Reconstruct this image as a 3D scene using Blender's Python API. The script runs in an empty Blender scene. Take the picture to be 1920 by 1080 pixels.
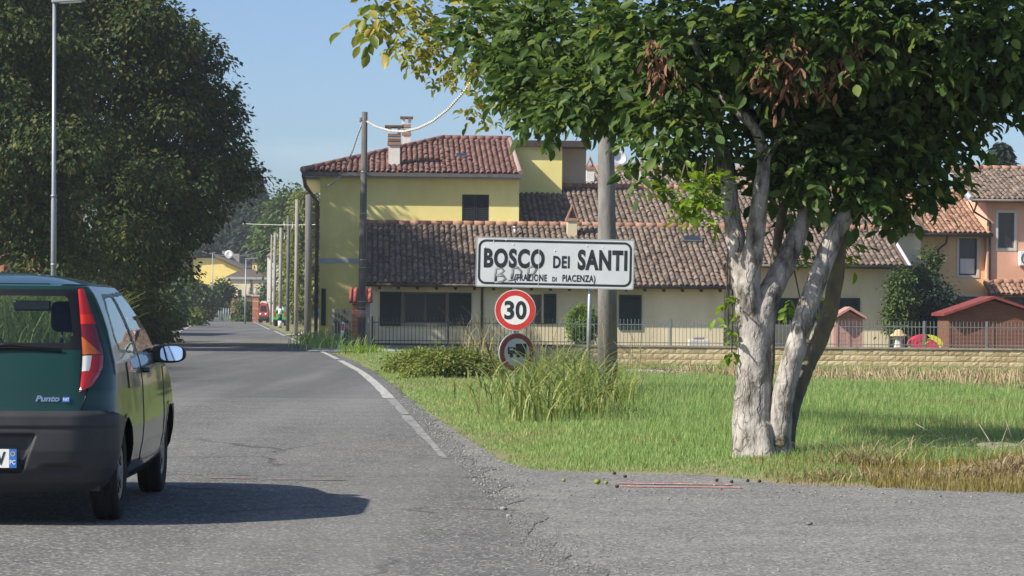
import bpy, bmesh, math, random
import numpy as np
from mathutils import Vector, Matrix
R = math.radians
rng = np.random.default_rng(7)
random.seed(7)
SC = bpy.context.scene
COL = SC.collection

# ---------------------------------------------------------------- camera, sky, sun, exposure
F, HZ, H, ROLL = 4900.0, 582.0, 1.31, R(0.5)     # focal length in photo pixels, horizon row, eye height, roll
cam = bpy.data.cameras.new('camera')
cam.sensor_width = 36.0
cam.lens = 36.0 * F / 1920.0
cam.shift_y = (HZ - 540.0) / 1920.0
cam.clip_start, cam.clip_end = 0.5, 4000
camo = bpy.data.objects.new('camera', cam); COL.objects.link(camo)
camo.matrix_world = Matrix.Translation((0, 0, H)) @ Matrix.Rotation(R(90), 4, 'X') @ Matrix.Rotation(ROLL, 4, 'Z')
SC.camera = camo
SUN = Vector((-1.65, -0.76, 1.43)).normalized()
SUN_EL = math.asin(SUN.z)
SUN_ROT = math.atan2(SUN.x, SUN.y)
wd = bpy.data.worlds.new('World'); SC.world = wd; wd.use_nodes = True
nt = wd.node_tree
sky = nt.nodes.new('ShaderNodeTexSky'); sky.sky_type = 'NISHITA'; sky.sun_disc = False
sky.sun_elevation = SUN_EL; sky.sun_rotation = SUN_ROT
sky.altitude = 60; sky.air_density = 0.75; sky.dust_density = 1.4; sky.ozone_density = 4.0
bg = nt.nodes['Background']; bg.inputs['Strength'].default_value = 0.078
# faint high cloud over the clear sky
tc = nt.nodes.new('ShaderNodeTexCoord'); mp = nt.nodes.new('ShaderNodeMapping'); mp.inputs['Scale'].default_value = (5, 5, 22)
nz = nt.nodes.new('ShaderNodeTexNoise'); nz.inputs['Scale'].default_value = 1.4; nz.inputs['Detail'].default_value = 6
rp = nt.nodes.new('ShaderNodeValToRGB'); rp.color_ramp.elements[0].position = .6; rp.color_ramp.elements[1].position = .85
rp.color_ramp.elements[0].color = (0, 0, 0, 1); rp.color_ramp.elements[1].color = (.25, .25, .25, 1)
mx = nt.nodes.new('ShaderNodeMix'); mx.data_type = 'RGBA'; mx.inputs['B'].default_value = (6.2, 6.6, 7.0, 1)
L = nt.links.new
L(tc.outputs['Generated'], mp.inputs['Vector']); L(mp.outputs['Vector'], nz.inputs['Vector']); L(nz.outputs['Fac'], rp.inputs['Fac'])
L(rp.outputs['Color'], mx.inputs['Factor']); L(sky.outputs['Color'], mx.inputs['A']); L(mx.outputs['Result'], bg.inputs['Color'])
sl = bpy.data.lights.new('sun', 'SUN'); sl.energy = 3.6; sl.angle = R(0.53); sl.color = (1.0, 0.91, 0.78)
so = bpy.data.objects.new('sun', sl); COL.objects.link(so)
so.rotation_euler = (-SUN).to_track_quat('-Z', 'Y').to_euler()
SC.view_settings.view_transform = 'Standard'; SC.view_settings.look = 'None'
SC.view_settings.exposure = 1.05; SC.view_settings.gamma = 1.0; SC.view_settings.use_curve_mapping = False
SC.cycles.max_bounces = 6; SC.cycles.transparent_max_bounces = 12
SC.cycles.use_denoising = True

# ---------------------------------------------------------------- measuring helpers
CR, SR = math.cos(ROLL), math.sin(ROLL)
def unroll(x, y):
    dx, dy = x - 960.0, y - HZ
    return dx * CR + dy * SR, -dx * SR + dy * CR
def at(x, y, Y):
    dx, dy = unroll(x, y)
    return Vector((dx / F * Y, Y, H - dy / F * Y))
def gnd(x, y, z=0.0):
    dx, dy = unroll(x, y)
    Y = (H - z) * F / dy
    return Vector((dx / F * Y, Y, z))
def proj(P):
    P = np.asarray(P); dx = P[..., 0] / P[..., 1] * F; dy = (H - P[..., 2]) / P[..., 1] * F
    return 960 + dx * CR - dy * SR, HZ + dx * SR + dy * CR
def smooth(a, b, x):
    t = np.clip((np.asarray(x, float) - a) / (b - a), 0, 1); return t * t * (3 - 2 * t)

# ---------------------------------------------------------------- mesh helpers
class MB:
    def __init__(s): s.v, s.f, s.sm = [], [], []
    def add(s, v, f, smooth=False):
        o = len(s.v); s.v += [tuple(p) for p in v]; s.f += [tuple(i + o for i in q) for q in f]; s.sm += [smooth] * len(f); return s
    def box(s, a, b, bev=0.0):
        (x0, y0, z0), (x1, y1, z1) = a, b
        x0, x1 = min(x0, x1), max(x0, x1); y0, y1 = min(y0, y1), max(y0, y1); z0, z1 = min(z0, z1), max(z0, z1)
        if bev <= 0:
            v = [(x0,y0,z0),(x1,y0,z0),(x1,y1,z0),(x0,y1,z0),(x0,y0,z1),(x1,y0,z1),(x1,y1,z1),(x0,y1,z1)]
            return s.add(v, [(0,3,2,1),(4,5,6,7),(0,1,5,4),(1,2,6,5),(2,3,7,6),(3,0,4,7)])
        bm = bmesh.new(); bmesh.ops.create_cube(bm, size=1)
        for w in bm.verts: w.co = ((x0+x1)/2 + w.co.x*(x1-x0), (y0+y1)/2 + w.co.y*(y1-y0), (z0+z1)/2 + w.co.z*(z1-z0))
        bmesh.ops.bevel(bm, geom=bm.edges[:], offset=bev, segments=2, affect='EDGES', profile=.5)
        s.bm(bm); return s
    def bm(s, bm, smooth=False):
        bm.verts.index_update(); s.add([w.co[:] for w in bm.verts], [[w.index for w in q.verts] for q in bm.faces], smooth); bm.free(); return s
    def tube(s, pts, rad, n=8, caps=True, smooth=True):
        pts = [Vector(p) for p in pts]
        if not hasattr(rad, '__len__'): rad = [rad] * len(pts)
        V, Fc = [], []; up = Vector((0.123, 0.21, 1)).normalized(); prev = None
        for i, p in enumerate(pts):
            d = (pts[min(i+1, len(pts)-1)] - pts[max(i-1, 0)]).normalized()
            a = (prev if prev is not None else (Vector((1, 0.02, 0)) if abs(d.z) > .9 else up))
            a = (a - d * a.dot(d)).normalized(); prev = a; b = d.cross(a)
            for k in range(n):
                t = 2 * math.pi * k / n; V.append(p + (a * math.cos(t) + b * math.sin(t)) * rad[i])
        for i in range(len(pts) - 1):
            for k in range(n):
                k2 = (k + 1) % n; Fc.append((i*n + k, i*n + k2, (i+1)*n + k2, (i+1)*n + k))
        s.add(V, Fc, smooth)
        if caps:
            o = len(s.v) - len(V); m = len(V) - n
            s.f += [tuple(o + k for k in range(n))[::-1], tuple(o + m + k for k in range(n))]; s.sm += [False, False]
        return s
    def lathe(s, prof, n=16, axis='Z', c=(0, 0, 0), smooth=True):
        V, Fc = [], []
        for r, h in prof:
            for k in range(n):
                t = 2 * math.pi * k / n; x, y = r * math.cos(t), r * math.sin(t)
                p = (x, y, h) if axis == 'Z' else ((h, x, y) if axis == 'X' else (y, h, x))
                V.append((p[0]+c[0], p[1]+c[1], p[2]+c[2]))
        for i in range(len(prof) - 1):
            for k in range(n):
                k2 = (k + 1) % n; Fc.append((i*n+k, i*n+k2, (i+1)*n+k2, (i+1)*n+k))
        return s.add(V, Fc, smooth)
    def prism(s, poly, a, b, axis='Y'):
        """polygon in the two other axes extruded along axis from a to b"""
        n = len(poly)
        def P(u, w, t): return {'Y': (u, t, w), 'X': (t, u, w), 'Z': (u, w, t)}[axis]
        v = [P(u, w, a) for u, w in poly] + [P(u, w, b) for u, w in poly]
        return s.add(v, [tuple(range(n))[::-1], tuple(range(n, 2*n))] + [(i, (i+1) % n, n + (i+1) % n, n + i) for i in range(n)])
    def mesh(s, name):
        me = bpy.data.meshes.new(name); me.from_pydata(s.v, [], s.f)
        me.polygons.foreach_set('use_smooth', s.sm)
        bm = bmesh.new(); bm.from_mesh(me); bmesh.ops.recalc_face_normals(bm, faces=bm.faces[:]); bm.to_mesh(me); bm.free()
        me.update(); return me
    def build(s, name, mat, parent=None, loc=None, rz=0.0):
        return obj(name, s.mesh(name), mat, parent, loc, rz)

def obj(name, me, mat=None, parent=None, loc=None, rz=0.0):
    o = bpy.data.objects.new(name, me); COL.objects.link(o)
    if mat is not None and len(me.materials) == 0: me.materials.append(mat)
    if parent is not None: o.parent = parent
    if loc is not None: o.location = loc
    if rz: o.rotation_euler = (0, 0, rz)
    return o
def tag(o, label, cat=None, group=None, kind=None):
    if label: o['label'] = label
    if cat: o['category'] = cat
    if group: o['group'] = group
    if kind: o['kind'] = kind
    return o
def thing(name, label, cat, loc=(0, 0, 0), rz=0.0, group=None):
    o = bpy.data.objects.new(name, None); COL.objects.link(o); o.empty_display_size = .2
    o.location = loc; o.rotation_euler = (0, 0, rz); return tag(o, label, cat, group)
def np_mesh(name, V, T, smooth=False):
    """V (n,3), T (m,3) triangles"""
    me = bpy.data.meshes.new(name); V = np.ascontiguousarray(V, np.float32); T = np.ascontiguousarray(T, np.int32)
    me.vertices.add(len(V)); me.vertices.foreach_set('co', V.ravel())
    k = T.shape[1]
    me.loops.add(T.size); me.loops.foreach_set('vertex_index', T.ravel())
    me.polygons.add(len(T)); me.polygons.foreach_set('loop_start', np.arange(0, T.size, k, dtype=np.int32))
    me.polygons.foreach_set('loop_total', np.full(len(T), k, np.int32))
    if smooth: me.polygons.foreach_set('use_smooth', np.ones(len(T), bool))
    me.update(calc_edges=True); return me
def inst(name, tv, tf, M, T, smooth=False):
    """one mesh of N copies of the template: M (N,3,3), T (N,3)"""
    tv = np.asarray(tv, float); tf = np.asarray(tf, int); N = len(T)
    V = np.einsum('nij,kj->nki', M, tv) + T[:, None, :]
    Fc = tf[None] + (np.arange(N) * len(tv))[:, None, None]
    return np_mesh(name, V.reshape(-1, 3), Fc.reshape(-1, tf.shape[1]), smooth)
def rot_z(a):
    c, s_ = np.cos(a), np.sin(a); z = np.zeros_like(a); o = np.ones_like(a)
    return np.stack([np.stack([c, -s_, z], -1), np.stack([s_, c, z], -1), np.stack([z, z, o], -1)], -2)
def frames(d, roll):
    """matrices whose y axis is d, spun by roll"""
    d = d / np.linalg.norm(d, axis=1, keepdims=True)
    up = np.tile([0, 0, 1.0], (len(d), 1)); up[np.abs(d[:, 2]) > .95] = [1, 0, 0]
    x = np.cross(d, up); x /= np.linalg.norm(x, axis=1, keepdims=True); z = np.cross(x, d)
    c, s_ = np.cos(roll)[:, None], np.sin(roll)[:, None]
    x2 = x * c + z * s_; z2 = -x * s_ + z * c
    return np.stack([x2, d, z2], -1)

# ---------------------------------------------------------------- materials
def mat(name, c1, c2=None, scale=3.0, rough=.8, bump=0.0, bscale=None, metal=0.0, spec=.3, detail=5, pos=(.35, .65), isl=0.0, coat=0.0, transl=0.0, stretch=None, hsv=0.0):
    m = bpy.data.materials.new(name); m.use_nodes = True; t = m.node_tree; n = t.nodes; k = t.links.new
    b = n['Principled BSDF']; b.inputs['Roughness'].default_value = rough; b.inputs['Metallic'].default_value = metal
    b.inputs['Specular IOR Level'].default_value = spec; b.inputs['Coat Weight'].default_value = coat; b.inputs['Coat Roughness'].default_value = .03
    c1 = tuple(c1) + (1,); col = None
    vec = n.new('ShaderNodeTexCoord').outputs['Object']
    if stretch:
        q = n.new('ShaderNodeMapping'); q.inputs['Scale'].default_value = stretch; k(vec, q.inputs['Vector']); vec = q.outputs['Vector']
    if c2 is not None:
        z = n.new('ShaderNodeTexNoise'); z.inputs['Scale'].default_value = scale; z.inputs['Detail'].default_value = detail; z.inputs['Roughness'].default_value = .62
        k(vec, z.inputs['Vector'])
        r = n.new('ShaderNodeValToRGB'); r.color_ramp.elements[0].position, r.color_ramp.elements[1].position = pos
        r.color_ramp.elements[0].color = c1; r.color_ramp.elements[1].color = tuple(c2) + (1,)
        k(z.outputs['Fac'], r.inputs['Fac']); col = r.outputs['Color']
        if isl > 0:      # every separate piece picks its own tone
            g = n.new('ShaderNodeNewGeometry'); oi = n.new('ShaderNodeObjectInfo')
            ad = n.new('ShaderNodeMath'); ad.operation = 'ADD'; k(g.outputs['Random Per Island'], ad.inputs[0]); k(oi.outputs['Random'], ad.inputs[1])
            fr = n.new('ShaderNodeMath'); fr.operation = 'FRACT'; k(ad.outputs[0], fr.inputs[0])
            mm = n.new('ShaderNodeMath'); mm.operation = 'MULTIPLY_ADD'; k(fr.outputs[0], mm.inputs[0]); mm.inputs[1].default_value = isl; 
            z2 = n.new('ShaderNodeMath'); z2.operation = 'MULTIPLY'; k(z.outputs['Fac'], z2.inputs[0]); z2.inputs[1].default_value = 1 - isl
            k(z2.outputs[0], mm.inputs[2]); k(mm.outputs[0], r.inputs['Fac'])
        k(col, b.inputs['Base Color'])
    else:
        b.inputs['Base Color'].default_value = c1
    if bump > 0:
        z = n.new('ShaderNodeTexNoise'); z.inputs['Scale'].default_value = bscale or scale * 4; z.inputs['Detail'].default_value = 6
        k(vec, z.inputs['Vector'])
        bp = n.new('ShaderNodeBump'); bp.inputs['Strength'].default_value = bump; bp.inputs['Distance'].default_value = .02
        k(z.outputs['Fac'], bp.inputs['Height']); k(bp.outputs['Normal'], b.inputs['Normal'])
    if transl > 0:
        tr = n.new('ShaderNodeBsdfTranslucent'); ms = n.new('ShaderNodeMixShader'); ms.inputs[0].default_value = transl
        if col is not None:
            hs = n.new('ShaderNodeHueSaturation'); hs.inputs['Hue'].default_value = .485; hs.inputs['Saturation'].default_value = 1.1; hs.inputs['Value'].default_value = 1.5
            k(col, hs.inputs['Color']); k(hs.outputs['Color'], tr.inputs['Color'])
        else: tr.inputs['Color'].default_value = c1
        k(b.outputs[0], ms.inputs[1]); k(tr.outputs[0], ms.inputs[2]); k(ms.outputs[0], n['Material Output'].inputs['Surface'])
    return m
def ramp_colors(m, stops):
    """replace the colour ramp of a material by (position, colour) stops"""
    r = [x for x in m.node_tree.nodes if x.type == 'VALTORGB'][0].color_ramp
    while len(r.elements) > 1: r.elements.remove(r.elements[-1])
    r.elements[0].position = stops[0][0]; r.elements[0].color = tuple(stops[0][1]) + (1,)
    for p, c in stops[1:]:
        e = r.elements.new(p); e.color = tuple(c) + (1,)
    return m
def glass_mat(name, tint, gloss=.9):
    m = bpy.data.materials.new(name); m.use_nodes = True; t = m.node_tree; n = t.nodes; k = t.links.new
    n.remove(n['Principled BSDF'])
    tr = n.new('ShaderNodeBsdfTransparent'); tr.inputs[0].default_value = tuple(tint) + (1,)
    gl = n.new('ShaderNodeBsdfGlossy'); gl.inputs['Roughness'].default_value = .01; gl.inputs[0].default_value = (gloss, gloss, gloss, 1)
    lw = n.new('ShaderNodeLayerWeight'); lw.inputs[0].default_value = .5; pw = n.new('ShaderNodeMath'); pw.operation = 'POWER'; pw.inputs[1].default_value = 4.0; k(lw.outputs['Facing'], pw.inputs[0])
    fr = n.new('ShaderNodeMath'); fr.operation = 'MULTIPLY_ADD'; fr.inputs[1].default_value = .93; fr.inputs[2].default_value = .06; k(pw.outputs[0], fr.inputs[0])
    ms = n.new('ShaderNodeMixShader'); k(fr.outputs[0], ms.inputs[0]); k(tr.outputs[0], ms.inputs[1]); k(gl.outputs[0], ms.inputs[2])
    k(ms.outputs[0], n['Material Output'].inputs['Surface']); return m
M = {}
def text_mesh(txt, w, h, depth=.002, bold=0.0, shear=0.0, space=1.0):
    """flat lettering in the x-z plane, scaled to fill w by h, lower left corner at the origin, facing -y"""
    cu = bpy.data.curves.new('lettering', 'FONT'); cu.body = txt; cu.offset = bold; cu.shear = shear; cu.space_character = space; cu.resolution_u = 4
    o = bpy.data.objects.new('lettering', cu); COL.objects.link(o)
    bpy.context.view_layer.update()
    me = bpy.data.meshes.new_from_object(o.evaluated_get(bpy.context.evaluated_depsgraph_get()))
    bpy.data.objects.remove(o); bpy.data.curves.remove(cu)
    n = len(me.vertices); c = np.empty(n * 3); me.vertices.foreach_get('co', c); c = c.reshape(-1, 3)
    a, b = c.min(0), c.max(0)
    out = np.zeros_like(c); out[:, 0] = (c[:, 0] - a[0]) / (b[0] - a[0]) * w; out[:, 2] = (c[:, 1] - a[1]) / (b[1] - a[1]) * h; out[:, 1] = -depth
    me.vertices.foreach_set('co', out.ravel()); me.update(); return me
# ---------------------------------------------------------------- ground, road
_rp = [gnd(1010, 1060), gnd(835, 855), gnd(740, 745), gnd(690, 700), gnd(620, 665), gnd(560, 640), gnd(543, 633)]
RY = [-10.0] + [p.y for p in _rp] + [280.0, 330.0]
_x7 = _rp[-1].x
RX = [_rp[0].x + (_rp[0].y + 10) * .06] + [p.x for p in _rp] + [_x7 - .110 * (280 - _rp[-1].y), _x7 - .110 * (280 - _rp[-1].y) + 2]
_yy = np.linspace(-10, 330, 600); _xx = np.interp(_yy, RY, RX)
_ker = np.hanning(41); _ker /= _ker.sum(); _xs = np.convolve(np.pad(_xx, 20, mode='edge'), _ker, 'valid')
_xs = np.where(_yy < 10, _xx, _xs)
def xr(Y): return np.interp(Y, _yy, _xs)           # right edge line of the road
RW = 5.5
# edge of the grass towards road and side road
_ge = [gnd(640, 657), gnd(690, 682), gnd(760, 735), gnd(850, 800), gnd(880, 825), gnd(930, 862), gnd(960, 875)]
GY = [p.y for p in _ge][::-1]; GX = [p.x for p in _ge][::-1]
def xg(Y): return np.where(np.asarray(Y) > GY[-1], xr(Y) + .2, np.interp(Y, GY, GX) - .22 * smooth(24, 36, Y))
_gn = [gnd(940, 868), gnd(980, 880), gnd(1060, 885), gnd(1340, 893), gnd(1420, 903), gnd(1500, 909), gnd(1700, 917), gnd(1920, 926), gnd(2300, 945)]
NX = [p.x for p in _gn]; NY = [p.y for p in _gn]
def yg(X): return np.interp(X, NX, NY)
def terrain(X, Y):
    X = np.asarray(X, float); Y = np.asarray(Y, float)
    d = X - xr(Y)
    z = -.55 * smooth(34, 80, Y) * smooth(1.5, 8, d)
    verge = smooth(.2, 1.2, X - xg(Y)) * smooth(0, 1.0, Y - yg(X)) * (d > 0)
    z = z + verge * (.035 + .03 * np.sin(X * 1.7 + Y * .6) * np.sin(Y * .9 - X))
    # ditch mouth by the verge weeds
    z = z - .75 * np.exp(-(((X + .55) / .55) ** 2 + ((Y - 52.5) / 1.6) ** 2))
    # bank under the rubbish heap at the side road
    z = z + .16 * np.exp(-(((X - 4.4) / .9) ** 2 + ((Y - 20.9) / .45) ** 2)) * verge
    lf = -(d + RW)
    z = z + smooth(.5, 3.5, lf) * (.12 + .05 * np.sin(Y * .35))
    corridor = (d > -RW - .4) & (X < xg(Y) + .15) | (Y < yg(X) + .1)
    z = np.where(corridor, np.minimum(z, 0) - .012, z)
    return z
def coords(a, b, fine0, fine1, step, big):
    return np.unique(np.concatenate([np.arange(fine0, fine1, step), np.linspace(a, fine0, big), np.linspace(fine1, b, big)]))
gx = coords(-700, 700, -46, 16, .25, 26); gy = np.unique(np.concatenate([coords(-60, 1500, 14, 92, .30, 40), np.arange(92, 340, 1.5)]))
GXm, GYm = np.meshgrid(gx, gy); GZ = terrain(GXm, GYm)
nx, ny = len(gx), len(gy); ii = np.arange(nx * ny).reshape(ny, nx)
quads = np.stack([ii[:-1, :-1], ii[:-1, 1:], ii[1:, 1:], ii[1:, :-1]], -1).reshape(-1, 4)
def ground_mat():
    m = mat('ground_soil', (.13, .16, .05), (.24, .21, .11), .9, .95, .5, 14, detail=8)
    t = m.node_tree; n = t.nodes; k = t.links.new; b = n['Principled BSDF']
    src = b.inputs['Base Color'].links[0].from_socket
    tc = [x for x in n if x.type == 'TEX_COORD'][0]
    sp = n.new('ShaderNodeSeparateXYZ'); k(tc.outputs['Object'], sp.inputs[0])
    def mr(out, a, b_, clampinv=False):
        q = n.new('ShaderNodeMapRange'); q.interpolation_type = 'SMOOTHSTEP'; q.inputs['From Min'].default_value = a; q.inputs['From Max'].default_value = b_
        k(out, q.inputs['Value']); return q.outputs['Result']
    def mul(a, b_):
        q = n.new('ShaderNodeMath'); q.operation = 'MULTIPLY'; k(a, q.inputs[0]); k(b_, q.inputs[1]); return q.outputs[0]
    # ploughed strip with the maize stubble
    sm_ = n.new('ShaderNodeMath'); sm_.operation = 'MULTIPLY_ADD'; k(sp.outputs['X'], sm_.inputs[0]); sm_.inputs[1].default_value = 5.5; k(sp.outputs['Y'], sm_.inputs[2])
    strip = mul(mr(sm_.outputs[0], 86, 95), mr(sp.outputs['Y'], 83, 80))
    nz = n.new('ShaderNodeTexNoise'); nz.inputs['Scale'].default_value = .8; nz.inputs['Detail'].default_value = 5; k(tc.outputs['Object'], nz.inputs['Vector'])
    strip = mul(strip, mr(nz.outputs['Fac'], .3, .5))
    mxn = n.new('ShaderNodeMix'); mxn.data_type = 'RGBA'; k(strip, mxn.inputs['Factor']); k(src, mxn.inputs['A']); mxn.inputs['B'].default_value = (.22, .165, .10, 1)
    # bare dusty margin beside the asphalt
    near = mr(sp.outputs['Y'], 22.5, 20)
    m2 = n.new('ShaderNodeMix'); m2.data_type = 'RGBA'; k(near, m2.inputs['Factor']); k(mxn.outputs['Result'], m2.inputs['A']); m2.inputs['B'].default_value = (.24, .20, .13, 1)
    k(m2.outputs['Result'], b.inputs['Base Color'])
    return m
gme = np_mesh('ground', np.stack([GXm, GYm, GZ], -1).reshape(-1, 3), quads, True)
tag(obj('ground', gme, ground_mat()), 'flat grassy field and verge with bare soil strip', kind='structure')

def asphalt_mat(name, c1, c2, dark_beyond=False):
    m = mat(name, c1, c2, 1.3, .88, .35, 160, detail=10, pos=(.3, .7), spec=.25)
    t = m.node_tree; n = t.nodes; k = t.links.new; b = n['Principled BSDF']
    src = b.inputs['Base Color'].links[0].from_socket
    tc = [x for x in n if x.type == 'TEX_COORD'][0]; O = tc.outputs['Object']
    def mixc(fac, colr, blend='MIX'):
        nonlocal src
        q = n.new('ShaderNodeMix'); q.data_type = 'RGBA'; q.blend_type = blend
        k(fac, q.inputs['Factor']); k(src, q.inputs['A'])
        q.inputs['B'].default_value = tuple(colr) + (1,); src = q.outputs['Result']
    def ramp(s, a, b_):
        q = n.new('ShaderNodeMapRange'); q.inputs['From Min'].default_value = a; q.inputs['From Max'].default_value = b_; k(s, q.inputs['Value']); return q.outputs['Result']
    def math2(op, a, b_=None, v=0.0):
        q = n.new('ShaderNodeMath'); q.operation = op; k(a, q.inputs[0])
        if b_ is not None: k(b_, q.inputs[1])
        else: q.inputs[1].default_value = v
        return q.outputs[0]
    # aggregate speckle
    v = n.new('ShaderNodeTexVoronoi'); v.inputs['Scale'].default_value = 62; k(O, v.inputs['Vector'])
    sp2 = n.new('ShaderNodeSeparateColor'); k(v.outputs['Color'], sp2.inputs[0])
    mixc(ramp(sp2.outputs[0], .72, 1.0), (.36, .36, .34)); mixc(ramp(sp2.outputs[1], .78, 1.0), (.05, .05, .05))
    # wandering cracks
    dn = n.new('ShaderNodeTexNoise'); dn.inputs['Scale'].default_value = 1.6; dn.inputs['Detail'].default_value = 6; k(O, dn.inputs['Vector'])
    vm = n.new('ShaderNodeVectorMath'); vm.operation = 'MULTIPLY_ADD'; k(dn.outputs['Color'], vm.inputs[0]); vm.inputs[1].default_value = (.6, .6, 0); k(O, vm.inputs[2])
    vc = n.new('ShaderNodeTexVoronoi'); vc.feature = 'DISTANCE_TO_EDGE'; vc.inputs['Scale'].default_value = .17; k(vm.outputs[0], vc.inputs['Vector'])
    ln = ramp(vc.outputs['Distance'], .006, .002)
    wn = n.new('ShaderNodeTexNoise'); wn.inputs['Scale'].default_value = .55; wn.inputs['Detail'].default_value = 3; k(O, wn.inputs['Vector'])
    mixc(math2('MULTIPLY', math2('MULTIPLY', ln, ramp(wn.outputs['Fac'], .46, .54)), v=.55 if dark_beyond else .0), (.02, .02, .02))
    sp = n.new('ShaderNodeSeparateXYZ'); k(O, sp.inputs[0])
    if dark_beyond:
        # newer surfacing further on, transverse joints and a worn trench seam
        jn = n.new('ShaderNodeTexNoise'); jn.inputs['Scale'].default_value = .7; k(O, jn.inputs['Vector'])
        yj = math2('ADD', sp.outputs['Y'], math2('MULTIPLY', jn.outputs['Fac'], v=.35))
        mixc(math2('MULTIPLY', ramp(yj, 38.35, 38.45), v=.55), (.085, .088, .092))
        for yc, wdt, st in ((38.4, .07, .8), (33.1, .045, .75)):
            mixc(math2('MULTIPLY', ramp(math2('ABSOLUTE', math2('SUBTRACT', yj, v=yc)), wdt, wdt * .4), v=st), (.028, .028, .028))
        rn = n.new('ShaderNodeTexNoise'); rn.inputs['Scale'].default_value = 5; rn.inputs['Detail'].default_value = 8; k(O, rn.inputs['Vector'])
        seam = math2('MULTIPLY', ramp(math2('ABSOLUTE', math2('SUBTRACT', yj, v=20.55)), .16, .04), ramp(rn.outputs['Fac'], .48, .6))
        mixc(math2('MULTIPLY', seam, v=.8), (.045, .045, .042))
        # polished wheel tracks
        tr = n.new('ShaderNodeTexNoise'); tr.inputs['Scale'].default_value = .9; tr.inputs['Detail'].default_value = 4
        mp_ = n.new('ShaderNodeMapping'); mp_.inputs['Scale'].default_value = (1.2, .05, 1); k(O, mp_.inputs['Vector']); k(mp_.outputs[0], tr.inputs['Vector'])
        mixc(math2('MULTIPLY', ramp(tr.outputs['Fac'], .45, .75), v=.45), (.25, .25, .24))
        pn_ = n.new('ShaderNodeTexNoise'); pn_.inputs['Scale'].default_value = .33; pn_.inputs['Detail'].default_value = 7; pn_.inputs['Roughness'].default_value = .7; k(O, pn_.inputs['Vector'])
        mixc(math2('MULTIPLY', ramp(pn_.outputs['Fac'], .48, .72), v=.3), (.075, .076, .077))
    k(src, b.inputs['Base Color']); return m
M['asphalt'] = asphalt_mat('asphalt', (.098, .100, .099), (.146, .147, .143), True)
M['apron'] = asphalt_mat('gravelly_asphalt', (.14, .14, .135), (.225, .222, .21))
ys = np.unique(np.concatenate([np.arange(-10, 60, .25), np.linspace(60, 330, 200)]))
jit = np.interp(ys, np.arange(-10, 331, .4), rng.normal(0, .05, 853))
us = np.linspace(0, 1, 12)
def strip_mesh(name, ys, xa, xb, z, n=2):
    u = np.linspace(0, 1, n); X = xa[:, None] * (1 - u) + xb[:, None] * u; Yv = np.repeat(ys[:, None], n, 1); Z = np.full_like(X, z)
    idx = np.arange(len(ys) * n).reshape(len(ys), n)
    q = np.stack([idx[:-1, :-1], idx[:-1, 1:], idx[1:, 1:], idx[1:, :-1]], -1).reshape(-1, 4)
    return np_mesh(name, np.stack([X, Yv, Z], -1).reshape(-1, 3), q)
road = tag(obj('road', strip_mesh('road', ys, xr(ys) - RW - .1 + jit * .6, xr(ys) + .22 + jit * (1 + 1.2 * (ys < 24)), 0.004, 12), M['asphalt']),
           'patched grey asphalt road curving towards the village', kind='structure')
# side road apron (under the road's edge, in front of the grass)
ax = np.arange(-2.2, 40, .2); jn2 = np.interp(ax, np.arange(-3, 41, .35), rng.normal(0, .05, 126))
near = np.where(ax < NX[0], np.interp(ax, [-2.2, NX[0]], [46, NY[0]]), yg(ax)) + jn2 + .12
AV, AF = [], []
nY = 60
for i, x in enumerate(ax):
    top = near[i]
    for j in range(nY): AV.append((x, -10 + (top + 10) * j / (nY - 1), 0.0))
for i in range(len(ax) - 1):
    for j in range(nY - 1): AF.append((i*nY + j, (i+1)*nY + j, (i+1)*nY + j+1, i*nY + j+1))
tag(obj('side_road', np_mesh('side_road', AV, AF), M['apron']), 'worn gravelly asphalt side road joining in the foreground', kind='structure')
# painted edge lines
M['paint'] = ramp_colors(mat('worn_white_paint', (.2, .2, .19), (.66, .66, .62), 7, .7, .2, 60, detail=9), [(.36, (.15, .15, .145)), (.5, (.42, .42, .39)), (.8, (.55, .55, .52))])
M['paint_faded'] = ramp_colors(mat('faded_white_paint', (.2, .2, .19), (.66, .66, .62), 9, .7, .2, 60, detail=9), [(.42, (.14, .14, .137)), (.58, (.32, .32, .305)), (.85, (.45, .45, .43))])
def line(y0, y1, w0, w1, off, m, z=.009):
    yy = np.arange(y0, y1, .3); w = np.interp(yy, [y0, y1], [w0, w1]) + np.interp(yy, np.arange(0, 340, .5), rng.normal(0, .008, 680))
    x = xr(yy) + off
    obj('edge_line', strip_mesh('edge_line', yy, x - w, x, z), m, road)
line(23.0, 32.5, .05, .13, .0, M['paint_faded']); line(32.5, 38.2, .11, .14, .0, M['paint_faded']); line(38.35, 66, .16, .15, .0, M['paint']); line(68, 118, .13, .12, .0, M['paint'])
line(124, 150, .12, .12, .0, M['paint']); line(26, 60, .1, .1, -RW + .22, M['paint_faded']); line(60, 270, .12, .12, -RW + .22, M['paint']); line(160, 270, .12, .12, -.1, M['paint'])
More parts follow.
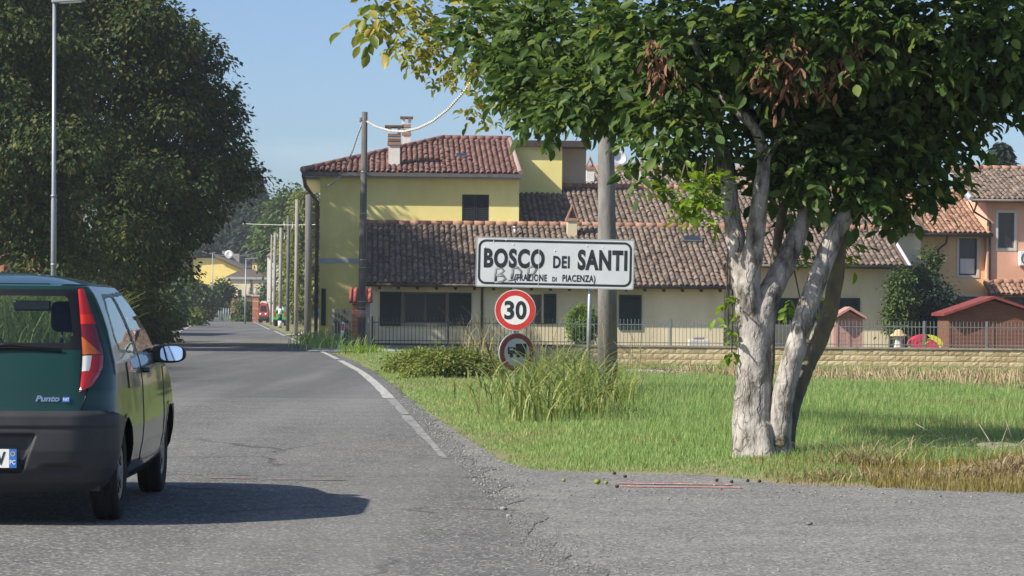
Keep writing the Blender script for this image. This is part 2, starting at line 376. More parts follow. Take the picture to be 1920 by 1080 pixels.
# surveyors' pink spray marks
M['pink'] = ramp_colors(mat('pink_spray_paint', (.2, .2, .2), (.85, .25, .25), 12, .8, detail=8), [(.4, (.25, .22, .21)), (.52, (.75, .26, .25))])
for (xa, xb, y, dz) in ((1158, 1372, 908, .07), (1162, 1392, 913.5, .06)):
    a, b_ = gnd(xa, y), gnd(xb, y + 2.5)
    obj('spray_mark', np_mesh('spray_mark', [(a.x, a.y, .008), (b_.x, b_.y, .008), (b_.x, b_.y + dz, .008), (a.x, a.y + dz, .008)], [(0, 1, 2, 3)]), M['pink'], road)
M['pink2'] = ramp_colors(mat('worn_pink_spray_paint', (.2, .2, .2), (.85, .25, .25), 6, .8, detail=8), [(.5, (.15, .15, .148)), (.62, (.45, .2, .19))])
for (xa, xb, y) in ((392, 480, 898), (508, 648, 901)):
    a, b_ = gnd(xa, y), gnd(xb, y + 1.5)
    obj('spray_mark', np_mesh('spray_mark', [(a.x, a.y, .008), (b_.x, b_.y, .008), (b_.x, b_.y + .09, .008), (a.x, a.y + .09, .008)], [(0, 1, 2, 3)]), M['pink2'], road)
# farm track along the garden wall, drive of the yellow house
M['track'] = mat('pale_gravel', (.34, .33, .30), (.46, .45, .42), 4, .95, .5, 40)
tx = np.linspace(-1.2, 5.4, 40)
def ribbon(name, xs, yc, w, m, label):
    z = terrain(xs, yc) + .03
    V = [(x, yc - w/2, zz) for x, zz in zip(xs, z)] + [(x, yc + w/2, zz + .05) for x, zz in zip(xs, z)]; n = len(xs)
    return tag(obj(name, np_mesh(name, V, [(i, i+1, n+i+1, n+i) for i in range(n-1)]), m), label, kind='structure')
ribbon('path', tx, 77.0, 2.0, M['track'], 'pale gravel track running in front of the garden wall')
ribbon('driveway', np.linspace(-6.2, -3.3, 20), 80.5, 2.6, M['track'], 'pale gravel entrance to the yellow house')
ribbon('driveway', np.linspace(-10.9, -7.6, 20), 131, 14, M['track'], 'dusty forecourt beside the row of poles')
# ---------------------------------------------------------------- buildings
class Fr:
    """a building's own frame: origin, heading; p() gives the local point where a sight line meets the local plane y = c"""
    def __init__(s, o, rz): s.o = Vector(o); s.rz = rz; s.c, s.s = math.cos(rz), math.sin(rz)
    def p(s, x, y, c):
        dx, dy = unroll(x, y); d = Vector((dx / F, 1, -dy / F)); e = Vector((0, 0, H)) - s.o
        t = (c - (-s.s * e.x + s.c * e.y)) / (-s.s * d.x + s.c * d.y); q = e + d * t
        return Vector((s.c * q.x + s.s * q.y, c, q.z))
M['tile'] = ramp_colors(mat('old_terracotta_tiles', (.2, .1, .06), (.4, .25, .16), 2.5, .9, .35, 30, isl=.75),
    [(0.0, (.07, .06, .053)), (.25, (.13, .105, .087)), (.5, (.185, .148, .122)), (.75, (.215, .16, .128)), (1.0, (.29, .25, .215))])
M['tile_red'] = ramp_colors(mat('red_brown_tiles', (.2, .06, .05), (.3, .1, .08), 2.5, .75, .3, 30, isl=.6),
    [(0.0, (.12, .065, .056)), (.4, (.175, .092, .08)), (.75, (.215, .12, .105)), (1.0, (.31, .25, .23))])
M['tile_new'] = ramp_colors(mat('orange_tiles', (.3, .12, .07), (.4, .2, .12), 2.5, .85, .3, 30, isl=.75),
    [(0.0, (.2, .1, .065)), (.35, (.26, .15, .105)), (.7, (.33, .20, .14)), (1.0, (.38, .30, .23))])
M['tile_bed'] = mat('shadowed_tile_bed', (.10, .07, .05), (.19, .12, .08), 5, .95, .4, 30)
M['ridge'] = mat('orange_ridge_tiles', (.28, .145, .095), (.36, .22, .155), 5, .85, .3, 30, isl=.4)
M['yellow'] = mat('yellow_render', (.74, .655, .24), (.86, .78, .33), .7, .9, .15, 60, detail=9, pos=(.3, .6), stretch=(1, 1, .45))
M['cream'] = mat('cream_render', (.58, .50, .335), (.75, .67, .47), .8, .92, .15, 60, detail=9, pos=(.3, .6), stretch=(1, 1, .45))
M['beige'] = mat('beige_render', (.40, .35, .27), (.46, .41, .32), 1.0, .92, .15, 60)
M['orange_w'] = mat('apricot_render', (.70, .46, .24), (.76, .53, .29), 1.0, .92, .12, 60)
M['pink_w'] = mat('salmon_render', (.66, .36, .25), (.72, .42, .30), 1.0, .92, .12, 60)
M['white_w'] = mat('white_render', (.66, .65, .60), (.76, .75, .71), 2.0, .9, .15, 60)
M['bluegrey'] = mat('blue_grey_paint', (.42, .47, .55), (.47, .52, .60), 2, .85)
M['gutter'] = mat('dark_copper_gutter', (.045, .035, .03), (.075, .058, .05), 4, .5, spec=.5)
M['greygut'] = mat('grey_eaves_board', (.10, .10, .105), (.14, .14, .145), 4, .6)
M['soffit'] = mat('pale_grey_soffit', (.33, .34, .36), (.38, .39, .41), 2, .8)
M['dwood'] = mat('dark_rafter_wood', (.045, .032, .025), (.08, .055, .04), 6, .85, .3, 30)
M['shutter'] = mat('dark_green_shutter', (.012, .028, .024), (.02, .04, .034), 5, .55, spec=.4)
M['blackshut'] = mat('black_green_shutter', (.012, .018, .02), (.02, .027, .03), 5, .5, spec=.4)
M['glass'] = mat('dark_window_glass', (.022, .027, .033), None, rough=.06, spec=.6)
M['frame'] = mat('window_frame_wood', (.14, .11, .085), (.19, .15, .12), 6, .7)
M['sframe'] = mat('pale_stone_surround', (.55, .53, .50), (.62, .60, .57), 4, .85)
M['curtain'] = mat('white_curtain', (.55, .56, .58), (.68, .69, .7), 4, .9, stretch=(30, 1, 1))
M['brick'] = mat('red_brick', (.30, .12, .07), (.42, .20, .12), 6, .92, .4, 40, isl=.5)
M['mortar'] = mat('mortar', (.36, .32, .27), (.44, .40, .34), 8, .95, .3, 50)
M['conc'] = mat('weathered_concrete', (.27, .255, .235), (.38, .36, .335), 2.5, .92, .4, 40, detail=9)
M['capst'] = mat('coping_stone', (.24, .205, .16), (.33, .29, .23), 3, .92, .3, 40)
M['block'] = mat('yellow_split_stone', (.38, .30, .165), (.53, .44, .27), 5, .95, .6, 26, isl=.35)
M['galv'] = mat('galvanised_steel', (.30, .32, .33), (.40, .42, .43), 5, .45, metal=.7, spec=.5)
M['dish'] = mat('white_dish_paint', (.74, .75, .75), (.8, .8, .8), 3, .5)

def wall_panel(mb, x0, x1, z0, z1, y, holes, depth=.16):
    xs = sorted({x0, x1, *[q for h in holes for q in h[:2]]}); zs = sorted({z0, z1, *[q for h in holes for q in h[2:]]})
    for i in range(len(xs) - 1):
        for j in range(len(zs) - 1):
            cx, cz = (xs[i] + xs[i+1]) / 2, (zs[j] + zs[j+1]) / 2
            if any(h[0] < cx < h[1] and h[2] < cz < h[3] for h in holes): continue
            mb.add([(xs[i], y, zs[j]), (xs[i+1], y, zs[j]), (xs[i+1], y, zs[j+1]), (xs[i], y, zs[j+1])], [(0, 1, 2, 3)])
    for a, b, c, d in holes:
        mb.add([(a, y, c), (b, y, c), (b, y, d), (a, y, d), (a, y+depth, c), (b, y+depth, c), (b, y+depth, d), (a, y+depth, d)],
               [(0, 4, 5, 1), (1, 5, 6, 2), (2, 6, 7, 3), (3, 7, 4, 0)])
def box_walls(mb, x0, x1, y0, y1, z0, z1):
    """the three other walls behind a front at y0"""
    mb.add([(x0, y0, z0), (x0, y1, z0), (x0, y1, z1), (x0, y0, z1)], [(0, 1, 2, 3)])
    mb.add([(x1, y0, z0), (x1, y1, z0), (x1, y1, z1), (x1, y0, z1)], [(3, 2, 1, 0)])
    mb.add([(x0, y1, z0), (x1, y1, z0), (x1, y1, z1), (x0, y1, z1)], [(0, 1, 2, 3)])
def window(parent, a, b, c, d, y, depth=.14, fmat=None, bars=1, curtain=False):
    """pane and frame in an opening a..b, c..d of a wall at y"""
    w = MB().box((a, y + depth - .01, c), (b, y + depth + .01, d)).build('window', M['glass'], parent)
    f = MB(); t = .055
    f.box((a, y+depth-.05, c), (a+t, y+depth-.012, d)); f.box((b-t, y+depth-.05, c), (b, y+depth-.012, d))
    f.box((a+t, y+depth-.05, c), (b-t, y+depth-.012, c+t)); f.box((a+t, y+depth-.05, d-t), (b-t, y+depth-.012, d))
    for k in range(bars):
        xm = a + (b - a) * (k + 1) / (bars + 1); f.box((xm-.03, y+depth-.048, c+t), (xm+.03, y+depth-.013, d-t))
    f.build('window_frame', fmat or M['frame'], w)
    if curtain: MB().box((a+.07, y+depth-.011, c+.07), (b-.07, y+depth-.0105, c+(d-c)*.45)).build('curtain', M['curtain'], w)
    return w
def shutter(parent, a, b, c, d, y, m, name='shutter', nsl=None):
    """louvred leaf standing proud of the wall plane y"""
    s = MB(); t = .06
    s.box((a, y-.05, c), (a+t, y-.012, d)); s.box((b-t, y-.05, c), (b, y-.012, d)); s.box((a+t, y-.05, c), (b-t, y-.012, c+t)); s.box((a+t, y-.05, d-t), (b-t, y-.012, d))
    s.box((a+t, y-.02, c+t), (b-t, y-.014, d-t))
    o = s.build(name, m, parent)
    n = nsl or max(3, int((d - c) / .075)); l = MB()
    for k in range(n):
        z = c + t + (d - c - 2*t) * (k + .5) / n
        l.add([(a+t, y-.046, z-.025), (b-t, y-.046, z-.025), (b-t, y-.022, z+.025), (a+t, y-.022, z+.025)], [(0, 1, 2, 3)])
    l.build('louvres', m, o); return o
# barrel tile template, axis along +y (towards the ridge)
def tile_template(r0=.088, r1=.072, Ln=.46, n=6):
    V, Q = [], []
    for r, y, zz in ((r0 - .016, 0, 0), (r0, 0, .004), (r1, Ln, -.018)):
        for k in range(n):
            t = math.pi * k / (n - 1); V.append((-r * math.cos(t), y, r * math.sin(t) * .92 + zz))
    for row in range(2):
        for k in range(n - 1): Q.append((row*n+k, row*n+k+1, (row+1)*n+k+1, (row+1)*n+k))
    return V, Q
TV, TQ = tile_template()
TILE_ME = {}
def tile_roof(parent, o, u, v, W, Ln, m, sp=.205, rowh=.355, parts=300, clip=None, seed=0, deck=True, thick=.09, ridge=True):
    """o: eave start, u: along the eave, v: up the slope; all in the parent's frame"""
    o, u, v = Vector(o), Vector(u).normalized(), Vector(v).normalized(); w = u.cross(v).normalized()
    r = np.random.default_rng(seed); nc = int(W / sp); nr = int(Ln / rowh)
    cells = []
    for j in range(nr):
        for i in range(nc):
            uu, vv = (i + .5) * sp, j * rowh
            if clip is None or clip(uu, vv + .2): cells.append((uu, vv))
    N = len(cells); C = np.array(cells); jit_ = r.normal(0, 1, (N, 5))
    base = np.array([u, v, w]).T                     # columns
    ang = jit_[:, 0] * .03; Rz = rot_z(ang)
    S = 1 + jit_[:, 1] * .025
    Mx = np.einsum('ij,njk->nik', base, Rz) * S[:, None, None]
    P = np.array(o) + C[:, :1] * np.array(u) + (C[:, 1:] + jit_[:, 2:3] * .022) * np.array(v) + (.012 + jit_[:, 3:4] * .008) * np.array(w) + np.array(u) * jit_[:, 4:5] * .005
    if deck:
        if clip is None: poly = [(0, 0), (W, 0), (W, Ln), (0, Ln)]
        else: poly = clip.poly
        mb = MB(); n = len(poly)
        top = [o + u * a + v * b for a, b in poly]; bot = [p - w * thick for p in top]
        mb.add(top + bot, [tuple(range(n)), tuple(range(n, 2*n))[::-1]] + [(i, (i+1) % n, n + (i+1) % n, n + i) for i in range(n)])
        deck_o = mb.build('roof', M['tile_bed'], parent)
    else: deck_o = parent
    key = m.name
    if key not in TILE_ME:
        me = np_mesh('tile', TV, TQ, True); me.materials.append(m); TILE_ME[key] = me
    np_ = min(parts, N)
    for k in range(np_):
        t = bpy.data.objects.new('tile', TILE_ME[key]); COL.objects.link(t); t.parent = deck_o
        t.matrix_local = Matrix(Mx[k].tolist()).to_4x4(); t.location = P[k]
    if N > np_:
        q = obj('tiling', inst('tiling', TV, TQ, Mx[np_:], P[np_:], True), m, deck_o); q['kind'] = 'stuff'
    if ridge and clip is None:
        mb = MB(); nrd = int(W / .4)
        for k in range(nrd):
            a = o + u * (k * .4 - .02) + v * (Ln + .02) + w * .05; b = a + u * .44
            mb.tube([a, b], [.13, .115], 8, True)
        mb.build('ridge_tiling', M['ridge'], deck_o)
    return deck_o
class Clip:
    def __init__(s, poly): s.poly = poly
    def __call__(s, x, y):
        ins = False; n = len(s.poly)
        for i in range(n):
            (x1, y1), (x2, y2) = s.poly[i], s.poly[(i+1) % n]
            if (y1 > y) != (y2 > y) and x < (x2 - x1) * (y - y1) / (y2 - y1) + x1: ins = not ins
        return ins

RZB = R(3.0)
# ---- the long low farm building
oB = at(692, 600, 91.0); oB.z = 0
fb = Fr(oB, RZB)
low = thing('farm_building', 'long low cream farm building with old barrel tiled roof and dark green shutters', 'building', oB, RZB)
e0 = fb.p(690, 529, -.55); e1 = fb.p(1385, 541, -.55)
zE = (e0.z + e1.z) / 2; SL = .35; xE = fb.p(1372, 541, -.55).x
RIDGE = 5.9; zR = zE + SL * (RIDGE + .55)
zE2 = fb.p(1600, 498, 1.75).z; yE2 = -.55 + (zE2 - zE) / SL; xEnd = fb.p(1706, 500, yE2).x; xW = fb.p(1667, 600, yE2 + .9).x
zf = -.55
def hole(f, x0, x1, y0, y1, c):
    a, b = f.p(x0, y1, c), f.p(x1, y0, c); return (a.x, b.x, a.z, b.z)
h1 = hole(fb, 757, 838, 548, 606, 0); h2 = hole(fb, 988, 1016, 552, 606, 0); h3 = hole(fb, 1205, 1240, 552, 616, 0)
h3 = (h3[0], h3[0] + .02, h3[2], h3[3])
wm = MB(); wall_panel(wm, 0, xE - .2, zf, zE + .12, 0, [h1, h2], .18); box_walls(wm, 0, xE - .2, 0, RIDGE, zf, zE + .12)
wm.add([(0, 0, zE+.12), (0, RIDGE, zE+.12), (0, RIDGE, zR - .1)], [(0, 1, 2)])
wm.build('wall', M['cream'], low)
yW2 = yE2 + .95
h4 = hole(fb, 1505, 1568, 560, 606, yW2)
wm = MB(); wall_panel(wm, xE - .2, xW, zf, zE2 + .2, yW2, [h4], .18); box_walls(wm, xE - .2, xW, yW2, RIDGE, zf, zE2 + .2); wm.build('wall', M['cream'], low)
window(low, *h1, 0, .14); window(low, *h2, 0, .14); window(low, *h4, yW2, .14)
for x0, x1, y0, y1, c in ((712, 753, 547, 611, 0), (841, 884, 549, 611, 0), (1019, 1043, 551, 607, 0), (1160, 1203, 553, 618, 0), (1452, 1502, 559, 607, yW2), (1571, 1612, 559, 607, yW2)):
    a, b, c_, d = hole(fb, x0, x1, y0, y1, c); shutter(low, a, b, c_, d, c, M['shutter'])
MB().box((h1[0]-.1, -.06, h1[2]-.09), (h1[1]+.1, -.003, h1[2]-.01)).build('window_sill', M['capst'], low)
MB().box((h1[0]-.055, -.06, h1[2]), (h1[0]-.005, -.01, h1[3])).build('window_post', M['frame'], low)
MB().box((h1[1]+.005, -.06, h1[2]), (h1[1]+.055, -.01, h1[3])).build('window_post', M['frame'], low)
v_up = Vector((0, 1, SL)).normalized(); LnB = (RIDGE + .55) * math.sqrt(1 + SL * SL)
tile_roof(low, (-.12, -.55, zE), (1, 0, 0), v_up, xE + .12, LnB, M['tile'], seed=1)
Ln2 = (RIDGE - yE2) * math.sqrt(1 + SL * SL)
tile_roof(low, (xE + .004, yE2, zE2), (1, 0, 0), v_up, xEnd - xE, Ln2, M['tile'], seed=2)
# back slope of the low roof is not seen; eaves, gutter, rafters, downpipe, brace
g = MB(); g.tube([(-.12, -.6, zE - .03), (xE + .05, -.6, zE - .03)], .062, 8); g.build('gutter', M['gutter'], low)
g = MB(); g.tube([(xE + .1, yE2 - .05, zE2 - .04), (xEnd + .06, yE2 - .05, zE2 - .04)], .075, 8); g.build('gutter', M['gutter'], low)
for k in range(int(xE / .66)):
    x = .35 + k * .66; mb = MB()
    mb.add([(x-.05, -.5, zE - .09), (x+.05, -.5, zE - .09), (x+.05, 0, zE + .07), (x-.05, 0, zE + .07), (x-.05, -.5, zE - .19), (x+.05, -.5, zE - .19), (x+.05, 0, zE - .05), (x-.05, 0, zE - .05)],
           [(0,1,2,3),(4,7,6,5),(0,4,5,1),(1,5,6,2),(2,6,7,3),(3,7,4,0)])
    mb.build('rafter', M['dwood'], low)
dp = fb.p(904, 545, -.08)
MB().tube([(dp.x, -.55, zE - .08), (dp.x, -.1, zE - .35), (dp.x, -.08, zf)], .045, 8).build('downpipe', M['gutter'], low)
MB().box((xW - .05, yE2 + .1, zE2 - .26), (xEnd, yE2 + .22, zE2 - .1)).build('eaves_beam', M['dwood'], low)
MB().add([(xW + .02, yW2 - .1, zE2 - .95), (xW + .14, yW2 - .1, zE2 - .95), (xW + .14, yE2 + .15, zE2 - .2), (xW + .02, yE2 + .15, zE2 - .2),
          (xW + .02, yW2 + .1, zE2 - .75), (xW + .14, yW2 + .1, zE2 - .75), (xW + .14, yE2 + .35, zE2 - .1), (xW + .02, yE2 + .35, zE2 - .1)],
         [(0,1,2,3),(4,7,6,5),(0,4,5,1),(1,5,6,2),(2,6,7,3),(3,7,4,0)]).build('brace', M['dwood'], low)
vg = MB(); a0 = Vector((xEnd + .02, yE2 - .05, zE2 - .02)); a1 = a0 + v_up * (Ln2 + .05)
vg.tube([a0, a1], .07, 6); vg.build('verge_board', M['bluegrey'], low)
# vents and roof window
def roof_pt(f, x, y):      # local point on the low roof plane along a sight line
    q0 = f.p(x, y, -.55); q1 = f.p(x, y, RIDGE)
    z0 = q0.z - zE; z1 = q1.z - zR; t = z0 / (z0 - z1); return q0.lerp(q1, t)
def slope_box(p, w, l, h, m, name, parent, sl=SL):
    vv = Vector((0, 1, sl)).normalized(); ww = Vector((0, -sl, 1)).normalized(); uu = Vector((1, 0, 0)); mb = MB()
    V = [p + uu * a + vv * b + ww * c for c in (.0, h) for a, b in ((-w/2, -l/2), (w/2, -l/2), (w/2, l/2), (-w/2, l/2))]
    mb.add(V, [(0,3,2,1),(4,5,6,7),(0,1,5,4),(1,2,6,5),(2,3,7,6),(3,0,4,7)]); return mb.build(name, m, parent)
p = roof_pt(fb, 1297, 453); sk = slope_box(p, .75, .55, .13, M['greygut'], 'roof_window', low); slope_box(p + Vector((0, -.02, .135)), .6, .42, .012, M['glass'], 'pane', sk)
p = roof_pt(fb, 966, 443); MB().tube([p, p + Vector((0, 0, .3))], .07, 10).tube([p + Vector((0, 0, .3)), p + Vector((0, 0, .36))], .1, 10).build('vent_pipe', M['galv'], low)
def chimney(parent, p, w, d, h, m, name='chimney', cap='gable'):
    """stack with band and little tiled hat, base at p"""
    c = MB().box((p.x - w/2, p.y - d/2, p.z - .4), (p.x + w/2, p.y + d/2, p.z + h)).build(name, m, parent)
    z = p.z + h
    MB().box((p.x - w*.62, p.y - d*.62, z), (p.x + w*.62, p.y + d*.62, z + .1)).build('chimney_band', M['ridge'], c)
    if cap == 'gable':
        hh = .5; a = MB()
        for s in (-1, 1):
            a.add([(p.x + s*w*.6, p.y - d*.6, z+.1), (p.x + s*w*.6, p.y + d*.6, z+.1), (p.x, p.y + d*.6, z+.1+hh), (p.x, p.y - d*.6, z+.1+hh),
                   (p.x + s*(w*.6-.06), p.y - d*.6, z+.1), (p.x + s*(w*.6-.06), p.y + d*.6, z+.1), (p.x, p.y + d*.6, z+hh), (p.x, p.y - d*.6, z+hh)],
                  [(0,1,2,3),(4,7,6,5),(0,3,7,4),(1,5,6,2)])
        a.build('chimney_hat', M['tile_new'], c)
    else:
        for k in range(2): MB().box((p.x - w*.58, p.y - d*.58, z + .14 + k*.17), (p.x + w*.58, p.y + d*.58, z + .25 + k*.17)).build('chimney_band', M['tile_new'], c)
        mb = MB()
        for a in (-1, 1):
            for b in (-1, 1): mb.box((p.x + a*w*.42 - .06, p.y + b*d*.42 - .06, z + .43), (p.x + a*w*.42 + .06, p.y + b*d*.42 + .06, z + .66))
        mb.build('chimney_post', M['white_w'], c)
        MB().box((p.x - w*.85, p.y - d*.85, z + .66), (p.x + w*.85, p.y + d*.85, z + .73)).build('chimney_cap', M['tile_bed'], c)
    return c
p = roof_pt(fb, 1072, 441); chimney(low, p, .36, .4, .52, M['cream'])

# ---- the higher wing behind it
mid = thing('farm_wing', 'higher tiled wing behind the low farm building, right of the yellow house', 'building', oB, RZB)
yM = RIDGE + .25; mE = fb.p(975, 424, yM - .3); mR = fb.p(975, 351, yM + 5.4); slM = (mR.z - mE.z) / 5.7
xM0 = fb.p(975, 420, yM - .3).x; xM1 = fb.p(1740, 430, yM - .3).x
v_m = Vector((0, 1, slM)).normalized(); LnM = 5.7 * math.sqrt(1 + slM * slM)
tile_roof(mid, (xM0, yM - .3, mE.z), (1, 0, 0), v_m, xM1 - xM0, LnM, M['tile'], seed=3)
wm = MB(); wall_panel(wm, xM0 + .05, xM1 - .2, zf, mE.z - .02, yM, []); box_walls(wm, xM0 + .05, xM1 - .2, yM, yM + 9, zf, mE.z - .02); wm.build('wall', M['cream'], mid)
MB().tube([(xM0, yM - .36, mE.z - .05), (xM1, yM - .36, mE.z - .05)], .06, 8).build('gutter', M['gutter'], mid)
# back slope so that the ridge is closed
MB().add([(xM0, yM + 5.4, mR.z - .01), (xM1, yM + 5.4, mR.z - .01), (xM1, yM + 11, mE.z), (xM0, yM + 11, mE.z)], [(0, 1, 2, 3)]).build('rear_roof', M['tile_bed'], mid)

# ---- the yellow house
yel = thing('yellow_house', 'tall yellow house with red hipped tile roof and closed black shutters', 'house', oB, RZB)
yY = RIDGE + .12
c0 = fb.p(600, 400, yY); c1 = fb.p(973, 400, yY)
eL = fb.p(567, 321, yY - .45); eRt = fb.p(976, 327, yY - .45); zY = (eL.z + eRt.z) / 2
DY = 5.6; rd = fb.p(833, 261, yY + DY); slY = (rd.z - zY) / (DY + .45)
hw = hole(fb, 866, 917, 365, 424, yY)
wm = MB(); wall_panel(wm, c0.x, c1.x, zf, zY + .02, yY, [hw], .15); box_walls(wm, c0.x, c1.x, yY, yY + 2 * DY, zf, zY + .02); wm.build('wall', M['yellow'], yel)
xm = (hw[0] + hw[1]) / 2
shutter(yel, hw[0], xm - .01, hw[2], hw[3], yY + .06, M['blackshut']); shutter(yel, xm + .01, hw[1], hw[2], hw[3], yY + .06, M['blackshut'])
bnd = fb.p(600, 484, yY); bn2 = fb.p(600, 493, yY)
MB().box((c0.x - .006, yY - .02, bn2.z), (c0.x + 4.0, yY - .003, bnd.z)).build('string_course', M['bluegrey'], yel)
v_y = Vector((0, 1, slY)).normalized(); LnY = (DY + .45) * math.sqrt(1 + slY * slY); Wy = eRt.x - eL.x
dxr = rd.x - eL.x
poly = [(0, 0), (Wy, 0), (Wy - .1, LnY), (dxr, LnY)]
ro = tile_roof(yel, (eL.x, yY - .45, zY), (1, 0, 0), v_y, Wy, LnY, M['tile_red'], clip=Clip(poly), seed=4, ridge=False)
A = Vector((eL.x, yY - .45, zY)); B = Vector((rd.x, yY + DY, rd.z)); Cc = Vector((eRt.x - .1, yY + DY, rd.z)); Dn = Vector((eRt.x, yY - .45, zY))
Ab = Vector((eL.x, yY + 2*DY + .45, zY)); Db = Vector((eRt.x, yY + 2*DY + .45, zY))
MB().add([A, B, Ab], [(0, 1, 2)]).add([B, Cc, Db, Ab], [(0, 1, 2, 3)]).build('rear_roof', M['tile_red'], yel)
hp = MB(); n = 14
for k in range(n):
    a = A.lerp(B, k / n); b = A.lerp(B, (k + 1.1) / n); up = Vector((0, 0, .06)); hp.tube([a + up, b + up], [.13, .11], 8)
for k in range(8):
    a = B.lerp(Cc, k / 8); b = B.lerp(Cc, (k + 1.1) / 8); up = Vector((0, 0, .05)); hp.tube([a + up, b + up], [.13, .11], 8)
hp.build('hip_tiling', M['tile_red'], ro)
MB().tube([Dn + Vector((0, 0, .04)), Cc + Vector((0, 0, .04))], .10, 8).build('verge_tiling', mat('pale_verge_tiles', (.30, .22, .19), (.38, .29, .25), 5, .9), ro)
ev = MB(); ev.box((eL.x - .02, yY - .5, zY - .14), (eRt.x + .02, yY - .40, zY - .015)); ev.box((eL.x - .03, yY - .40, zY - .2), (eL.x + .08, yY + 2*DY + .45, zY - .015)); ev.build('gutter', M['greygut'], yel)
MB().box((eL.x, yY - .40, zY - .19), (eRt.x, yY - .003, zY - .145)).box((eL.x + .08, yY, zY - .26), (c0.x - .003, yY + 2*DY, zY - .2)).build('soffit', M['soffit'], yel)
MB().tube([(eL.x + .05, yY - .3, zY - .2), (eL.x + .1, yY - .2, zY - .5), (c0.x - .1, yY - .06, zY - 1.1), (c0.x - .12, yY - .06, zf)], .07, 8).build('downpipe', mat('rusty_downpipe', (.10, .055, .035), (.16, .09, .06), 5, .7), yel)
def yroof_pt(x, y):
    q0 = fb.p(x, y, yY - .45); q1 = fb.p(x, y, yY + DY); z0 = q0.z - zY; z1 = q1.z - rd.z; return q0.lerp(q1, z0 / (z0 - z1))
p = yroof_pt(739, 311); chimney(yel, p + Vector((0, .2, 0)), .42, .45, .78, M['white_w'], cap='flat')
p2 = fb.p(762, 268, yY + DY + .9); chimney(yel, p2, .3, .35, .3, M['white_w'], cap='flat')
p = yroof_pt(865, 295); sk = slope_box(p, .5, .4, .1, M['greygut'], 'roof_window', yel, slY); slope_box(p + Vector((0, -.02, .106)), .38, .3, .01, M['glass'], 'pane', sk)
gw = hole(fb, 601, 611, 541, 580, yY); shutter(yel, gw[0] + .03, gw[1], gw[2] - .6, gw[3], yY, M['shutter'], 'door')
# stair tower
tw = thing('stair_tower', 'flat roofed yellow stair tower rising behind the tiled wing', 'building', oB, RZB)
yT = yY + 4.5
t0 = fb.p(962, 300, yT).x; t1 = fb.p(1054, 300, yT).x; t2 = fb.p(1099, 300, yT + 1.1).x; zT = fb.p(1010, 275, yT).z; zT2 = fb.p(1010, 263, yT - .25).z
MB().box((t0, yT, 3), (t1, yT + 4, zT)).build('wall', M['yellow'], tw)
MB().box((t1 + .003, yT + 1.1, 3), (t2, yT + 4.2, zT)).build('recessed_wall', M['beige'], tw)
MB().box((t0, yT - .25, zT + .003), (t2 + .1, yT + 4.5, zT2)).build('roof', M['gutter'], tw)

# ---- small outbuilding roof, aerial and chimneys seen over the wing
ob = thing('rear_house', 'grey tiled house rising behind the wing beside the concrete pole', 'house', oB, RZB)
yO = yM + 16; oa = fb.p(1098, 346, yO); oc = fb.p(1460, 350, yO); ot = fb.p(1110, 316, yO + 5)
slO = (ot.z - oa.z) / 5; v_o = Vector((0, 1, slO)).normalized()
M['tile_grey'] = ramp_colors(mat('grey_old_tiles', (.2, .1, .06), (.4, .25, .16), 2.5, .9, .35, 30, isl=.75), [(0., (.14, .115, .10)), (.5, (.24, .19, .165)), (1., (.34, .28, .25))])
tile_roof(ob, (oa.x, yO, oa.z), (1, 0, 0), v_o, oc.x - oa.x, 5 * math.sqrt(1 + slO**2), M['tile_grey'], seed=5, parts=0)
wm = MB(); wall_panel(wm, oa.x + .1, oc.x - .1, zf, oa.z, yO + .3, []); box_walls(wm, oa.x + .1, oc.x - .1, yO + .3, yO + 10, zf, oa.z); wm.build('wall', M['cream'], ob)
for (x, y, w, h) in ((1106, 342, .34, .55), (1203, 338, .3, .45)):
    p = fb.p(x, y, yO + .6); chimney(ob, p, w, w, h, M['white_w'])
p = fb.p(1188, 335, yO + 3); c_ = MB()
for k in range(5): c_.lathe([(.16, k*.16), (.2, k*.16 + .03), (.2, k*.16 + .1), (.16, k*.16 + .13)], 12, c=(p.x, p.y, p.z))
c_.build('chimney_pot', M['conc'], ob)
an = thing('roof_aerial', 'thin television aerial mast with white satellite dish above the rear roof', 'aerial')
Ya = 112.0
p0, p1 = at(1164, 330, Ya), at(1166, 212, Ya)
MB().tube([p0, p1], .022, 6).build('mast', M['galv'], an)
p = at(1163, 296, Ya - .2); ds = MB(); ds.lathe([(.0, .1), (.12, .085), (.24, .04), (.32, 0), (.315, -.01), (.23, .03), (.1, .075), (0, .09)], 24, 'Y'); d_ = ds.build('satellite_dish', M['dish'], an); d_.location = p; d_.rotation_euler = (R(-18), 0, R(20))
MB().tube([at(1151, 270, Ya), at(1204, 269, Ya)], .02, 5).build('crossbar', M['galv'], an)
for k in range(6): q = at(1153 + k * 9, 270, Ya); MB().tube([q - Vector((0, .25, 0)), q + Vector((0, .25, 0))], .012, 4).build('crossbar_rod', M['galv'], an)
MB().tube([at(1152, 236, Ya), at(1178, 236, Ya)], .012, 5).build('crossbar', M['galv'], an)

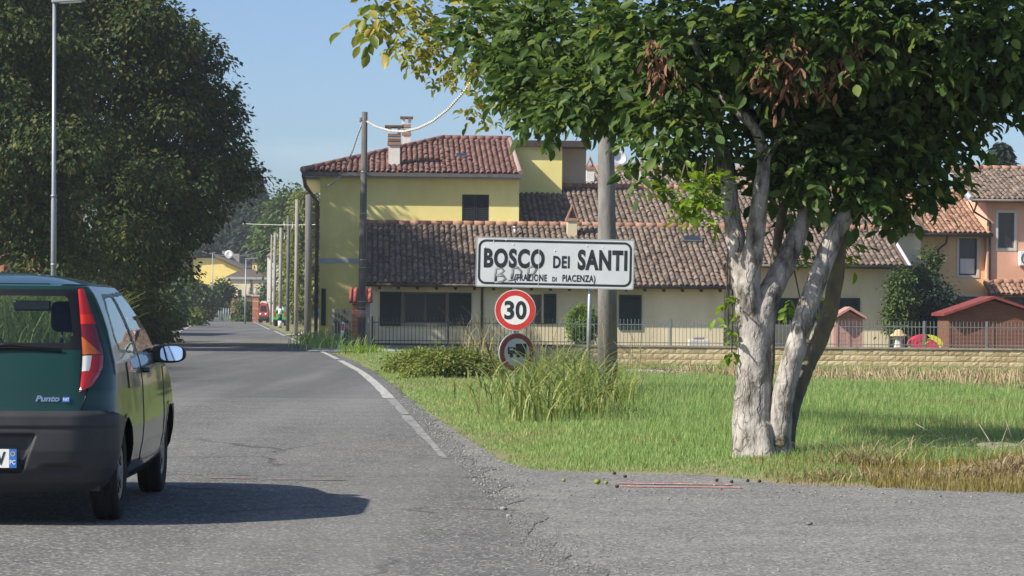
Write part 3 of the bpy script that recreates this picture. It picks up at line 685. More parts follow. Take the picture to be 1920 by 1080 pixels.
# ---- apricot and salmon houses at the right
RZR = R(4.0)
oR = at(1690, 600, 106.0); oR.z = 0; fr = Fr(oR, RZR)
ap = thing('apricot_house', 'apricot rendered house with tiled roof beside the salmon pink house', 'house', oR, RZR)
zg = -.6
ea = fb and fr.p(1740, 434, -.5); eb = fr.p(1861, 441, -.5); ra = fr.p(1800, 362, 4.6); slA = (ra.z - (ea.z + eb.z) / 2) / 5.1; zA = (ea.z + eb.z) / 2
xa0 = fr.p(1560, 440, -.5).x; v_a = Vector((0, 1, slA)).normalized()
tile_roof(ap, (xa0, -.5, zA), (1, 0, 0), v_a, eb.x - xa0, 5.1 * math.sqrt(1 + slA**2), M['tile_new'], seed=6, parts=260)
ha = hole(fr, 1798, 1832, 447, 516, 0); hb = hole(fr, 1793, 1833, 556, 600, 0); hc = hole(fr, 1722, 1750, 492, 520, 0)
xa1 = fr.p(1846, 500, 0).x
wm = MB(); wall_panel(wm, xa0 + .2, xa1, zg, zA + .1, 0, [ha, hb, hc]); box_walls(wm, xa0 + .2, xa1, 0, 9, zg, zA + .1); wm.build('wall', M['orange_w'], ap)
window(ap, *ha, 0, .12, M['gutter'], 0, True); window(ap, *hb, 0, .12, M['gutter'], 2); window(ap, *hc, 0, .12, M['dish'], 1)
def surround(parent, h, y, m, t=.1):
    s = MB(); s.box((h[0]-t, y-.025, h[2]-t), (h[0], y-.003, h[3]+t)); s.box((h[1], y-.025, h[2]-t), (h[1]+t, y-.003, h[3]+t)); s.box((h[0], y-.025, h[3]), (h[1], y-.003, h[3]+t)); s.box((h[0], y-.025, h[2]-t), (h[1], y-.003, h[2]))
    return s.build('window_surround', m, parent)
surround(ap, ha, 0, M['sframe']); surround(ap, hb, 0, M['sframe']); surround(ap, hc, 0, M['dish'], .08)
MB().tube([(xa0, -.56, zA - .06), (eb.x, -.56, zA - .06)], .08, 8).build('gutter', M['gutter'], ap)
d0 = fr.p(1777, 440, -.5)
MB().tube([(d0.x, -.5, zA - .1), (d0.x - .02, -.3, zA - .4), (d0.x - .28, -.08, zA - .65), (d0.x - .28, -.08, zg)], .05, 8).build('downpipe', M['gutter'], ap)
sa = thing('salmon_house', 'salmon pink two storey house at the frame edge with wall air conditioner', 'house', oR, RZR)
es = fr.p(1830, 373, -.95); rs = fr.p(1860, 318, 3.6); slS = (rs.z - es.z) / 4.5; xs0 = fr.p(1822, 373, -.95).x; xs1 = xs0 + 9
v_s = Vector((0, 1, slS)).normalized()
tile_roof(sa, (xs0, -.95, es.z), (1, 0, 0), v_s, xs1 - xs0, 4.5 * math.sqrt(1 + slS**2), M['tile'], seed=7, parts=200)
yS = -.35; x0s = xa1 + .005
hs = hole(fr, 1871, 1902, 399, 465, yS); hd = hole(fr, 1882, 1960, 558, 640, yS)
wm = MB(); wall_panel(wm, x0s, xs1 - .3, zg, es.z + .1, yS, [hs, hd]); box_walls(wm, x0s, xs1 - .3, yS, 9, zg, es.z + .1); wm.build('wall', M['pink_w'], sa)
window(sa, *hs, yS, .1, M['greygut'], 0); window(sa, *hd, yS, .12, M['gutter'], 1); surround(sa, hs, yS, M['sframe'])
MB().tube([(xs0, -1.0, es.z - .06), (xs1, -1.0, es.z - .06)], .08, 8).build('gutter', M['gutter'], sa)
vg = Vector((xs0 - .03, -.98, es.z + .02)); MB().tube([vg, vg + v_s * 4.8], .09, 6).build('verge_board', M['bluegrey'], sa)
pa = fr.p(1858, 552, yS - 1.1); pb = fr.p(1858, 531, yS)
slP = (pb.z - pa.z) / 1.1
pr = tile_roof(sa, (pa.x, yS - 1.1, pa.z), (1, 0, 0), Vector((0, 1, slP)).normalized(), 4, 1.08 * math.sqrt(1 + slP**2), M['tile_new'], seed=8, parts=80); pr.name = 'porch_roof'
q = fr.p(1912, 498, yS - .3); q2 = fr.p(1912, 471, yS - .3)
ac = MB().box((q.x, yS - .32, q.z), (q.x + .8, yS - .03, q2.z), .02).build('air_conditioner', M['dish'], sa)
fm = MB(); fm.lathe([(.24, 0), (.26, .01), (.26, .03), (.2, .03)], 18, 'Y', (q.x + .3, yS - .352, (q.z + q2.z) / 2)); fm.build('fan_grille', M['greygut'], ac)
MB().tube([(xs0 + .25, yS - .5, es.z - .1), (xs0 + .2, yS - .2, es.z - .5), (x0s + .1, yS - .07, es.z - .9), (x0s + .1, yS - .07, zg)], .05, 8).build('downpipe', M['gutter'], sa)

# ---------------------------------------------------------------- garden wall, railings
oG = at(692, 640, 86.0); oG.z = 0; fg = Fr(oG, R(.6))
xs_ = fg.p(1040, 660, 0).x; xg1 = fg.p(2080, 660, 0).x
zc0 = fg.p(700, 640, 0).z; zc1 = fg.p(1700, 655, 0).z; zc = (zc0 + zc1) / 2
kw = thing('kerb_wall', 'low plain concrete garden wall with brown coping beside the wooden pole', 'wall', oG, fg.rz)
MB().box((.06, 0, -.6), (xs_ - .01, .2, zc - .06)).build('wall_body', M['conc'], kw)
MB().box((.04, -.04, zc - .057), (xs_ - .005, .24, zc)).build('coping', M['gutter'], kw)
gw_ = thing('garden_wall', 'low yellow split stone garden wall with coping behind the field', 'wall', oG, fg.rz)
MB().box((xs_, .03, -1.0), (xg1, .2, zc - .06)).build('wall_core', M['mortar'], gw_)
for k in range(int((xg1 - xs_) / 2.0)): MB().box((xs_ + k*2.0, -.05, zc - .057), (xs_ + k*2.0 + 1.99, .25, zc + .003)).build('coping', M['capst'], gw_)
BW, BH = .5, .19
blocks = []
for v in range(5):                       # five rock faced block shapes shared by all
    n1, n2 = 6, 4; bmv, bmf = [], []
    for j in range(n2):
        for i in range(n1):
            e = (i in (0, n1-1)) or (j in (0, n2-1))
            bmv.append((BW*.98 * i/(n1-1), -(0 if e else rng.uniform(.005, .018)), BH*.93 * j/(n2-1)))
    for j in range(n2-1):
        for i in range(n1-1): bmf.append((j*n1+i, j*n1+i+1, (j+1)*n1+i+1, (j+1)*n1+i))
    o_ = len(bmv); bmv += [(0, .06, 0), (BW*.98, .06, 0), (BW*.98, .06, BH*.93), (0, .06, BH*.93)]
    bmf += [(0, o_, o_+1, n1-1), (n1-1, o_+1, o_+2, n1*n2-1), (n1*n2-1, o_+2, o_+3, n1*(n2-1)), (n1*(n2-1), o_+3, o_, 0)]
    me = bpy.data.meshes.new('block'); me.from_pydata(bmv, [], bmf); me.materials.append(M['block']); blocks.append(me)
for r in range(5):
    z = zc - .065 - (r + 1) * BH; off = (r % 2) * BW / 2
    for k in range(int((xg1 - xs_ - off) / BW)):
        o = bpy.data.objects.new('block', blocks[(k * 7 + r * 3) % 5]); COL.objects.link(o); o.parent = gw_
        o.location = (xs_ + off + k * BW, random.uniform(-.008, .004), z)
ft = fg.p(1300, 602, .1).z
M['rail_dark'] = mat('dark_painted_iron', (.055, .065, .065), (.085, .095, .095), 4, .55, spec=.4)
M['rail'] = mat('grey_painted_iron', (.13, .15, .16), (.19, .21, .22), 4, .5, spec=.4)
def railing(label, x0, x1, m, posts, rot=0):
    f = thing('iron_railing', label, 'railing', oG, fg.rz)
    for zz in (zc + .09, ft - .13): MB().box((x0, .085, zz - .014), (x1, .115, zz + .014)).build('rail', m, f)
    pm = MB().box((-.009, -.009, 0), (.009, .009, ft - zc + .02)).add([(-.009, -.009, ft-zc+.02), (.009, -.009, ft-zc+.02), (.009, .009, ft-zc+.02), (-.009, .009, ft-zc+.02), (0, 0, ft-zc+.07)], [(0,1,4),(1,2,4),(2,3,4),(3,0,4)]).mesh('picket'); pm.materials.append(m)
    n = int((x1 - x0) / .122)
    for k in range(n):
        o = bpy.data.objects.new('picket', pm); COL.objects.link(o); o.parent = f; o.location = (x0 + .06 + k * .122, .1, zc)
    for xp in posts: MB().box((xp - .03, .065, zc), (xp + .03, .135, ft + .07)).build('post', m, f)
railing('dark iron railing on the plain concrete wall in front of the green shuttered window', .12, xs_, M['rail_dark'], [.1, 2.6, 4.9])
railing('grey iron railing on the yellow stone wall in front of the sheds', xs_ + .02, xg1, M['rail'], [fg.p(x, 620, .1).x for x in (1257, 1495, 1733, 1850)])
# ---------------------------------------------------------------- signs
M['signgrey'] = mat('pale_sign_sheet', (.54, .58, .61), (.61, .645, .675), 2.5, .45, detail=7, spec=.4)
M['signback'] = mat('sign_edge_metal', (.36, .38, .38), (.44, .46, .46), 5, .5, metal=.4)
M['ink'] = mat('black_sign_ink', (.016, .022, .03), (.035, .042, .05), 9, .5, detail=7)
M['spray'] = ramp_colors(mat('grey_spray_paint', (.1, .1, .1), (.3, .3, .3), 16, .7, detail=7), [(.3, (.12, .125, .13)), (.75, (.32, .34, .355))])
M['red'] = mat('red_sign_film', (.52, .035, .03), (.58, .05, .04), 5, .4, spec=.4)
M['red_old'] = mat('faded_red_sign_film', (.24, .045, .038), (.33, .08, .06), 7, .55, detail=7)
M['white'] = mat('white_sign_film', (.72, .73, .72), (.78, .79, .78), 4, .4)
M['white_old'] = mat('weathered_white_sign_film', (.46, .50, .50), (.56, .60, .60), 4, .5)
YS = 37.5; pxm = F / YS
ts = at(1040.5, 493.5, YS)
town = thing('town_sign', 'wide pale place name sign reading BOSCO DEI SANTI with BDP graffiti', 'sign', (ts.x, ts.y, 0), 0)
zS = ts.z; W2, H2 = 148 / pxm, 46.5 / pxm
def rrect(w, h, r, n=6):
    P = []
    for cx, cz, a0 in ((w-r, -(h-r), -90), (w-r, h-r, 0), (-(w-r), h-r, 90), (-(w-r), -(h-r), 180)):
        for k in range(n + 1):
            a = R(a0 + 90 * k / n); P.append((cx + r * math.cos(a), cz + r * math.sin(a)))
    return P
rollS = R(.75)
board = MB().prism(rrect(W2, H2, .025), 0, .03).build('board', M['signgrey'], town, (0, 0, zS)); board.rotation_euler = (0, rollS, 0)
def ring(outer, inner, y):
    n = len(outer); return MB().add([(x, y, z) for x, z in outer] + [(x, y, z) for x, z in inner], [(i, (i+1) % n, n + (i+1) % n, n + i) for i in range(n)])
ring(rrect(W2 - .03, H2 - .035, .11), rrect(W2 - .062, H2 - .067, .08), -.002).build('border', M['ink'], board)
ring(rrect(W2 + .004, H2 + .004, .026), rrect(W2 - .012, H2 - .012, .02), -.0016).build('edge_trim', M['signback'], board)
def sx(x): return (x - 1040.5) / pxm
def letters(txt, x0, x1, y0, y1, bold, m=None, parent=board, sk=0.0):
    # y measured on the photo at the word's middle, un-tilted about the board centre
    xm_ = (x0 + x1) / 2; dy = math.tan(R(1.25)) * (xm_ - 1040.5)
    zb = -(y1 - dy - 493.5) / pxm
    me = text_mesh(txt, (x1 - x0) / pxm, (y1 - y0) / pxm, .003, bold, sk, 1.12)
    o = obj('lettering', me, m or M['ink'], parent, (sx(x0), 0, zb)); return o
letters('BOSCO', 907, 1021, 466, 503, .045); letters('DEI', 1037, 1068, 480, 503, .035); letters('SANTI', 1083, 1176, 468.5, 507.5, .045)
letters('(FRAZIONE', 965, 1026, 514, 531, .03); letters('DI', 1036, 1044, 519, 528, .03); letters('PIACENZA)', 1055, 1117, 515.5, 532.5, .03)
def stroke(pts, r=.021):
    return MB().tube([(sx(x), -.0035, -(y - (x - 1040.5) * .02 - 493.5) / pxm) for x, y in pts], r, 6)
def flat(mb):            # spray line lies flat on the board
    mb.v = [(x, -.0018 + (y + .0035) * .05, z) for x, y, z in mb.v]; return mb
for pts in ([(929, 503), (930, 528)], [(929, 503), (941, 502), (945, 508), (938, 514), (931, 516)], [(932, 516), (944, 517), (949, 523), (942, 528), (928, 529)],
            [(962, 503), (960, 524)], [(960, 501), (971, 502), (978, 510), (975, 519), (963, 524), (953, 525)],
            [(990, 502), (991, 526)], [(990, 501), (1001, 499), (1006, 505), (1001, 513), (992, 514)]):
    flat(stroke(pts)).build('graffiti', M['spray'], board)
MB().box((sx(1010) - .003, -.0045, -H2 + .02), (sx(1010) + .003, -.0038, H2 * .55)).build('scratch', M['white'], board)
for x, y in ((908, 466), (948, 452), (1040, 470), (1100, 460), (962, 460), (925, 455), (1130, 462)):
    MB().lathe([(0, -.008), (.007, -.006), (.009, -.001)], 8, 'Y', (sx(x), -.001, -(y - 493.5) / pxm)).build('rivet', M['white'], board)
for xb in (965, 1108):
    b0 = gnd(1103 if xb > 1000 else 965, 757); a = sx(xb)
    lean = -.035 if xb > 1000 else 0
    MB().tube([(a + lean, .07, -.1), (a, .06, zS + H2 * .9)], .03, 10).build('post', M['galv'], town)
    for zz in (-.2, .2): MB().box((a - .05, .028, zS + zz - .02), (a + .05, .1, zS + zz + .02)).build('bracket', M['signback'], town)
def disc(mb, r, y, n=40, rx=1.0): mb.add([(r * rx * math.cos(2*math.pi*k/n), y, r * math.sin(2*math.pi*k/n)) for k in range(n)], [tuple(range(n))]); return mb
def circ(r, n=40): return [(r * math.cos(2*math.pi*k/n), r * math.sin(2*math.pi*k/n)) for k in range(n)]
def round_sign(label, c, r, yaw, redm, whm, t_in):
    s = thing('road_sign', label, 'sign', (c.x, c.y, 0), yaw)
    b = MB().prism(circ(r), 0, .025).build('plate', M['signback'], s, (0, 0, c.z))
    disc(MB(), r * .975, -.002).build('white_rim', M['white'] if redm is M['red'] else M['signback'], b)
    ring(circ(r * .95), circ(r * t_in), -.005).build('red_ring', redm, b)
    disc(MB(), r * t_in * 1.01, -.004).build('face', whm, b); return s, b
Y3 = 37.2; c = at(966, 581.5, Y3); r3 = 39 * Y3 / F
s3, b3 = round_sign('round 30 speed limit sign with bright red ring below the place name board', c, r3, R(1), M['red'], M['white'], .70)
k3 = Y3 / F
for ch, x0, x1 in (('3', 945.5, 964), ('0', 966.5, 987)):
    obj('numeral', text_mesh(ch, (x1 - x0) * k3, 35 * k3, .007, .03), M['ink'], b3, ((x0 - 966) * k3, 0, -17.5 * k3))
MB().tube([(0, .06, -c.z - .1), (0, .06, r3 * .6)], .026, 10).build('post', M['galv'], b3)
Y4 = 37.15; c = at(969, 661, Y4); r4 = 37 * Y4 / F
s4, b4 = round_sign('weathered round no lorries sign half hidden in tall grass', c, r4, R(27), M['red_old'], M['white_old'], .72)
MB().box((-.145, -.008, -.02), (-.03, -.006, .075)).build('lorry_cab', M['ink'], b4)
MB().box((-.022, -.008, -.025), (.15, -.006, .125)).build('lorry_box', M['ink'], b4)
for x in (-.09, .02, .1): MB().prism([(x + a, -.045 + b) for a, b in circ(.028, 14)], -.0085, -.006).build('lorry_wheel', M['ink'], b4)
MB().box((-.12, -.0086, .03), (-.06, -.0082, .06)).build('lorry_window', M['white_old'], b4)
MB().box((-.03, .03, -.08), (.03, .09, .08)).build('clamp', M['signback'], b4)

# ---------------------------------------------------------------- poles, lamps, cables
cp = gnd(1140, 738); Yc = cp.y
M['pole_c'] = mat('lichen_concrete', (.145, .14, .132), (.24, .234, .224), 2.2, .93, .5, 30, detail=9, stretch=(3, 3, .7))
conc_pole = tag(MB().tube([(cp.x, Yc, -.1), at(1138, 450, Yc), at(1136, 220, Yc), at(1135, -180, Yc)], [.162, .145, .125, .095], 20).build('utility_pole', M['pole_c']),
    'thick round concrete utility pole standing behind the place name sign', 'pole')
# pole of the yellow house
M['pole_w'] = mat('weathered_grey_pole', (.085, .085, .085), (.15, .145, .14), 2.5, .9, .4, 30, stretch=(4, 4, .5))
Yw = 85.4; wp0 = at(677, 660, Yw); wp1 = at(684, 210, Yw)
wp = thing('cable_pole', 'dark grey slender pole with a pink band in front of the yellow house', 'pole', wp0)
MB().tube([(0, 0, -.3), (wp1 - wp0) * .5, wp1 - wp0], [.13, .118, .09], 12).build('shaft', M['pole_w'], wp)
def band(y0, y1, m, nm, ex=.012):
    t0, t1 = (660 - y0) / 450, (660 - y1) / 450; d = wp1 - wp0
    MB().tube([d * t0, d * t1], [.13 - .04 * t0 + ex, .13 - .04 * t1 + ex], 12).build(nm, m, wp)
band(596, 581, mat('faded_pink_band', (.33, .19, .17), (.38, .23, .2), 4, .8), 'painted_band', .004)
for y in (322, 400, 487, 501, 565, 576): band(y + 1, y - .5, M['galv'], 'strap')
for k, s in enumerate((-1, 1)): MB().tube([(wp1 - wp0) - Vector((0, 0, .15)), (wp1 - wp0) + Vector((-.16, s * .05, -.32 + .1 * k))], .03, 6).build('insulator', M['pole_w'], wp)
def catenary(a, b, sag, n=24): return [a.lerp(b, i/n) - Vector((0, 0, 4 * sag * (i/n) * (1 - i/n))) for i in range(n + 1)]
M['cable'] = mat('pale_twisted_cable', (.62, .61, .57), (.78, .77, .73), 14, .7, detail=2)
M['cable_d'] = mat('dark_cable_insulation', (.12, .12, .11), (.17, .17, .16), 14, .7)
def twisted(pts, r, label, m1, m2, turns=60):
    P = [Vector(p) for p in pts]; N = turns * 6; out = [[], []]
    for i in range(N + 1):
        t = i / N * (len(P) - 1); j = min(int(t), len(P) - 2); p = P[j].lerp(P[j+1], t - j)
        for s in (0, 1):
            a = 2 * math.pi * i / 6 / 1.0 + s * math.pi
            out[s].append(p + Vector((0, math.cos(a), math.sin(a))) * r)
    o = thing('overhead_cable', label, 'cable'); MB().tube(out[0], r * 1.1, 5).build('strand', m1, o); MB().tube(out[1], r * 1.1, 5).build('strand', m2, o); return o
ctop = at(1135, -150, Yc); ca = wp1 - Vector((0, 0, .3))
way = []
for x, y, u in ((688, 228, 0), (706, 238, .05), (730, 245, .10), (757, 246.5, .16), (785, 240, .225), (812, 227, .29), (840, 205, .36), (870, 172, .43), (897, 134, .50), (915, 105, .55), (1000, -20, .75), (1135, -150, 1)):
    way.append(at(x, y, 1 / ((1 - u) / Yw + u / Yc)))
twisted(way, .019, 'pale twisted cable sagging between the house pole and the concrete pole', M['cable'], M['cable_d'], 110)
hc_ = fb.p(612, 350, yY - .05); hcw = Matrix.Rotation(RZB, 3, 'Z') @ hc_ + oB
twisted([at(x, y, Yw + (hcw.y - Yw) * u) for x, y, u in ((680, 230, 0), (672, 250, .15), (662, 280, .35), (650, 310, .58), (635, 334, .78), (620, 346, .93), (611, 350, 1))], .02, 'short twisted cable dropping from the pole to the yellow house corner', M['cable'], M['cable_d'], 34)
# the row of poles down the road
M['pole_p'] = mat('pale_concrete_pole', (.21, .2, .175), (.31, .295, .265), 2.5, .9, .3, 30, stretch=(3, 3, .6))
prow = [(578, 628, 365, 118, .17, .15, M['pole_w'], 'thick dark pole beside the yellow house downpipe'),
        (556, 624, 374, 124, .105, .085, M['pole_p'], 'tall pale pole, nearest of the row down the road'),
        (540, 618, 404, 150, .11, .085, M['pole_w'], 'grey pole second in the row with curved bracket near its top'),
        (526, 613, 427, 172, .12, .10, M['pole_p'], 'pole with black and white painted foot in front of the green van'),
        (515, 609, 436, 200, .12, .11, M['pole_p'], 'square topped concrete pole behind the green van'),
        (508.5, 609, 440, 205, .08, .07, M['pole_p'], 'thin pale pole farthest along the road')]
polei = {}
for i, (x, yb, yt, Y, r0, r1, m, lab) in enumerate(prow):
    b = at(x - 1, yb, Y); t = at(x + 1, yt, Y); p = thing('roadside_pole', lab, 'pole', b, 0, 'poles along the village road')
    MB().tube([(0, 0, -.8), (t - b) * .5, t - b], [r0, (r0 + r1) / 2, r1], 10).build('shaft', m, p); polei[i] = t
    if i in (2, 3):
        for s in (-1, 1): MB().tube([(t - b) + Vector((0, 0, -.9)), (t - b) + Vector((s * .22, 0, -.75)), (t - b) + Vector((s * .26, 0, -.35))], .025, 6).build('bracket', M['galv'], p)
    if i == 1: MB().tube([(t - b) + Vector((0, 0, -.5)), (t - b) + Vector((-.3, 0, -.3))], .04, 6).build('insulator', M['pole_w'], p)
    if i == 3:
        for k, mm in enumerate((M['white'], M['ink'], M['white'])): MB().tube([(0, 0, .02 + k * .4), (0, 0, .4 + k * .4)], r0 + .012, 12).build('painted_band', mm, p)
def wire(pts, r, lab): return tag(MB().tube(pts, r, 5).build('overhead_wire', M['cable']), lab, 'wire')
wire(catenary(at(596, 421, 118), at(455, 419, 175), .05), .013, 'straight thin wire crossing the dark conifers from the yellow house')
wire(catenary(at(513, 460, 200), at(380, 472, 150), .5), .016, 'sagging wire from the far concrete pole into the lime tree')
# street lamps
M['lampgrey'] = mat('grey_lamp_paint', (.25, .28, .32), (.30, .33, .37), 3, .45, metal=.3, spec=.5)
def lamp(label, x, yb, yt, Y, r, arm, side=1, collars=()):
    b = gnd(x, yb) if Y is None else at(x, yb, Y); Y = b.y; b = Vector((b.x, Y, 0)); t = at(x + 2, yt, Y); h = t - b
    o = thing('street_lamp', label, 'street lamp', b, 0, 'street lamps')
    MB().tube([(0, 0, -.2), h * .45, h * .46, h], [r, r * .9, r * .75, r * .62], 12).build('column', M['lampgrey'], o)
    for c_ in collars: MB().tube([h * c_, h * (c_ + .006)], r * 1.02, 12).build('collar', M['lampgrey'], o)
    hd = MB().box((-.05 * side, -.1, -.035), (arm * side, .1, .025), .02).build('lamp_head', M['lampgrey'], o); hd.location = h; hd.rotation_euler = (0, R(-4) * side, 0)
    MB().box((.12 * side, -.08, -.05), ((arm - .08) * side, .08, -.037)).build('lens', M['dish'], hd); return o
lamp('tall grey street lamp rising behind the dark green car', 100, 690, 3, 60, .068, .7, 1, (.27, .46))
lamp('small street lamp in front of the grey hipped house', 459.5, 585, 485, 215, .07, 1.0)
lamp('pale street lamp standing beside the round bush', 397, 602, 474, 255, .08, .3)
lamp('short pale lamp column at the left edge of the far bush', 333, 580, 505, 200, .07, .3, -1)

# ---------------------------------------------------------------- garden things behind the railing
M['shedwood'] = mat('brown_shed_boards', (.15, .065, .04), (.21, .095, .058), 4, .8, .25, 40, stretch=(.4, 1, 6))
M['shedroof'] = mat('dark_red_shed_roof', (.17, .035, .035), (.23, .055, .05), 4, .7)
M['pinkwood'] = mat('faded_pink_wood', (.36, .20, .17), (.44, .26, .22), 5, .85, .2, 40)
Ysh = 90.0
def shed(label, xl, xr_, xap, yap, yel_, yer, ybase, Y, m, mr, depth, nboard, ov):
    a, b, tp = at(xl, yel_, Y), at(xr_, yer, Y), at(xap, yap, Y); zb = at(xl, ybase, Y).z - .5
    o = thing('garden_shed', label, 'shed', (a.x, Y, zb))
    w = b.x - a.x; ze = (a.z + b.z) / 2 - zb; zt = tp.z - zb; xa = tp.x - a.x
    MB().prism([(ov, 0), (w - ov, 0), (w - ov, ze), (xa, zt - .06), (ov, ze)], .03, depth).build('wall', m, o)
    for k in range(nboard):
        z0 = ze * k / nboard; MB().box((ov + .05, .002, z0 + .012), (w - ov - .05, .029, ze * (k+1) / nboard)).build('board', m, o)
    for x in (ov, xa - .05, w - ov - .1): MB().box((x, -.02, 0), (x + .1, .028, ze)).build('corner_post', m, o)
    r_ = MB(); r_.prism([(-.02, ze - .04), (xa, zt + .0), (w + .02, ze - .04), (w + .02, ze + .05), (xa, zt + .09), (-.02, ze + .05)], -.35, depth + .2)
    r_.build('roof', mr, o); return o
shed('brown wooden garden shed with dark red pitched roof', 1768, 1962, 1862, 560, 592, 590, 655, Ysh, M['shedwood'], M['shedroof'], 2.2, 12, .18)
shed('small faded pink wooden playhouse against the cream wall', 1562, 1622, 1592, 580, 597, 596, 655, Ysh - .6, M['pinkwood'], M['pinkwood'], 1.0, 6, .08)
# red and yellow toy house
M['toyred'] = mat('pink_red_plastic', (.55, .03, .07), (.62, .05, .10), 3, .4); M['toyyel'] = mat('lime_yellow_plastic', (.60, .62, .04), (.66, .68, .07), 3, .4)
t0 = at(1707, 660, 88.5); t1 = at(1768, 660, 88.5); zt_ = at(1737, 627, 88.5).z - t0.z; w = t1.x - t0.x
toy = thing('toy_house', 'red and lime yellow plastic play dome behind the railing', 'toy', (t0.x, 88.5, t0.z - .1))
dome = [(w/2 - w/2 * math.cos(math.pi * k / 14), .35 + (zt_ - .25) * math.sin(math.pi * k / 14)) for k in range(15)]
MB().prism([(w*.05, 0), (w*.95, 0)] + [(w/2 + (p[0] - w/2) * .9, p[1] - .05) for p in dome[::-1]], .02, .75).build('body', M['toyyel'], toy)
half = dome[:8]; MB().prism([(0, .33)] + half + [(half[-1][0], half[-1][1] - .14)] + [(p[0] + .12, p[1] - .13) for p in half[::-1]], -.03, .8).build('red_roof', M['toyred'], toy)
half = dome[7:]; MB().prism([(w, .33)] + half[::-1] + [(half[0][0], half[0][1] - .14)] + [(p[0] - .12, p[1] - .13) for p in half], -.03, .8).build('yellow_roof', M['toyyel'], toy)
MB().prism([(w*.5, 0), (w*.86, 0), (w*.86, .4), (w*.68, .56), (w*.5, .4)], -.01, .03).build('red_door', M['toyred'], toy)
MB().box((w*.12, -.02, .12), (w*.42, .019, .42), .02).build('red_panel', M['toyred'], toy)
# small figure lamp / pale pot, pale table, green planter
M['pot'] = mat('pale_stone_pot', (.5, .48, .44), (.6, .58, .54), 5, .8); M['straw'] = mat('straw_hat', (.45, .33, .18), (.55, .42, .25), 6, .9)
q = at(1685, 655, 88.6); gp = thing('garden_ornament', 'small pale garden ornament with straw coloured top behind the railing', 'ornament', (q.x, 88.6, q.z - .15))
MB().lathe([(.16, 0), (.2, .1), (.14, .3), (.12, .45), (.17, .55), (.1, .62), (0, .63)], 14).build('body', M['pot'], gp)
MB().lathe([(.3, .6), (.26, .66), (.16, .7), (.13, .8), (0, .83)], 14).build('hat', M['straw'], gp)
q = at(1310, 640, 88.2); tb = thing('garden_trough', 'low pale trough behind the railing near the tree trunk', 'trough', (q.x, 88.2, q.z - .2))
MB().box((-.35, -.2, 0), (.35, .2, .26), .03).build('body', M['pot'], tb); MB().box((-.2, -.15, .262), (.18, .15, .36), .04).build('lid', M['conc'], tb)
# gate pillar with its little tiled hat, picket gate, guide post, blue sign, by the yellow house
Yg2 = 87.0
q0, q1 = at(657, 640, Yg2), at(694, 568, Yg2)
gp_ = thing('gate_pillar', 'brick gate pillar with small red tiled hat beside the grey pole', 'pillar', (q0.x, Yg2, 0))
wq, hq = q1.x - q0.x, q1.z
MB().box((.04, .05, -.1), (wq - .04, .55, hq)).build('core', M['mortar'], gp_)
br = MB().box((0, 0, 0), (.2, .05, .055)).mesh('brick'); br.materials.append(M['brick'])
for r in range(int(hq / .065)):
    for k in range(3):
        x = .045 + k * .21 - (r % 2) * .0
        if x + .2 > wq: continue
        o = bpy.data.objects.new('brick', br); COL.objects.link(o); o.parent = gp_; o.location = (x, .0, r * .065)
hz = at(670, 541, Yg2).z
mtr = mat('new_red_tiles', (.33, .09, .07), (.40, .13, .10), 4, .8)
rf = MB().add([(-.05, -.2, hq), (wq + .05, -.2, hq), (wq + .05, .3, hz), (-.05, .3, hz), (-.05, .8, hq), (wq + .05, .8, hq)], [(0, 1, 2, 3), (3, 2, 5, 4), (0, 3, 4), (1, 5, 2), (0, 4, 5, 1)]).build('roof', mtr, gp_)
for k in range(5):
    x = k * wq / 4; MB().tube([(x, -.22, hq + .015), (x, .3, hz + .015)], [.05, .043], 8).build('tile', mtr, rf)
q0, q1 = at(622, 632, 88), at(660, 578, 88)
gt = thing('picket_gate', 'dark grey pointed picket gate left of the brick pillar', 'gate', (q0.x, 88, 0)); wg = q1.x - q0.x
for k in range(7):
    x = wg * k / 7; MB().prism([(x, 0), (x + wg / 8.2, 0), (x + wg / 8.2, q1.z - .08), (x + wg / 16.4, q1.z), (x, q1.z - .08)], 0, .03).build('picket', M['rail_dark'] if k else M['conc'], gt)
MB().box((0, .03, .25), (wg, .07, .33)).build('rail', M['rail_dark'], gt); MB().box((0, .03, .85), (wg, .07, .93)).build('rail', M['rail_dark'], gt)
q0 = at(638, 640, 85); gpz = at(645, 602, 85)
de = thing('guide_post', 'leaning white guide post with red reflector in the verge', 'guide post', (q0.x, 85, 0))
post = MB().prism([(-.06, -.2), (.06, -.2), (.05, gpz.z - .06), (-.05, gpz.z)], -.03, .03).build('post', M['white'], de); post.rotation_euler = (0, R(7), 0)
MB().box((-.035, -.036, gpz.z - .3), (.035, -.032, gpz.z - .08)).build('reflector', M['red'], post)
M['blue'] = mat('blue_sign_film', (.03, .14, .50), (.04, .18, .55), 4, .4)
bs = at(603, 586, 98); bsg = thing('arrow_sign', 'small tilted blue round sign with white arrow by the house corner', 'sign', (bs.x, 98, 0), R(-20))
pl = MB().prism(circ(.19, 24), 0, .02).build('plate', M['blue'], bsg, (0, 0, bs.z)); pl.rotation_euler = (0, R(20), 0)
MB().box((-.12, -.008, -.02), (.06, -.003, .02)).add([(.04, -.008, -.06), (.13, -.008, 0), (.04, -.008, .06)], [(0, 1, 2)]).build('arrow', M['white'], pl)
MB().tube([(0, .05, -.1), (0, .05, bs.z + .1)], .03, 8).build('post', M['galv'], bsg)

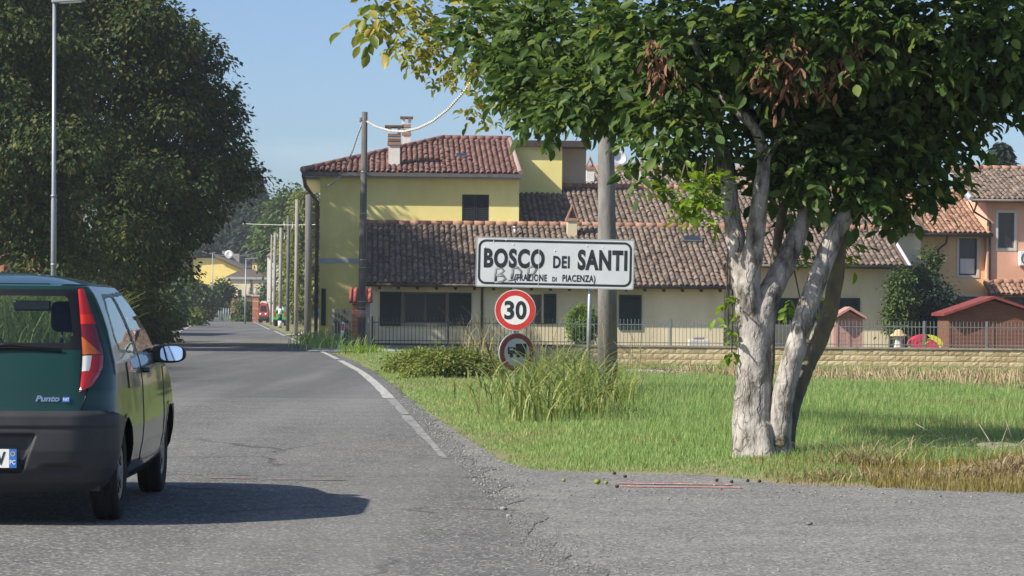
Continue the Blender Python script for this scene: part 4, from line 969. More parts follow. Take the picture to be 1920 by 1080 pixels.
# ---------------------------------------------------------------- far end of the village road
fy = thing('far_yellow_house', 'distant bright yellow gabled house above the bush', 'house', (0, 0, 0))
M['byellow'] = mat('bright_yellow_render', (.80, .62, .20), (.86, .68, .25), 1, .9)
Yf = 310.0
P = [at(362, 484, Yf), at(404, 484, Yf), at(455, 506, Yf), at(430, 560, Yf), at(362, 560, Yf)]
MB().add([p[:] for p in P] + [(p.x + 2, p.y + 14, p.z) for p in P], [(0, 1, 2, 3, 4), (0, 5, 6, 1), (1, 6, 7, 2), (2, 7, 8, 3), (4, 9, 5, 0)]).build('wall', M['byellow'], fy)
r0, r1, r2 = at(402, 482, Yf - .6), at(458, 506, Yf - .6), at(505, 512, Yf + 14)
MB().add([r0[:], r1[:], r2[:], (r0.x + 4.5, Yf + 14, r0.z + .2), (r0.x, r0.y, r0.z + .35), (r1.x, r1.y, r1.z + .35), (r2.x, r2.y, r2.z + .35), (r0.x + 4.5, Yf + 14, r0.z + .55)], [(0, 1, 2, 3), (4, 5, 6, 7), (0, 1, 5, 4), (1, 2, 6, 5)]).build('roof', M['tile'], fy)
l0, l1 = at(362, 482, Yf - .5), at(340, 508, Yf - .5)
MB().add([l0[:], l1[:], (l1.x, l1.y + 14, l1.z), (l0.x, l0.y + 14, l0.z), (r0.x, r0.y, r0.z + .35), (r0.x, r0.y + 14, r0.z + .35)], [(0, 1, 2, 3), (0, 4, 5, 3)]).build('roof', M['tile'], fy)
for x, y in ((422, 488), (432, 490), (443, 493)): p = at(x, y, Yf + 4); MB().box((p.x - .35, p.y, p.z - 1), (p.x + .35, p.y + .6, p.z + 1.1)).build('chimney', M['conc'], fy)
p = at(429, 477, Yf + 2); ds = MB(); ds.lathe([(0, .15), (.25, .1), (.5, 0), (.48, -.02), (.2, .08), (0, .12)], 16, 'Y'); ds.build('satellite_dish', M['dish'], fy, p)
gh = thing('far_grey_house', 'distant beige house with hipped brown roof behind the brick pillars', 'house')
Yh = 275.0
A0, A1 = at(422, 519, Yh), at(502, 519, Yh); zb = -.3
MB().box((A0.x + .5, Yh, zb), (A1.x - .5, Yh + 8, A0.z)).build('wall', M['cream'], gh)
rt0, rt1 = at(456, 504, Yh + 4), at(474, 505, Yh + 4)
MB().add([A0[:], A1[:], (A1.x, Yh + 8.6, A1.z), (A0.x, Yh + 8.6, A0.z), rt0[:], rt1[:]], [(0, 1, 5, 4), (1, 2, 5), (2, 3, 4, 5), (3, 0, 4), (0, 3, 2, 1)]).build('roof', M['tile'], gh)
MB().box((A0.x - .05, Yh - .25, A0.z - .25), (A1.x + .05, Yh - .05, A0.z - .02)).build('gutter', M['soffit'], gh)
p = at(478, 500, Yh + 5); chimney(gh, Vector((p.x, p.y, p.z - .6)), .5, .5, .9, M['byellow'])
p = at(470, 560, Yh - .05); MB().tube([(p.x, p.y, 0), (p.x, p.y, A0.z - .2)], .07, 6).build('downpipe', M['gutter'], gh)
for x0, x1 in ((446, 452), (488, 495)):
    a, b = at(x0, 562, Yh), at(x1, 543, Yh); MB().box((a.x, Yh - .04, a.z), (b.x, Yh - .01, b.z)).build('window', M['shutter'], gh)
oh = thing('far_white_house', 'distant white walled house with grey roof half hidden by the poles', 'house')
a, b = at(500, 600, 240), at(545, 480, 240); MB().box((a.x, 240, 0), (b.x, 248, b.z)).build('wall', M['white_w'], oh)
a2, b2 = at(498, 480, 239.5), at(548, 478, 239.5); t_ = at(522, 466, 244)
MB().add([a2[:], b2[:], (b2.x, 248.5, b2.z), (a2.x, 248.5, a2.z), (a2.x + .5, 244, t_.z), (b2.x - .5, 244, t_.z)], [(0, 1, 5, 4), (1, 2, 5), (2, 3, 4, 5), (3, 0, 4)]).build('roof', M['tile_grey'], oh)
MB().box((at(513, 600, 239).x, 238.9, 0), (at(524, 600, 239).x, 239, at(520, 552, 239).z)).build('shed_panel', M['brick'], oh)
# brick gate piers
bm_ = MB().box((0, 0, 0), (.26, .06, .1)).mesh('brick'); bm_.materials.append(M['brick'])
def pier(label, x0, x1, yt, yb, Y, pointed, wmat, group='brick gate piers'):
    a, b = at(x0, yb, Y), at(x1, yt, Y); o = thing('gate_pier', label, 'pier', (a.x, Y, 0), 0, group); w, h = b.x - a.x, b.z
    MB().prism([(0, -.3), (w, -.3), (w, h - (.5 if pointed else 0))] + ([(w/2, h)] if pointed else []) + [(0, h - (.5 if pointed else 0))], .0, w).build('shaft', wmat, o)
    if not pointed:
        MB().box((-.12, -.12, h + .003), (w + .12, w + .12, h + .16), .02).build('cap', M['conc'], o)
        MB().lathe([(.12, h + .16), (.18, h + .3), (.22, h + .5), (.12, h + .62), (.16, h + .75), (0, h + .85)], 10, c=(w/2, w/2, 0)).build('urn', M['conc'], o)
    for z in (.35, h * .5, h * .8): MB().box((-.02, -.02, z), (w + .02, w + .02, z + .06)).build('brick_course', M['mortar'], o)
    return o
pier('pointed brick pier beside the green mesh fence', 433, 441, 557, 603, 255, True, M['brick'])
pier('pointed brick pier next to the climbing shrub', 442.5, 451, 558, 604, 253, True, M['brick'])
pier('shaded brick gate pier with urn', 461, 472, 555, 604, 250, False, mat('shaded_brick', (.16, .08, .06), (.22, .12, .09), 5, .9))  # shade on this pier is put into its colour: a darker copy of the brick
pier('sunlit brick gate pier with small finial beside the red lorry', 473, 484.5, 556, 605, 248, False, M['brick'])
M['mesh'] = mat('green_mesh_fence', (.10, .18, .15), (.14, .23, .19), 5, .7)
a, b = at(396, 603, 258), at(433, 579, 258); mf = thing('mesh_fence', 'pale green mesh fence at the end of the road', 'fence', (a.x, 258, 0))
for k in range(9): x = (b.x - a.x) * k / 8; MB().tube([(x, 0, -.2), (x, 0, b.z + .1)], .035, 6).build('post', M['lampgrey'], mf)
pn = MB()
for k in range(40): x = (b.x - a.x) * k / 40; pn.box((x, -.01, .05), (x + .022, .0, b.z))
for k in range(8): z = .1 + (b.z - .15) * k / 7; pn.box((0, .001, z), (b.x - a.x, .008, z + .03))
pn.build('mesh_panel', M['mesh'], mf)
a, b = at(432, 604, 251), at(441, 588, 251); wb = thing('wheelie_bin', 'green wheeled bin in front of the brick piers', 'bin', (a.x, 251, 0)); w = b.x - a.x
MB().prism([(.05, .1), (w - .05, .1), (w, b.z - .12), (0, b.z - .12)], 0, .5).build('body', mat('green_bin_plastic', (.05, .17, .08), None, rough=.5), wb)
MB().box((-.02, -.04, b.z - .118), (w + .02, .54, b.z), .02).build('lid', mat('dark_green_lid', (.07, .22, .11), None, rough=.5), wb)
# vehicles at the far end
M['tyre'] = mat('black_rubber', (.012, .012, .013), (.022, .022, .023), 8, .85); M['vgreen'] = mat('bright_green_paint', (.07, .42, .09), None, rough=.3, coat=.5)
M['lampred'] = mat('red_lens', (.5, .02, .015), None, rough=.15, spec=.6); M['vwhite'] = mat('white_van_paint', (.72, .73, .72), None, rough=.35, coat=.4); M['vred'] = mat('red_lorry_paint', (.40, .05, .035), (.46, .08, .06), 4, .5)
def wheel(parent, c, r, w, axis='X'):
    o = MB().lathe([(r*.62, -w/2), (r*.93, -w/2), (r, -w*.32), (r, w*.32), (r*.93, w/2), (r*.62, w/2)], 20, axis).build('wheel', M['tyre'], parent, c)
    MB().lathe([(0, w*.42), (r*.3, w*.44), (r*.6, w*.36), (r*.64, w*.49)], 20, axis).build('rim', M['galv'], o); return o
a, b = at(512, 612, 189), at(537, 575, 189)
van = thing('parked_van', 'bright green parked van with white roof beside the painted pole', 'van', (a.x, 189, 0)); w = b.x - a.x; h = b.z
MB().prism([(.02, .3), (w - .02, .3), (w, .9), (w - .06, 1.15), (w - .16, h - .22), (.16, h - .22), (.06, 1.15), (0, .9)], 0, 3.6).build('body', M['vgreen'], van)
MB().prism([(.17, h - .217), (w - .17, h - .217), (w - .28, h), (.28, h)], .05, 3.2).build('roof', M['vwhite'], van)
MB().prism([(.2, .98), (w - .2, .98), (w - .27, h - .3), (.27, h - .3)], -.012, -.002).build('rear_window', M['glass'], van)
MB().box((.02, -.06, .28), (w - .02, .0, .5), .02).build('bumper', M['tyre'], van)
for s in (0.04, w - .16): MB().box((s, -.02, .72), (s + .12, -.003, 1.1)).build('tail_light', M['lampred'], van)
for x in (.12, w - .12):
    for y in (.7, 2.8): wheel(van, (x, y, .29), .29, .18)
MB().box((w*.36, -.012, .6), (w*.64, -.003, .72)).build('number_plate', M['white'], van)
a, b = at(484.5, 606, 236), at(503, 567, 236)
lo = thing('parked_lorry', 'small red lorry cab parked beside the brick gate pier', 'lorry', (a.x, 236, 0)); w = b.x - a.x; h = b.z
MB().prism([(.03, .45), (w - .03, .45), (w, .9), (w - .02, 1.05), (w - .14, h - .1), (.3, h), (.14, h - .1), (.02, 1.05), (0, .9)], 0, 1.6).build('cab', M['vred'], lo)
MB().prism([(.14, 1.0), (w - .14, 1.0), (w - .2, h - .3), (.2, h - .3)], -.012, -.003).build('windscreen', M['glass'], lo)
MB().box((.02, -.08, .35), (w - .02, 0, .62), .02).build('bumper', M['dwood'], lo)
MB().prism([(.1, h - .1), (w - .1, h - .1), (w - .25, h + .12), (.25, h + .12)], .1, 1.5).build('roof', M['vwhite'], lo)
for x in (.08, w - .3): MB().lathe([(0, -.02), (.09, -.015), (.1, 0)], 12, 'Y', (x + .1, -.01, .78)).build('headlight', M['dish'], lo)
for x in (.12, w - .12): wheel(lo, (x, .45, .3), .3, .2); wheel(lo, (x, 1.5, .3), .3, .2)
# brick farmhouse behind the lime trees at the left
bh = thing('brick_barn', 'red brick barn glimpsed behind the lime foliage at the left edge', 'barn')
a, b = at(-260, 560, 118), at(75, 380, 118)
MB().box((a.x, 118, -.3), (b.x, 130, b.z)).build('wall', mat('brick_facing', (.27, .11, .065), (.40, .19, .115), 3, .92, .4, 40, detail=9), bh)
for x0, x1 in ((8, 33), (-60, -35), (-130, -105)):
    p, q = at(x0, 514, 118), at(x1, 445, 118); MB().box((p.x, 117.93, p.z), (q.x, 117.99, q.z)).build('barn_door', M['dwood'], bh)
MB().prism([(a.x - .6, b.z), (b.x + .6, b.z), ((a.x + b.x) / 2, b.z + 3)], 117.5, 130.5).build('roof', M['tile'], bh)
# ---------------------------------------------------------------- the dark green hatchback
M['carpaint'] = mat('dark_green_car_paint', (.004, .034, .025), None, rough=.32, spec=.4, coat=.7)
M['bumper'] = mat('grey_black_bumper_plastic', (.028, .030, .034), (.038, .040, .045), 5, .5, .08, 300, spec=.4)
M['trim'] = mat('black_trim', (.008, .008, .009), None, rough=.35, spec=.5)
M['inside'] = mat('dark_seat_fabric', (.02, .021, .023), (.03, .03, .032), 9, .95)
M['cglass'] = glass_mat('car_window_glass', (.62, .70, .68)); M['sglass'] = glass_mat('car_side_glass', (.30, .35, .35), 1.0)
M['mirror'] = mat('mirror_glass', (.9, .92, .95), None, rough=.02, metal=1.0)
M['lens_red'] = mat('red_lamp_lens', (.40, .014, .012), None, rough=.12, spec=.6, coat=.8)
M['lens_dark'] = mat('dark_red_lamp_lens', (.16, .010, .016), None, rough=.12, spec=.6, coat=.8)
M['lens_amber'] = mat('amber_lamp_lens', (.42, .10, .015), None, rough=.12, spec=.6, coat=.8)
M['lens_white'] = mat('clear_lamp_lens', (.55, .56, .56), None, rough=.12, spec=.6, coat=.8)
M['chrome'] = mat('badge_chrome', (.55, .57, .6), None, rough=.2, metal=.9)
CARX, CARY, CYAW = -3.175, 15.4, R(1.6)
car = thing('hatchback_car', 'dark green three door hatchback driving away at the left edge', 'car', (CARX, CARY, 0.004), CYAW)
zk = [.20, .26, .34, .45, .56, .66, .72, .80, .90, .97, 1.02, 1.08, 1.16, 1.25, 1.33, 1.39, 1.43]
wk = [.74, .785, .825, .845, .85, .846, .842, .838, .828, .815, .80, .782, .757, .722, .685, .65, .615]
rk = [.16, .07, .02, .0, .0, .008, .03, .045, .075, .10, .12, .15, .19, .235, .28, .315, .345]
fk = [3.70, 3.76, 3.79, 3.80, 3.80, 3.78, 3.74, 3.66, 3.40, 3.02, 2.84, 2.74, 2.58, 2.40, 2.23, 2.11, 2.03]
ck = [.20, .24, .27, .28, .27, .26, .25, .25, .25, .25, .24, .23, .22, .20, .18, .17, .17]
zl = list(np.arange(.20, 1.43, .008)) + [1.43]; NK = 26
def outline(z, k):
    w, lr, lf, rc = (np.interp(z, zk, q) for q in (wk, rk, fk, ck)); 
    if k < 1:
        lr = lr + (1 - k) * (1.22 - lr); lf = lf + (1 - k) * (1.3 - lf); w = w * max(k, .004); rc = rc * max(k, .004)
    P = [(x, lr) for x in np.linspace(0, w - rc, 60)]
    P += [(w - rc + rc * math.sin(a), lr + rc - rc * math.cos(a)) for a in np.linspace(0, math.pi/2, 24)[1:]]
    P += [(w, l) for l in lr + rc + (lf - rc - lr - rc) * np.linspace(0, 1, 170)[1:]]
    P += [(w - rc + rc * math.cos(a), lf - rc + rc * math.sin(a)) for a in np.linspace(0, math.pi/2, 12)[1:]]
    P += [(x, lf) for x in np.linspace(w - rc, 0, 16)[1:]]
    P = np.array(P); x, l = P[:, 0], P[:, 1]; wr = np.maximum(w, 1e-4)
    l2 = l + .085 * k * (x / wr) ** 2 * np.clip(1 - (l - lr) / .7, 0, 1) ** 2 - .22 * k * (x / wr) ** 2 * np.clip(1 - (lf - l) / .9, 0, 1) ** 2
    x2 = x * (1 - .035 * ((l2 - 2.0) / 1.9) ** 2)
    return np.stack([x2, l2, np.full_like(x2, z)], -1)
rings = [outline(z, 1.0) for z in zl]
for i in range(1, NK + 1):
    k = math.cos(math.pi / 2 * i / NK); rings.append(outline(1.43, k)); 
    # roof dome
    rings[-1][:, 2] = 1.43 + .09 * (1 - k ** 2.0)
G = np.array(rings)                                  # (nz, ns, 3) right half
NZ, NS = G.shape[:2]
G[:, 0, 0] = 0; G[:, -1, 0] = 0
# shoulder crease and bumper swell
def side_x(l, z): 
    P = outline(z, 1.0); s_ = slice(60, -27); return float(np.interp(l, P[s_, 1], P[s_, 0]))
cen = (G[:-1, :-1] + G[1:, :-1] + G[1:, 1:] + G[:-1, 1:]) / 4
nrm = np.cross(G[:-1, 1:] - G[:-1, :-1], G[1:, :-1] - G[:-1, :-1]); nrm /= np.linalg.norm(nrm, axis=-1, keepdims=True) + 1e-9
cx, cl, cz = cen[..., 0], cen[..., 1], cen[..., 2]
J = np.broadcast_to(np.arange(NS - 1), cx.shape)
rear = J < 72; sidej = (J >= 66) & (J < 60 + 23 + 169); frontj = J >= 240
def inpoly(px, py, poly):
    ins = np.zeros(px.shape, bool); n = len(poly)
    for i in range(n):
        (x1, y1), (x2, y2) = poly[i], poly[(i+1) % n]
        with np.errstate(all='ignore'): c_ = ((y1 > py) != (y2 > py)) & (px < (x2 - x1) * (py - y1) / (y2 - y1 + 1e-12) + x1)
        ins ^= c_
    return ins
cy_, sy_ = math.cos(CYAW), math.sin(CYAW)
wx = CARX + cx * cy_ - cl * sy_; wy = CARY + cx * sy_ + cl * cy_
ppx, ppy = proj(np.stack([wx, wy, cz + .004], -1))
lower = np.arange(NZ - 1)[:, None] < len(zl) - 1
LT = [(145.5, 543), (157, 545), (168, 575), (178, 604), (187, 640), (193, 664), (192, 688), (184, 706), (172, 724), (160, 731), (150, 735), (151, 720), (154, 690), (155, 665), (153, 635), (150, 590)]
tail = inpoly(ppx, ppy, LT) & (cl < .75) & (cx > .3)
rwin_o = rear & lower & inpoly(cx, cz, [(-1, 1.045), (.655, 1.045), (.61, 1.405), (-1, 1.405)]) 
rwin_i = rwin_o & inpoly(cx, cz, [(-1, 1.085), (.535, 1.085), (.55, 1.10), (.545, 1.20), (.515, 1.345), (.49, 1.365), (-1, 1.375)])
dwin = [(1.44, 1.02), (1.36, 1.20), (1.30, 1.375), (1.95, 1.385), (2.10, 1.33), (2.62, .985)]
qwin = [(1.37, 1.02), (1.29, 1.20), (1.235, 1.372), (.86, 1.36), (.72, 1.28), (.62, 1.13), (.68, 1.045)]
side_only = sidej & lower & (cl > .5)
sw = side_only & (inpoly(cl, cz, dwin) | inpoly(cl, cz, qwin))
def grow(poly, d):
    c0_ = np.mean(poly, 0); return [tuple(c0_ + (np.array(p) - c0_) * (1 + d / np.linalg.norm(np.array(p) - c0_))) for p in poly]
swf = side_only & (inpoly(cl, cz, grow(dwin, .035)) | inpoly(cl, cz, grow(qwin, .03))) & ~sw
wscr = lower & (J > 228) & (cz > .99) & (cz < 1.40) & (nrm[..., 1] > .25) & ~sw & ~swf & (np.abs(cx) < np.interp(cz, zk, wk) * .88)
RWL, FWL, WR = .665, 3.105, .285
arch = sidej & ((((cl - RWL) ** 2 + (cz - .285) ** 2) < .345 ** 2) | (((cl - FWL) ** 2 + (cz - .285) ** 2) < .345 ** 2))
archrim = sidej & ~arch & ((((cl - RWL) ** 2 + (cz - .285) ** 2) < .365 ** 2) | (((cl - FWL) ** 2 + (cz - .285) ** 2) < .365 ** 2))
bump_r = lower & (cz < .692 - .06 * np.clip((cl - .12) / .4, 0, 1)) & (cl < RWL) & ~arch
bump_f = lower & (cz < .62) & (cl > FWL) & ~arch
body = ~(rwin_o | sw | swf | wscr | arch | bump_r | bump_f)
def patch(mask, name, m, parent, push=0.0, both=True, fn=None, smooth=True):
    Gp = G
    if fn is not None: Gp = fn(G.copy())
    ids = np.argwhere(mask); sides = (1, -1) if both else (1,)
    V, Fc = [], []
    nv = np.zeros_like(G); cnt = np.zeros(G.shape[:2])
    if push:
        for a, b in ((0, 0), (1, 0), (0, 1), (1, 1)):
            nv[a:NZ-1+a, b:NS-1+b] += nrm; 
        nv /= np.linalg.norm(nv, axis=-1, keepdims=True) + 1e-9
        Gp = Gp + nv * push
    for s in sides:
        idx = -np.ones((NZ, NS), int); use = np.zeros((NZ, NS), bool)
        for a, b in ((0, 0), (1, 0), (0, 1), (1, 1)): use[ids[:, 0] + a, ids[:, 1] + b] = True
        idx[use] = np.arange(use.sum()) + len(V); P = Gp[use].copy(); P[:, 0] *= s
        i, j = ids[:, 0], ids[:, 1]
        q = np.stack([idx[i, j], idx[i, j+1], idx[i+1, j+1], idx[i+1, j]], -1)
        if s < 0: q = q[:, ::-1]
        V = list(V) + list(P); Fc = list(Fc) + q.tolist()
    me = bpy.data.meshes.new(name); me.from_pydata([tuple(p) for p in V], [], Fc); me.polygons.foreach_set('use_smooth', [smooth] * len(Fc))
    if both:
        bm = bmesh.new(); bm.from_mesh(me); bmesh.ops.remove_doubles(bm, verts=bm.verts[:], dist=.0004); bmesh.ops.dissolve_degenerate(bm, dist=.0002, edges=bm.edges[:]); bm.to_mesh(me); bm.free()
    o = obj(name, me, m, parent)
    return o
bodyo = patch(body, 'body', M['carpaint'], car)
def bumper_shape(Gq):
    x, l, z = Gq[..., 0], Gq[..., 1], Gq[..., 2]
    Gq[..., 1] -= .022 * (l < 1.0) * smooth(.70, .66, z) * (1 - smooth(.3, .6, l))
    Gq[..., 0] += .010 * smooth(.70, .66, z) * (l > .12) * (l < 1)
    # upper step, number plate recess, lower slot
    Gq[..., 1] += .010 * smooth(.600, .588, z) * (l < .5)
    rec = smooth(.36 + (.55 - z) * .35 * -1 + .02, .36 + (.55 - z) * .35 * -1 - .015, x) * smooth(.555, .54, z) * smooth(.315, .33, z)
    Gq[..., 1] += .045 * rec * (l < .4)
    slot = np.exp(-(((x - .52) / .11) ** 6 + ((z - .335) / .03) ** 4)); Gq[..., 1] += .03 * slot * (l < .5)
    return Gq
bumper = patch(bump_r, 'rear_bumper', M['bumper'], car, 0, True, bumper_shape)
patch(bump_f, 'front_bumper', M['bumper'], car, .008)
patch(rwin_o & ~rwin_i, 'rear_window_surround', M['trim'], car, .001)
patch(rwin_i, 'rear_window', M['cglass'], car, .002); [patch(sw & inpoly(cl, cz, pg), nm, M['sglass'], car, -.002, False, (lambda Gq, s=s: Gq * np.array([s, 1, 1])) if s < 0 else None) for nm, pg in (('quarter_window', qwin), ('door_window', dwin)) for s in (1, -1)]
[patch(swf, 'window_seal', M['trim'], car, .003 * s, False, (lambda Gq, s=s: Gq * np.array([s, 1, 1])) if s < 0 else None) for s in (1, -1)]; patch(wscr, 'windscreen', M['cglass'], car, -.002); patch(archrim, 'wheel_arch_lip', M['carpaint'], car, .008)
# lamp clusters: lens sections laid out in the lamp's outline on the body corner
VW = np.stack([CARX + G[..., 0] * cy_ - G[..., 1] * sy_, CARY + G[..., 0] * sy_ + G[..., 1] * cy_, G[..., 2] + .004], -1)
vpx, vpy = proj(VW); VN = np.zeros_like(G)
for a, b in ((0, 0), (1, 0), (0, 1), (1, 1)): VN[a:NZ-1+a, b:NS-1+b] += nrm
VN /= np.linalg.norm(VN, axis=-1, keepdims=True) + 1e-9
zone = (G[..., 1] < .8) & (G[..., 0] > .3) & (np.arange(NZ)[:, None] < len(zl) - 1) & (np.arange(NS)[None] < 130)
def on_body(x, y, push):
    d = np.where(zone, (vpx - x) ** 2 + (vpy - y) ** 2, 1e9); i, j = np.unravel_index(np.argmin(d), d.shape); i = min(max(i, 1), NZ - 2); j = min(max(j, 1), NS - 2)
    a = np.array([[(vpx[i+1, j] - vpx[i-1, j]) / 2, (vpx[i, j+1] - vpx[i, j-1]) / 2], [(vpy[i+1, j] - vpy[i-1, j]) / 2, (vpy[i, j+1] - vpy[i, j-1]) / 2]])
    di, dj = np.clip(np.linalg.solve(a, np.array([x - vpx[i, j], y - vpy[i, j]])), -1, 1)
    return G[i, j] + (G[i+1, j] - G[i-1, j]) / 2 * di + (G[i, j+1] - G[i, j-1]) / 2 * dj + VN[i, j] * push
IN_ = [(543, 145.5), (590, 149.5), (635, 152.5), (665, 154.5), (690, 153.5), (720, 150.5), (735, 149)]
OUT_ = [(543, 157), (575, 168), (604, 178), (640, 187), (664, 193), (688, 192), (706, 184), (724, 172), (731, 160), (735, 151)]
fi = lambda y: np.interp(y, *zip(*IN_)); fo = lambda y: np.interp(y, *zip(*OUT_))
def lens(name, y0, y1, u0, u1, m, parent, s, push=.013):
    ny, nu = max(3, int((y1 - y0) / 4)), 9; V = []
    for y in np.linspace(y0, y1, ny + 1):
        ua, ub = (u0(y), u1(y)); 
        for u in np.linspace(ua, ub, nu): p = on_body(fi(y) + (fo(y) - fi(y)) * u, y, push * min(1, .45 + 3 * min(u, 1 - u))); V.append((p[0] * s, p[1], p[2]))
    mb = MB(); mb.add(V, [(i*nu+j, i*nu+j+1, (i+1)*nu+j+1, (i+1)*nu+j) for i in range(ny) for j in range(nu - 1)], True); return mb.build(name, m, parent)
K = lambda v: (lambda y: v)
for s in (1, -1):
    base = lens('tail_light', 541, 736.5, K(-.10), K(1.08), M['trim'], car, s, .003)
    lens('upper_lens', 544, 590, K(0), K(1), M['lens_red'], base, s); lens('brake_lens', 590.5, 609, K(0), K(1), mat('bright_red_lens', (.62, .03, .012), None, rough=.12, coat=.8), base, s)
    lens('smoked_lens', 609.5, 666, lambda y: float(np.interp(y, [609, 632, 666], [0, .02, .93])), K(1), M['lens_dark'], base, s)
    lens('indicator_lens', 632, 666, K(0), lambda y: float(np.interp(y, [609, 632, 666], [0, .02, .92])), M['lens_amber'], base, s)
    lens('reversing_lens', 668, 697, K(0), lambda y: float(np.interp(y, [668, 697], [.42, .36])), M['lens_white'], base, s)
    lens('side_lens', 667, 697, lambda y: float(np.interp(y, [668, 697], [.43, .37])), K(1), M['lens_red'], base, s); lens('lower_lens', 697.5, 735, K(0), K(1), M['lens_red'], base, s)
# cabin: floor, wheel wells, seats, dash, mirror
MB().box((-.72, .25, .20), (.72, 3.5, .30)).build('floor_pan', M['trim'], car)
MB().box((-.56, .2, .30), (.56, .62, .98)).build('luggage_area', M['inside'], car)
MB().box((-.70, .9, .30), (.70, 2.6, .34)).build('cabin_floor', M['inside'], car)
for s in (1, -1):
    for lw in (RWL, FWL):
        mb = MB(); n = 16; V = []
        for k in range(n + 1):
            t = math.pi * k / n
            V += [(s * .79, lw - .345 * math.cos(t), .30 + .34 * math.sin(t)), (s * .52, lw - .345 * math.cos(t), .30 + .34 * math.sin(t))]
        mb.add(V, [(2*k, 2*k+2, 2*k+3, 2*k+1) for k in range(n)] + [tuple(2*k + 1 for k in range(n + 1))]); mb.build('wheel_well', M['trim'], car)
        side = MB(); side.box((s * .50, lw - .36, .2), (s * .52, lw + .36, .6)); 
    mb = MB()                                        # door card below the glass line
    mb.add([(s*.73, .8, .3), (s*.73, 2.6, .3), (s*.73, 2.6, .93), (s*.73, .8, 1.0)], [(0, 1, 2, 3)]); mb.build('door_card', M['inside'], car)
for x in (-.36, .36):
    st = thing('seat', None, None); st.parent = car; st.location = (x, 1.75, .3)
    MB().box((-.25, -.05, 0), (.25, .55, .26), .07).build('cushion', M['inside'], st)
    b_ = MB().box((-.24, -.06, 0), (.24, .08, .56), .06).build('backrest', M['inside'], st, (0, -.05, .22)); b_.rotation_euler = (R(14), 0, 0)
    hr = MB().box((-.13, -.04, 0), (.13, .05, .2), .04).build('headrest', M['inside'], st, (0, -.2, .84)); hr.rotation_euler = (R(8), 0, 0)
    MB().tube([(-.06, -.19, .72), (-.06, -.2, .88)], .008, 6).tube([(.06, -.19, .72), (.06, -.2, .88)], .008, 6).build('headrest_stalk', M['chrome'], st)
MB().box((-.60, .72, .45), (.60, .86, 1.0), .05).build('rear_seat_back', M['inside'], car)
MB().box((-.66, 2.45, .55), (.66, 2.9, .93), .06).build('dashboard', M['inside'], car)
mb = MB(); mb.tube([(-.36 + .18 * math.cos(t), 2.28 + .07 * math.sin(t), .96 + .165 * math.sin(t)) for t in np.linspace(0, 2 * math.pi, 25)], .016, 6, False); mb.tube([(-.53, 2.28, .96), (-.19, 2.28, .96)], .02, 6); mb.build('steering_wheel', M['trim'], car)
rv = MB().box((-.12, 2.2, 1.275), (.13, 2.235, 1.345), .012).build('interior_mirror', M['trim'], car); MB().box((-.108, 2.197, 1.285), (.118, 2.1985, 1.336)).build('mirror_glass', mat('dim_mirror', (.10, .11, .10), None, rough=.08, metal=1), rv)
# exterior mirrors
for s in (1, -1):
    mo = MB(); bm = bmesh.new(); bmesh.ops.create_uvsphere(bm, u_segments=24, v_segments=14, radius=1)
    for v in bm.verts:
        x, y, z = v.co; y = max(y, -.35)
        v.co = (math.copysign(abs(x) ** .8, x) * .128 * s, y * .11, math.copysign(abs(z) ** .75, z) * .062)
    mo.bm(bm, True); mm = mo.build('door_mirror', M['trim'], car, (s * (side_x(2.35, .98) + .09), 2.35, .99))
    if s > 0: mm['label'] = 'black door mirror reflecting bright sky'
    gm = MB(); n = 28; gm.add([(s * (.032 + math.copysign(abs(math.cos(t)) ** .6, math.cos(t)) * .076), -.047, math.copysign(abs(math.sin(t)) ** .6, math.sin(t)) * .05) for t in np.linspace(0, 2*math.pi, n, False)], [tuple(range(n))])
    g_ = gm.build('mirror_glass', M['mirror'], mm); g_.rotation_euler = (R(-5), 0, R(-1) * s)
    MB().tube([(-s * .16, .03, -.03), (-s * .06, .0, -.015)], [.035, .045], 10).build('mirror_arm', M['trim'], mm)
# doors: shut lines, handles; fuel flap; hatch shut line
for s in (1, -1):
    ln_ = [(1.28, 1.36), (1.36, 1.18), (1.43, 1.0), (1.46, .8), (1.44, .55), (1.40, .36), (1.5, .315), (2.5, .305), (2.66, .33), (2.70, .6), (2.72, .96)]
    dense = []
    for i in range(len(ln_) - 1):
        for k in range(6): t = k / 6; dense.append((ln_[i][0] * (1-t) + ln_[i+1][0] * t, ln_[i][1] * (1-t) + ln_[i+1][1] * t))
    MB().tube([(s * (side_x(l, z) + .0005), l, z) for l, z in dense], .0042, 5).build('door_shut_line', M['trim'], car)
    xh = side_x(1.58, .90)
    MB().tube([(s * (xh - .005), 1.50, .90), (s * (xh + .03), 1.53, .90), (s * (xh + .032), 1.62, .90), (s * (xh - .005), 1.66, .90)], [.016, .018, .018, .014], 8).build('door_handle', M['carpaint'], car)
    if s > 0:
        hatchl = [(x, z) for x, z in ((.625, .695), (.655, .78), (.66, .83))]
        MB().tube([(x, float(np.interp(x, outline(z, 1.0)[:84, 0], outline(z, 1.0)[:84, 1])) - .001, z) for x, z in hatchl], .005, 5).build('hatch_shut_line', M['trim'], car)
flap_mask = side_only & (((np.abs(cl - .88) / .10) ** 4 + (np.abs(cz - .885) / .085) ** 4) < 1)
patch(flap_mask, 'fuel_flap', M['carpaint'], car, .006, False)
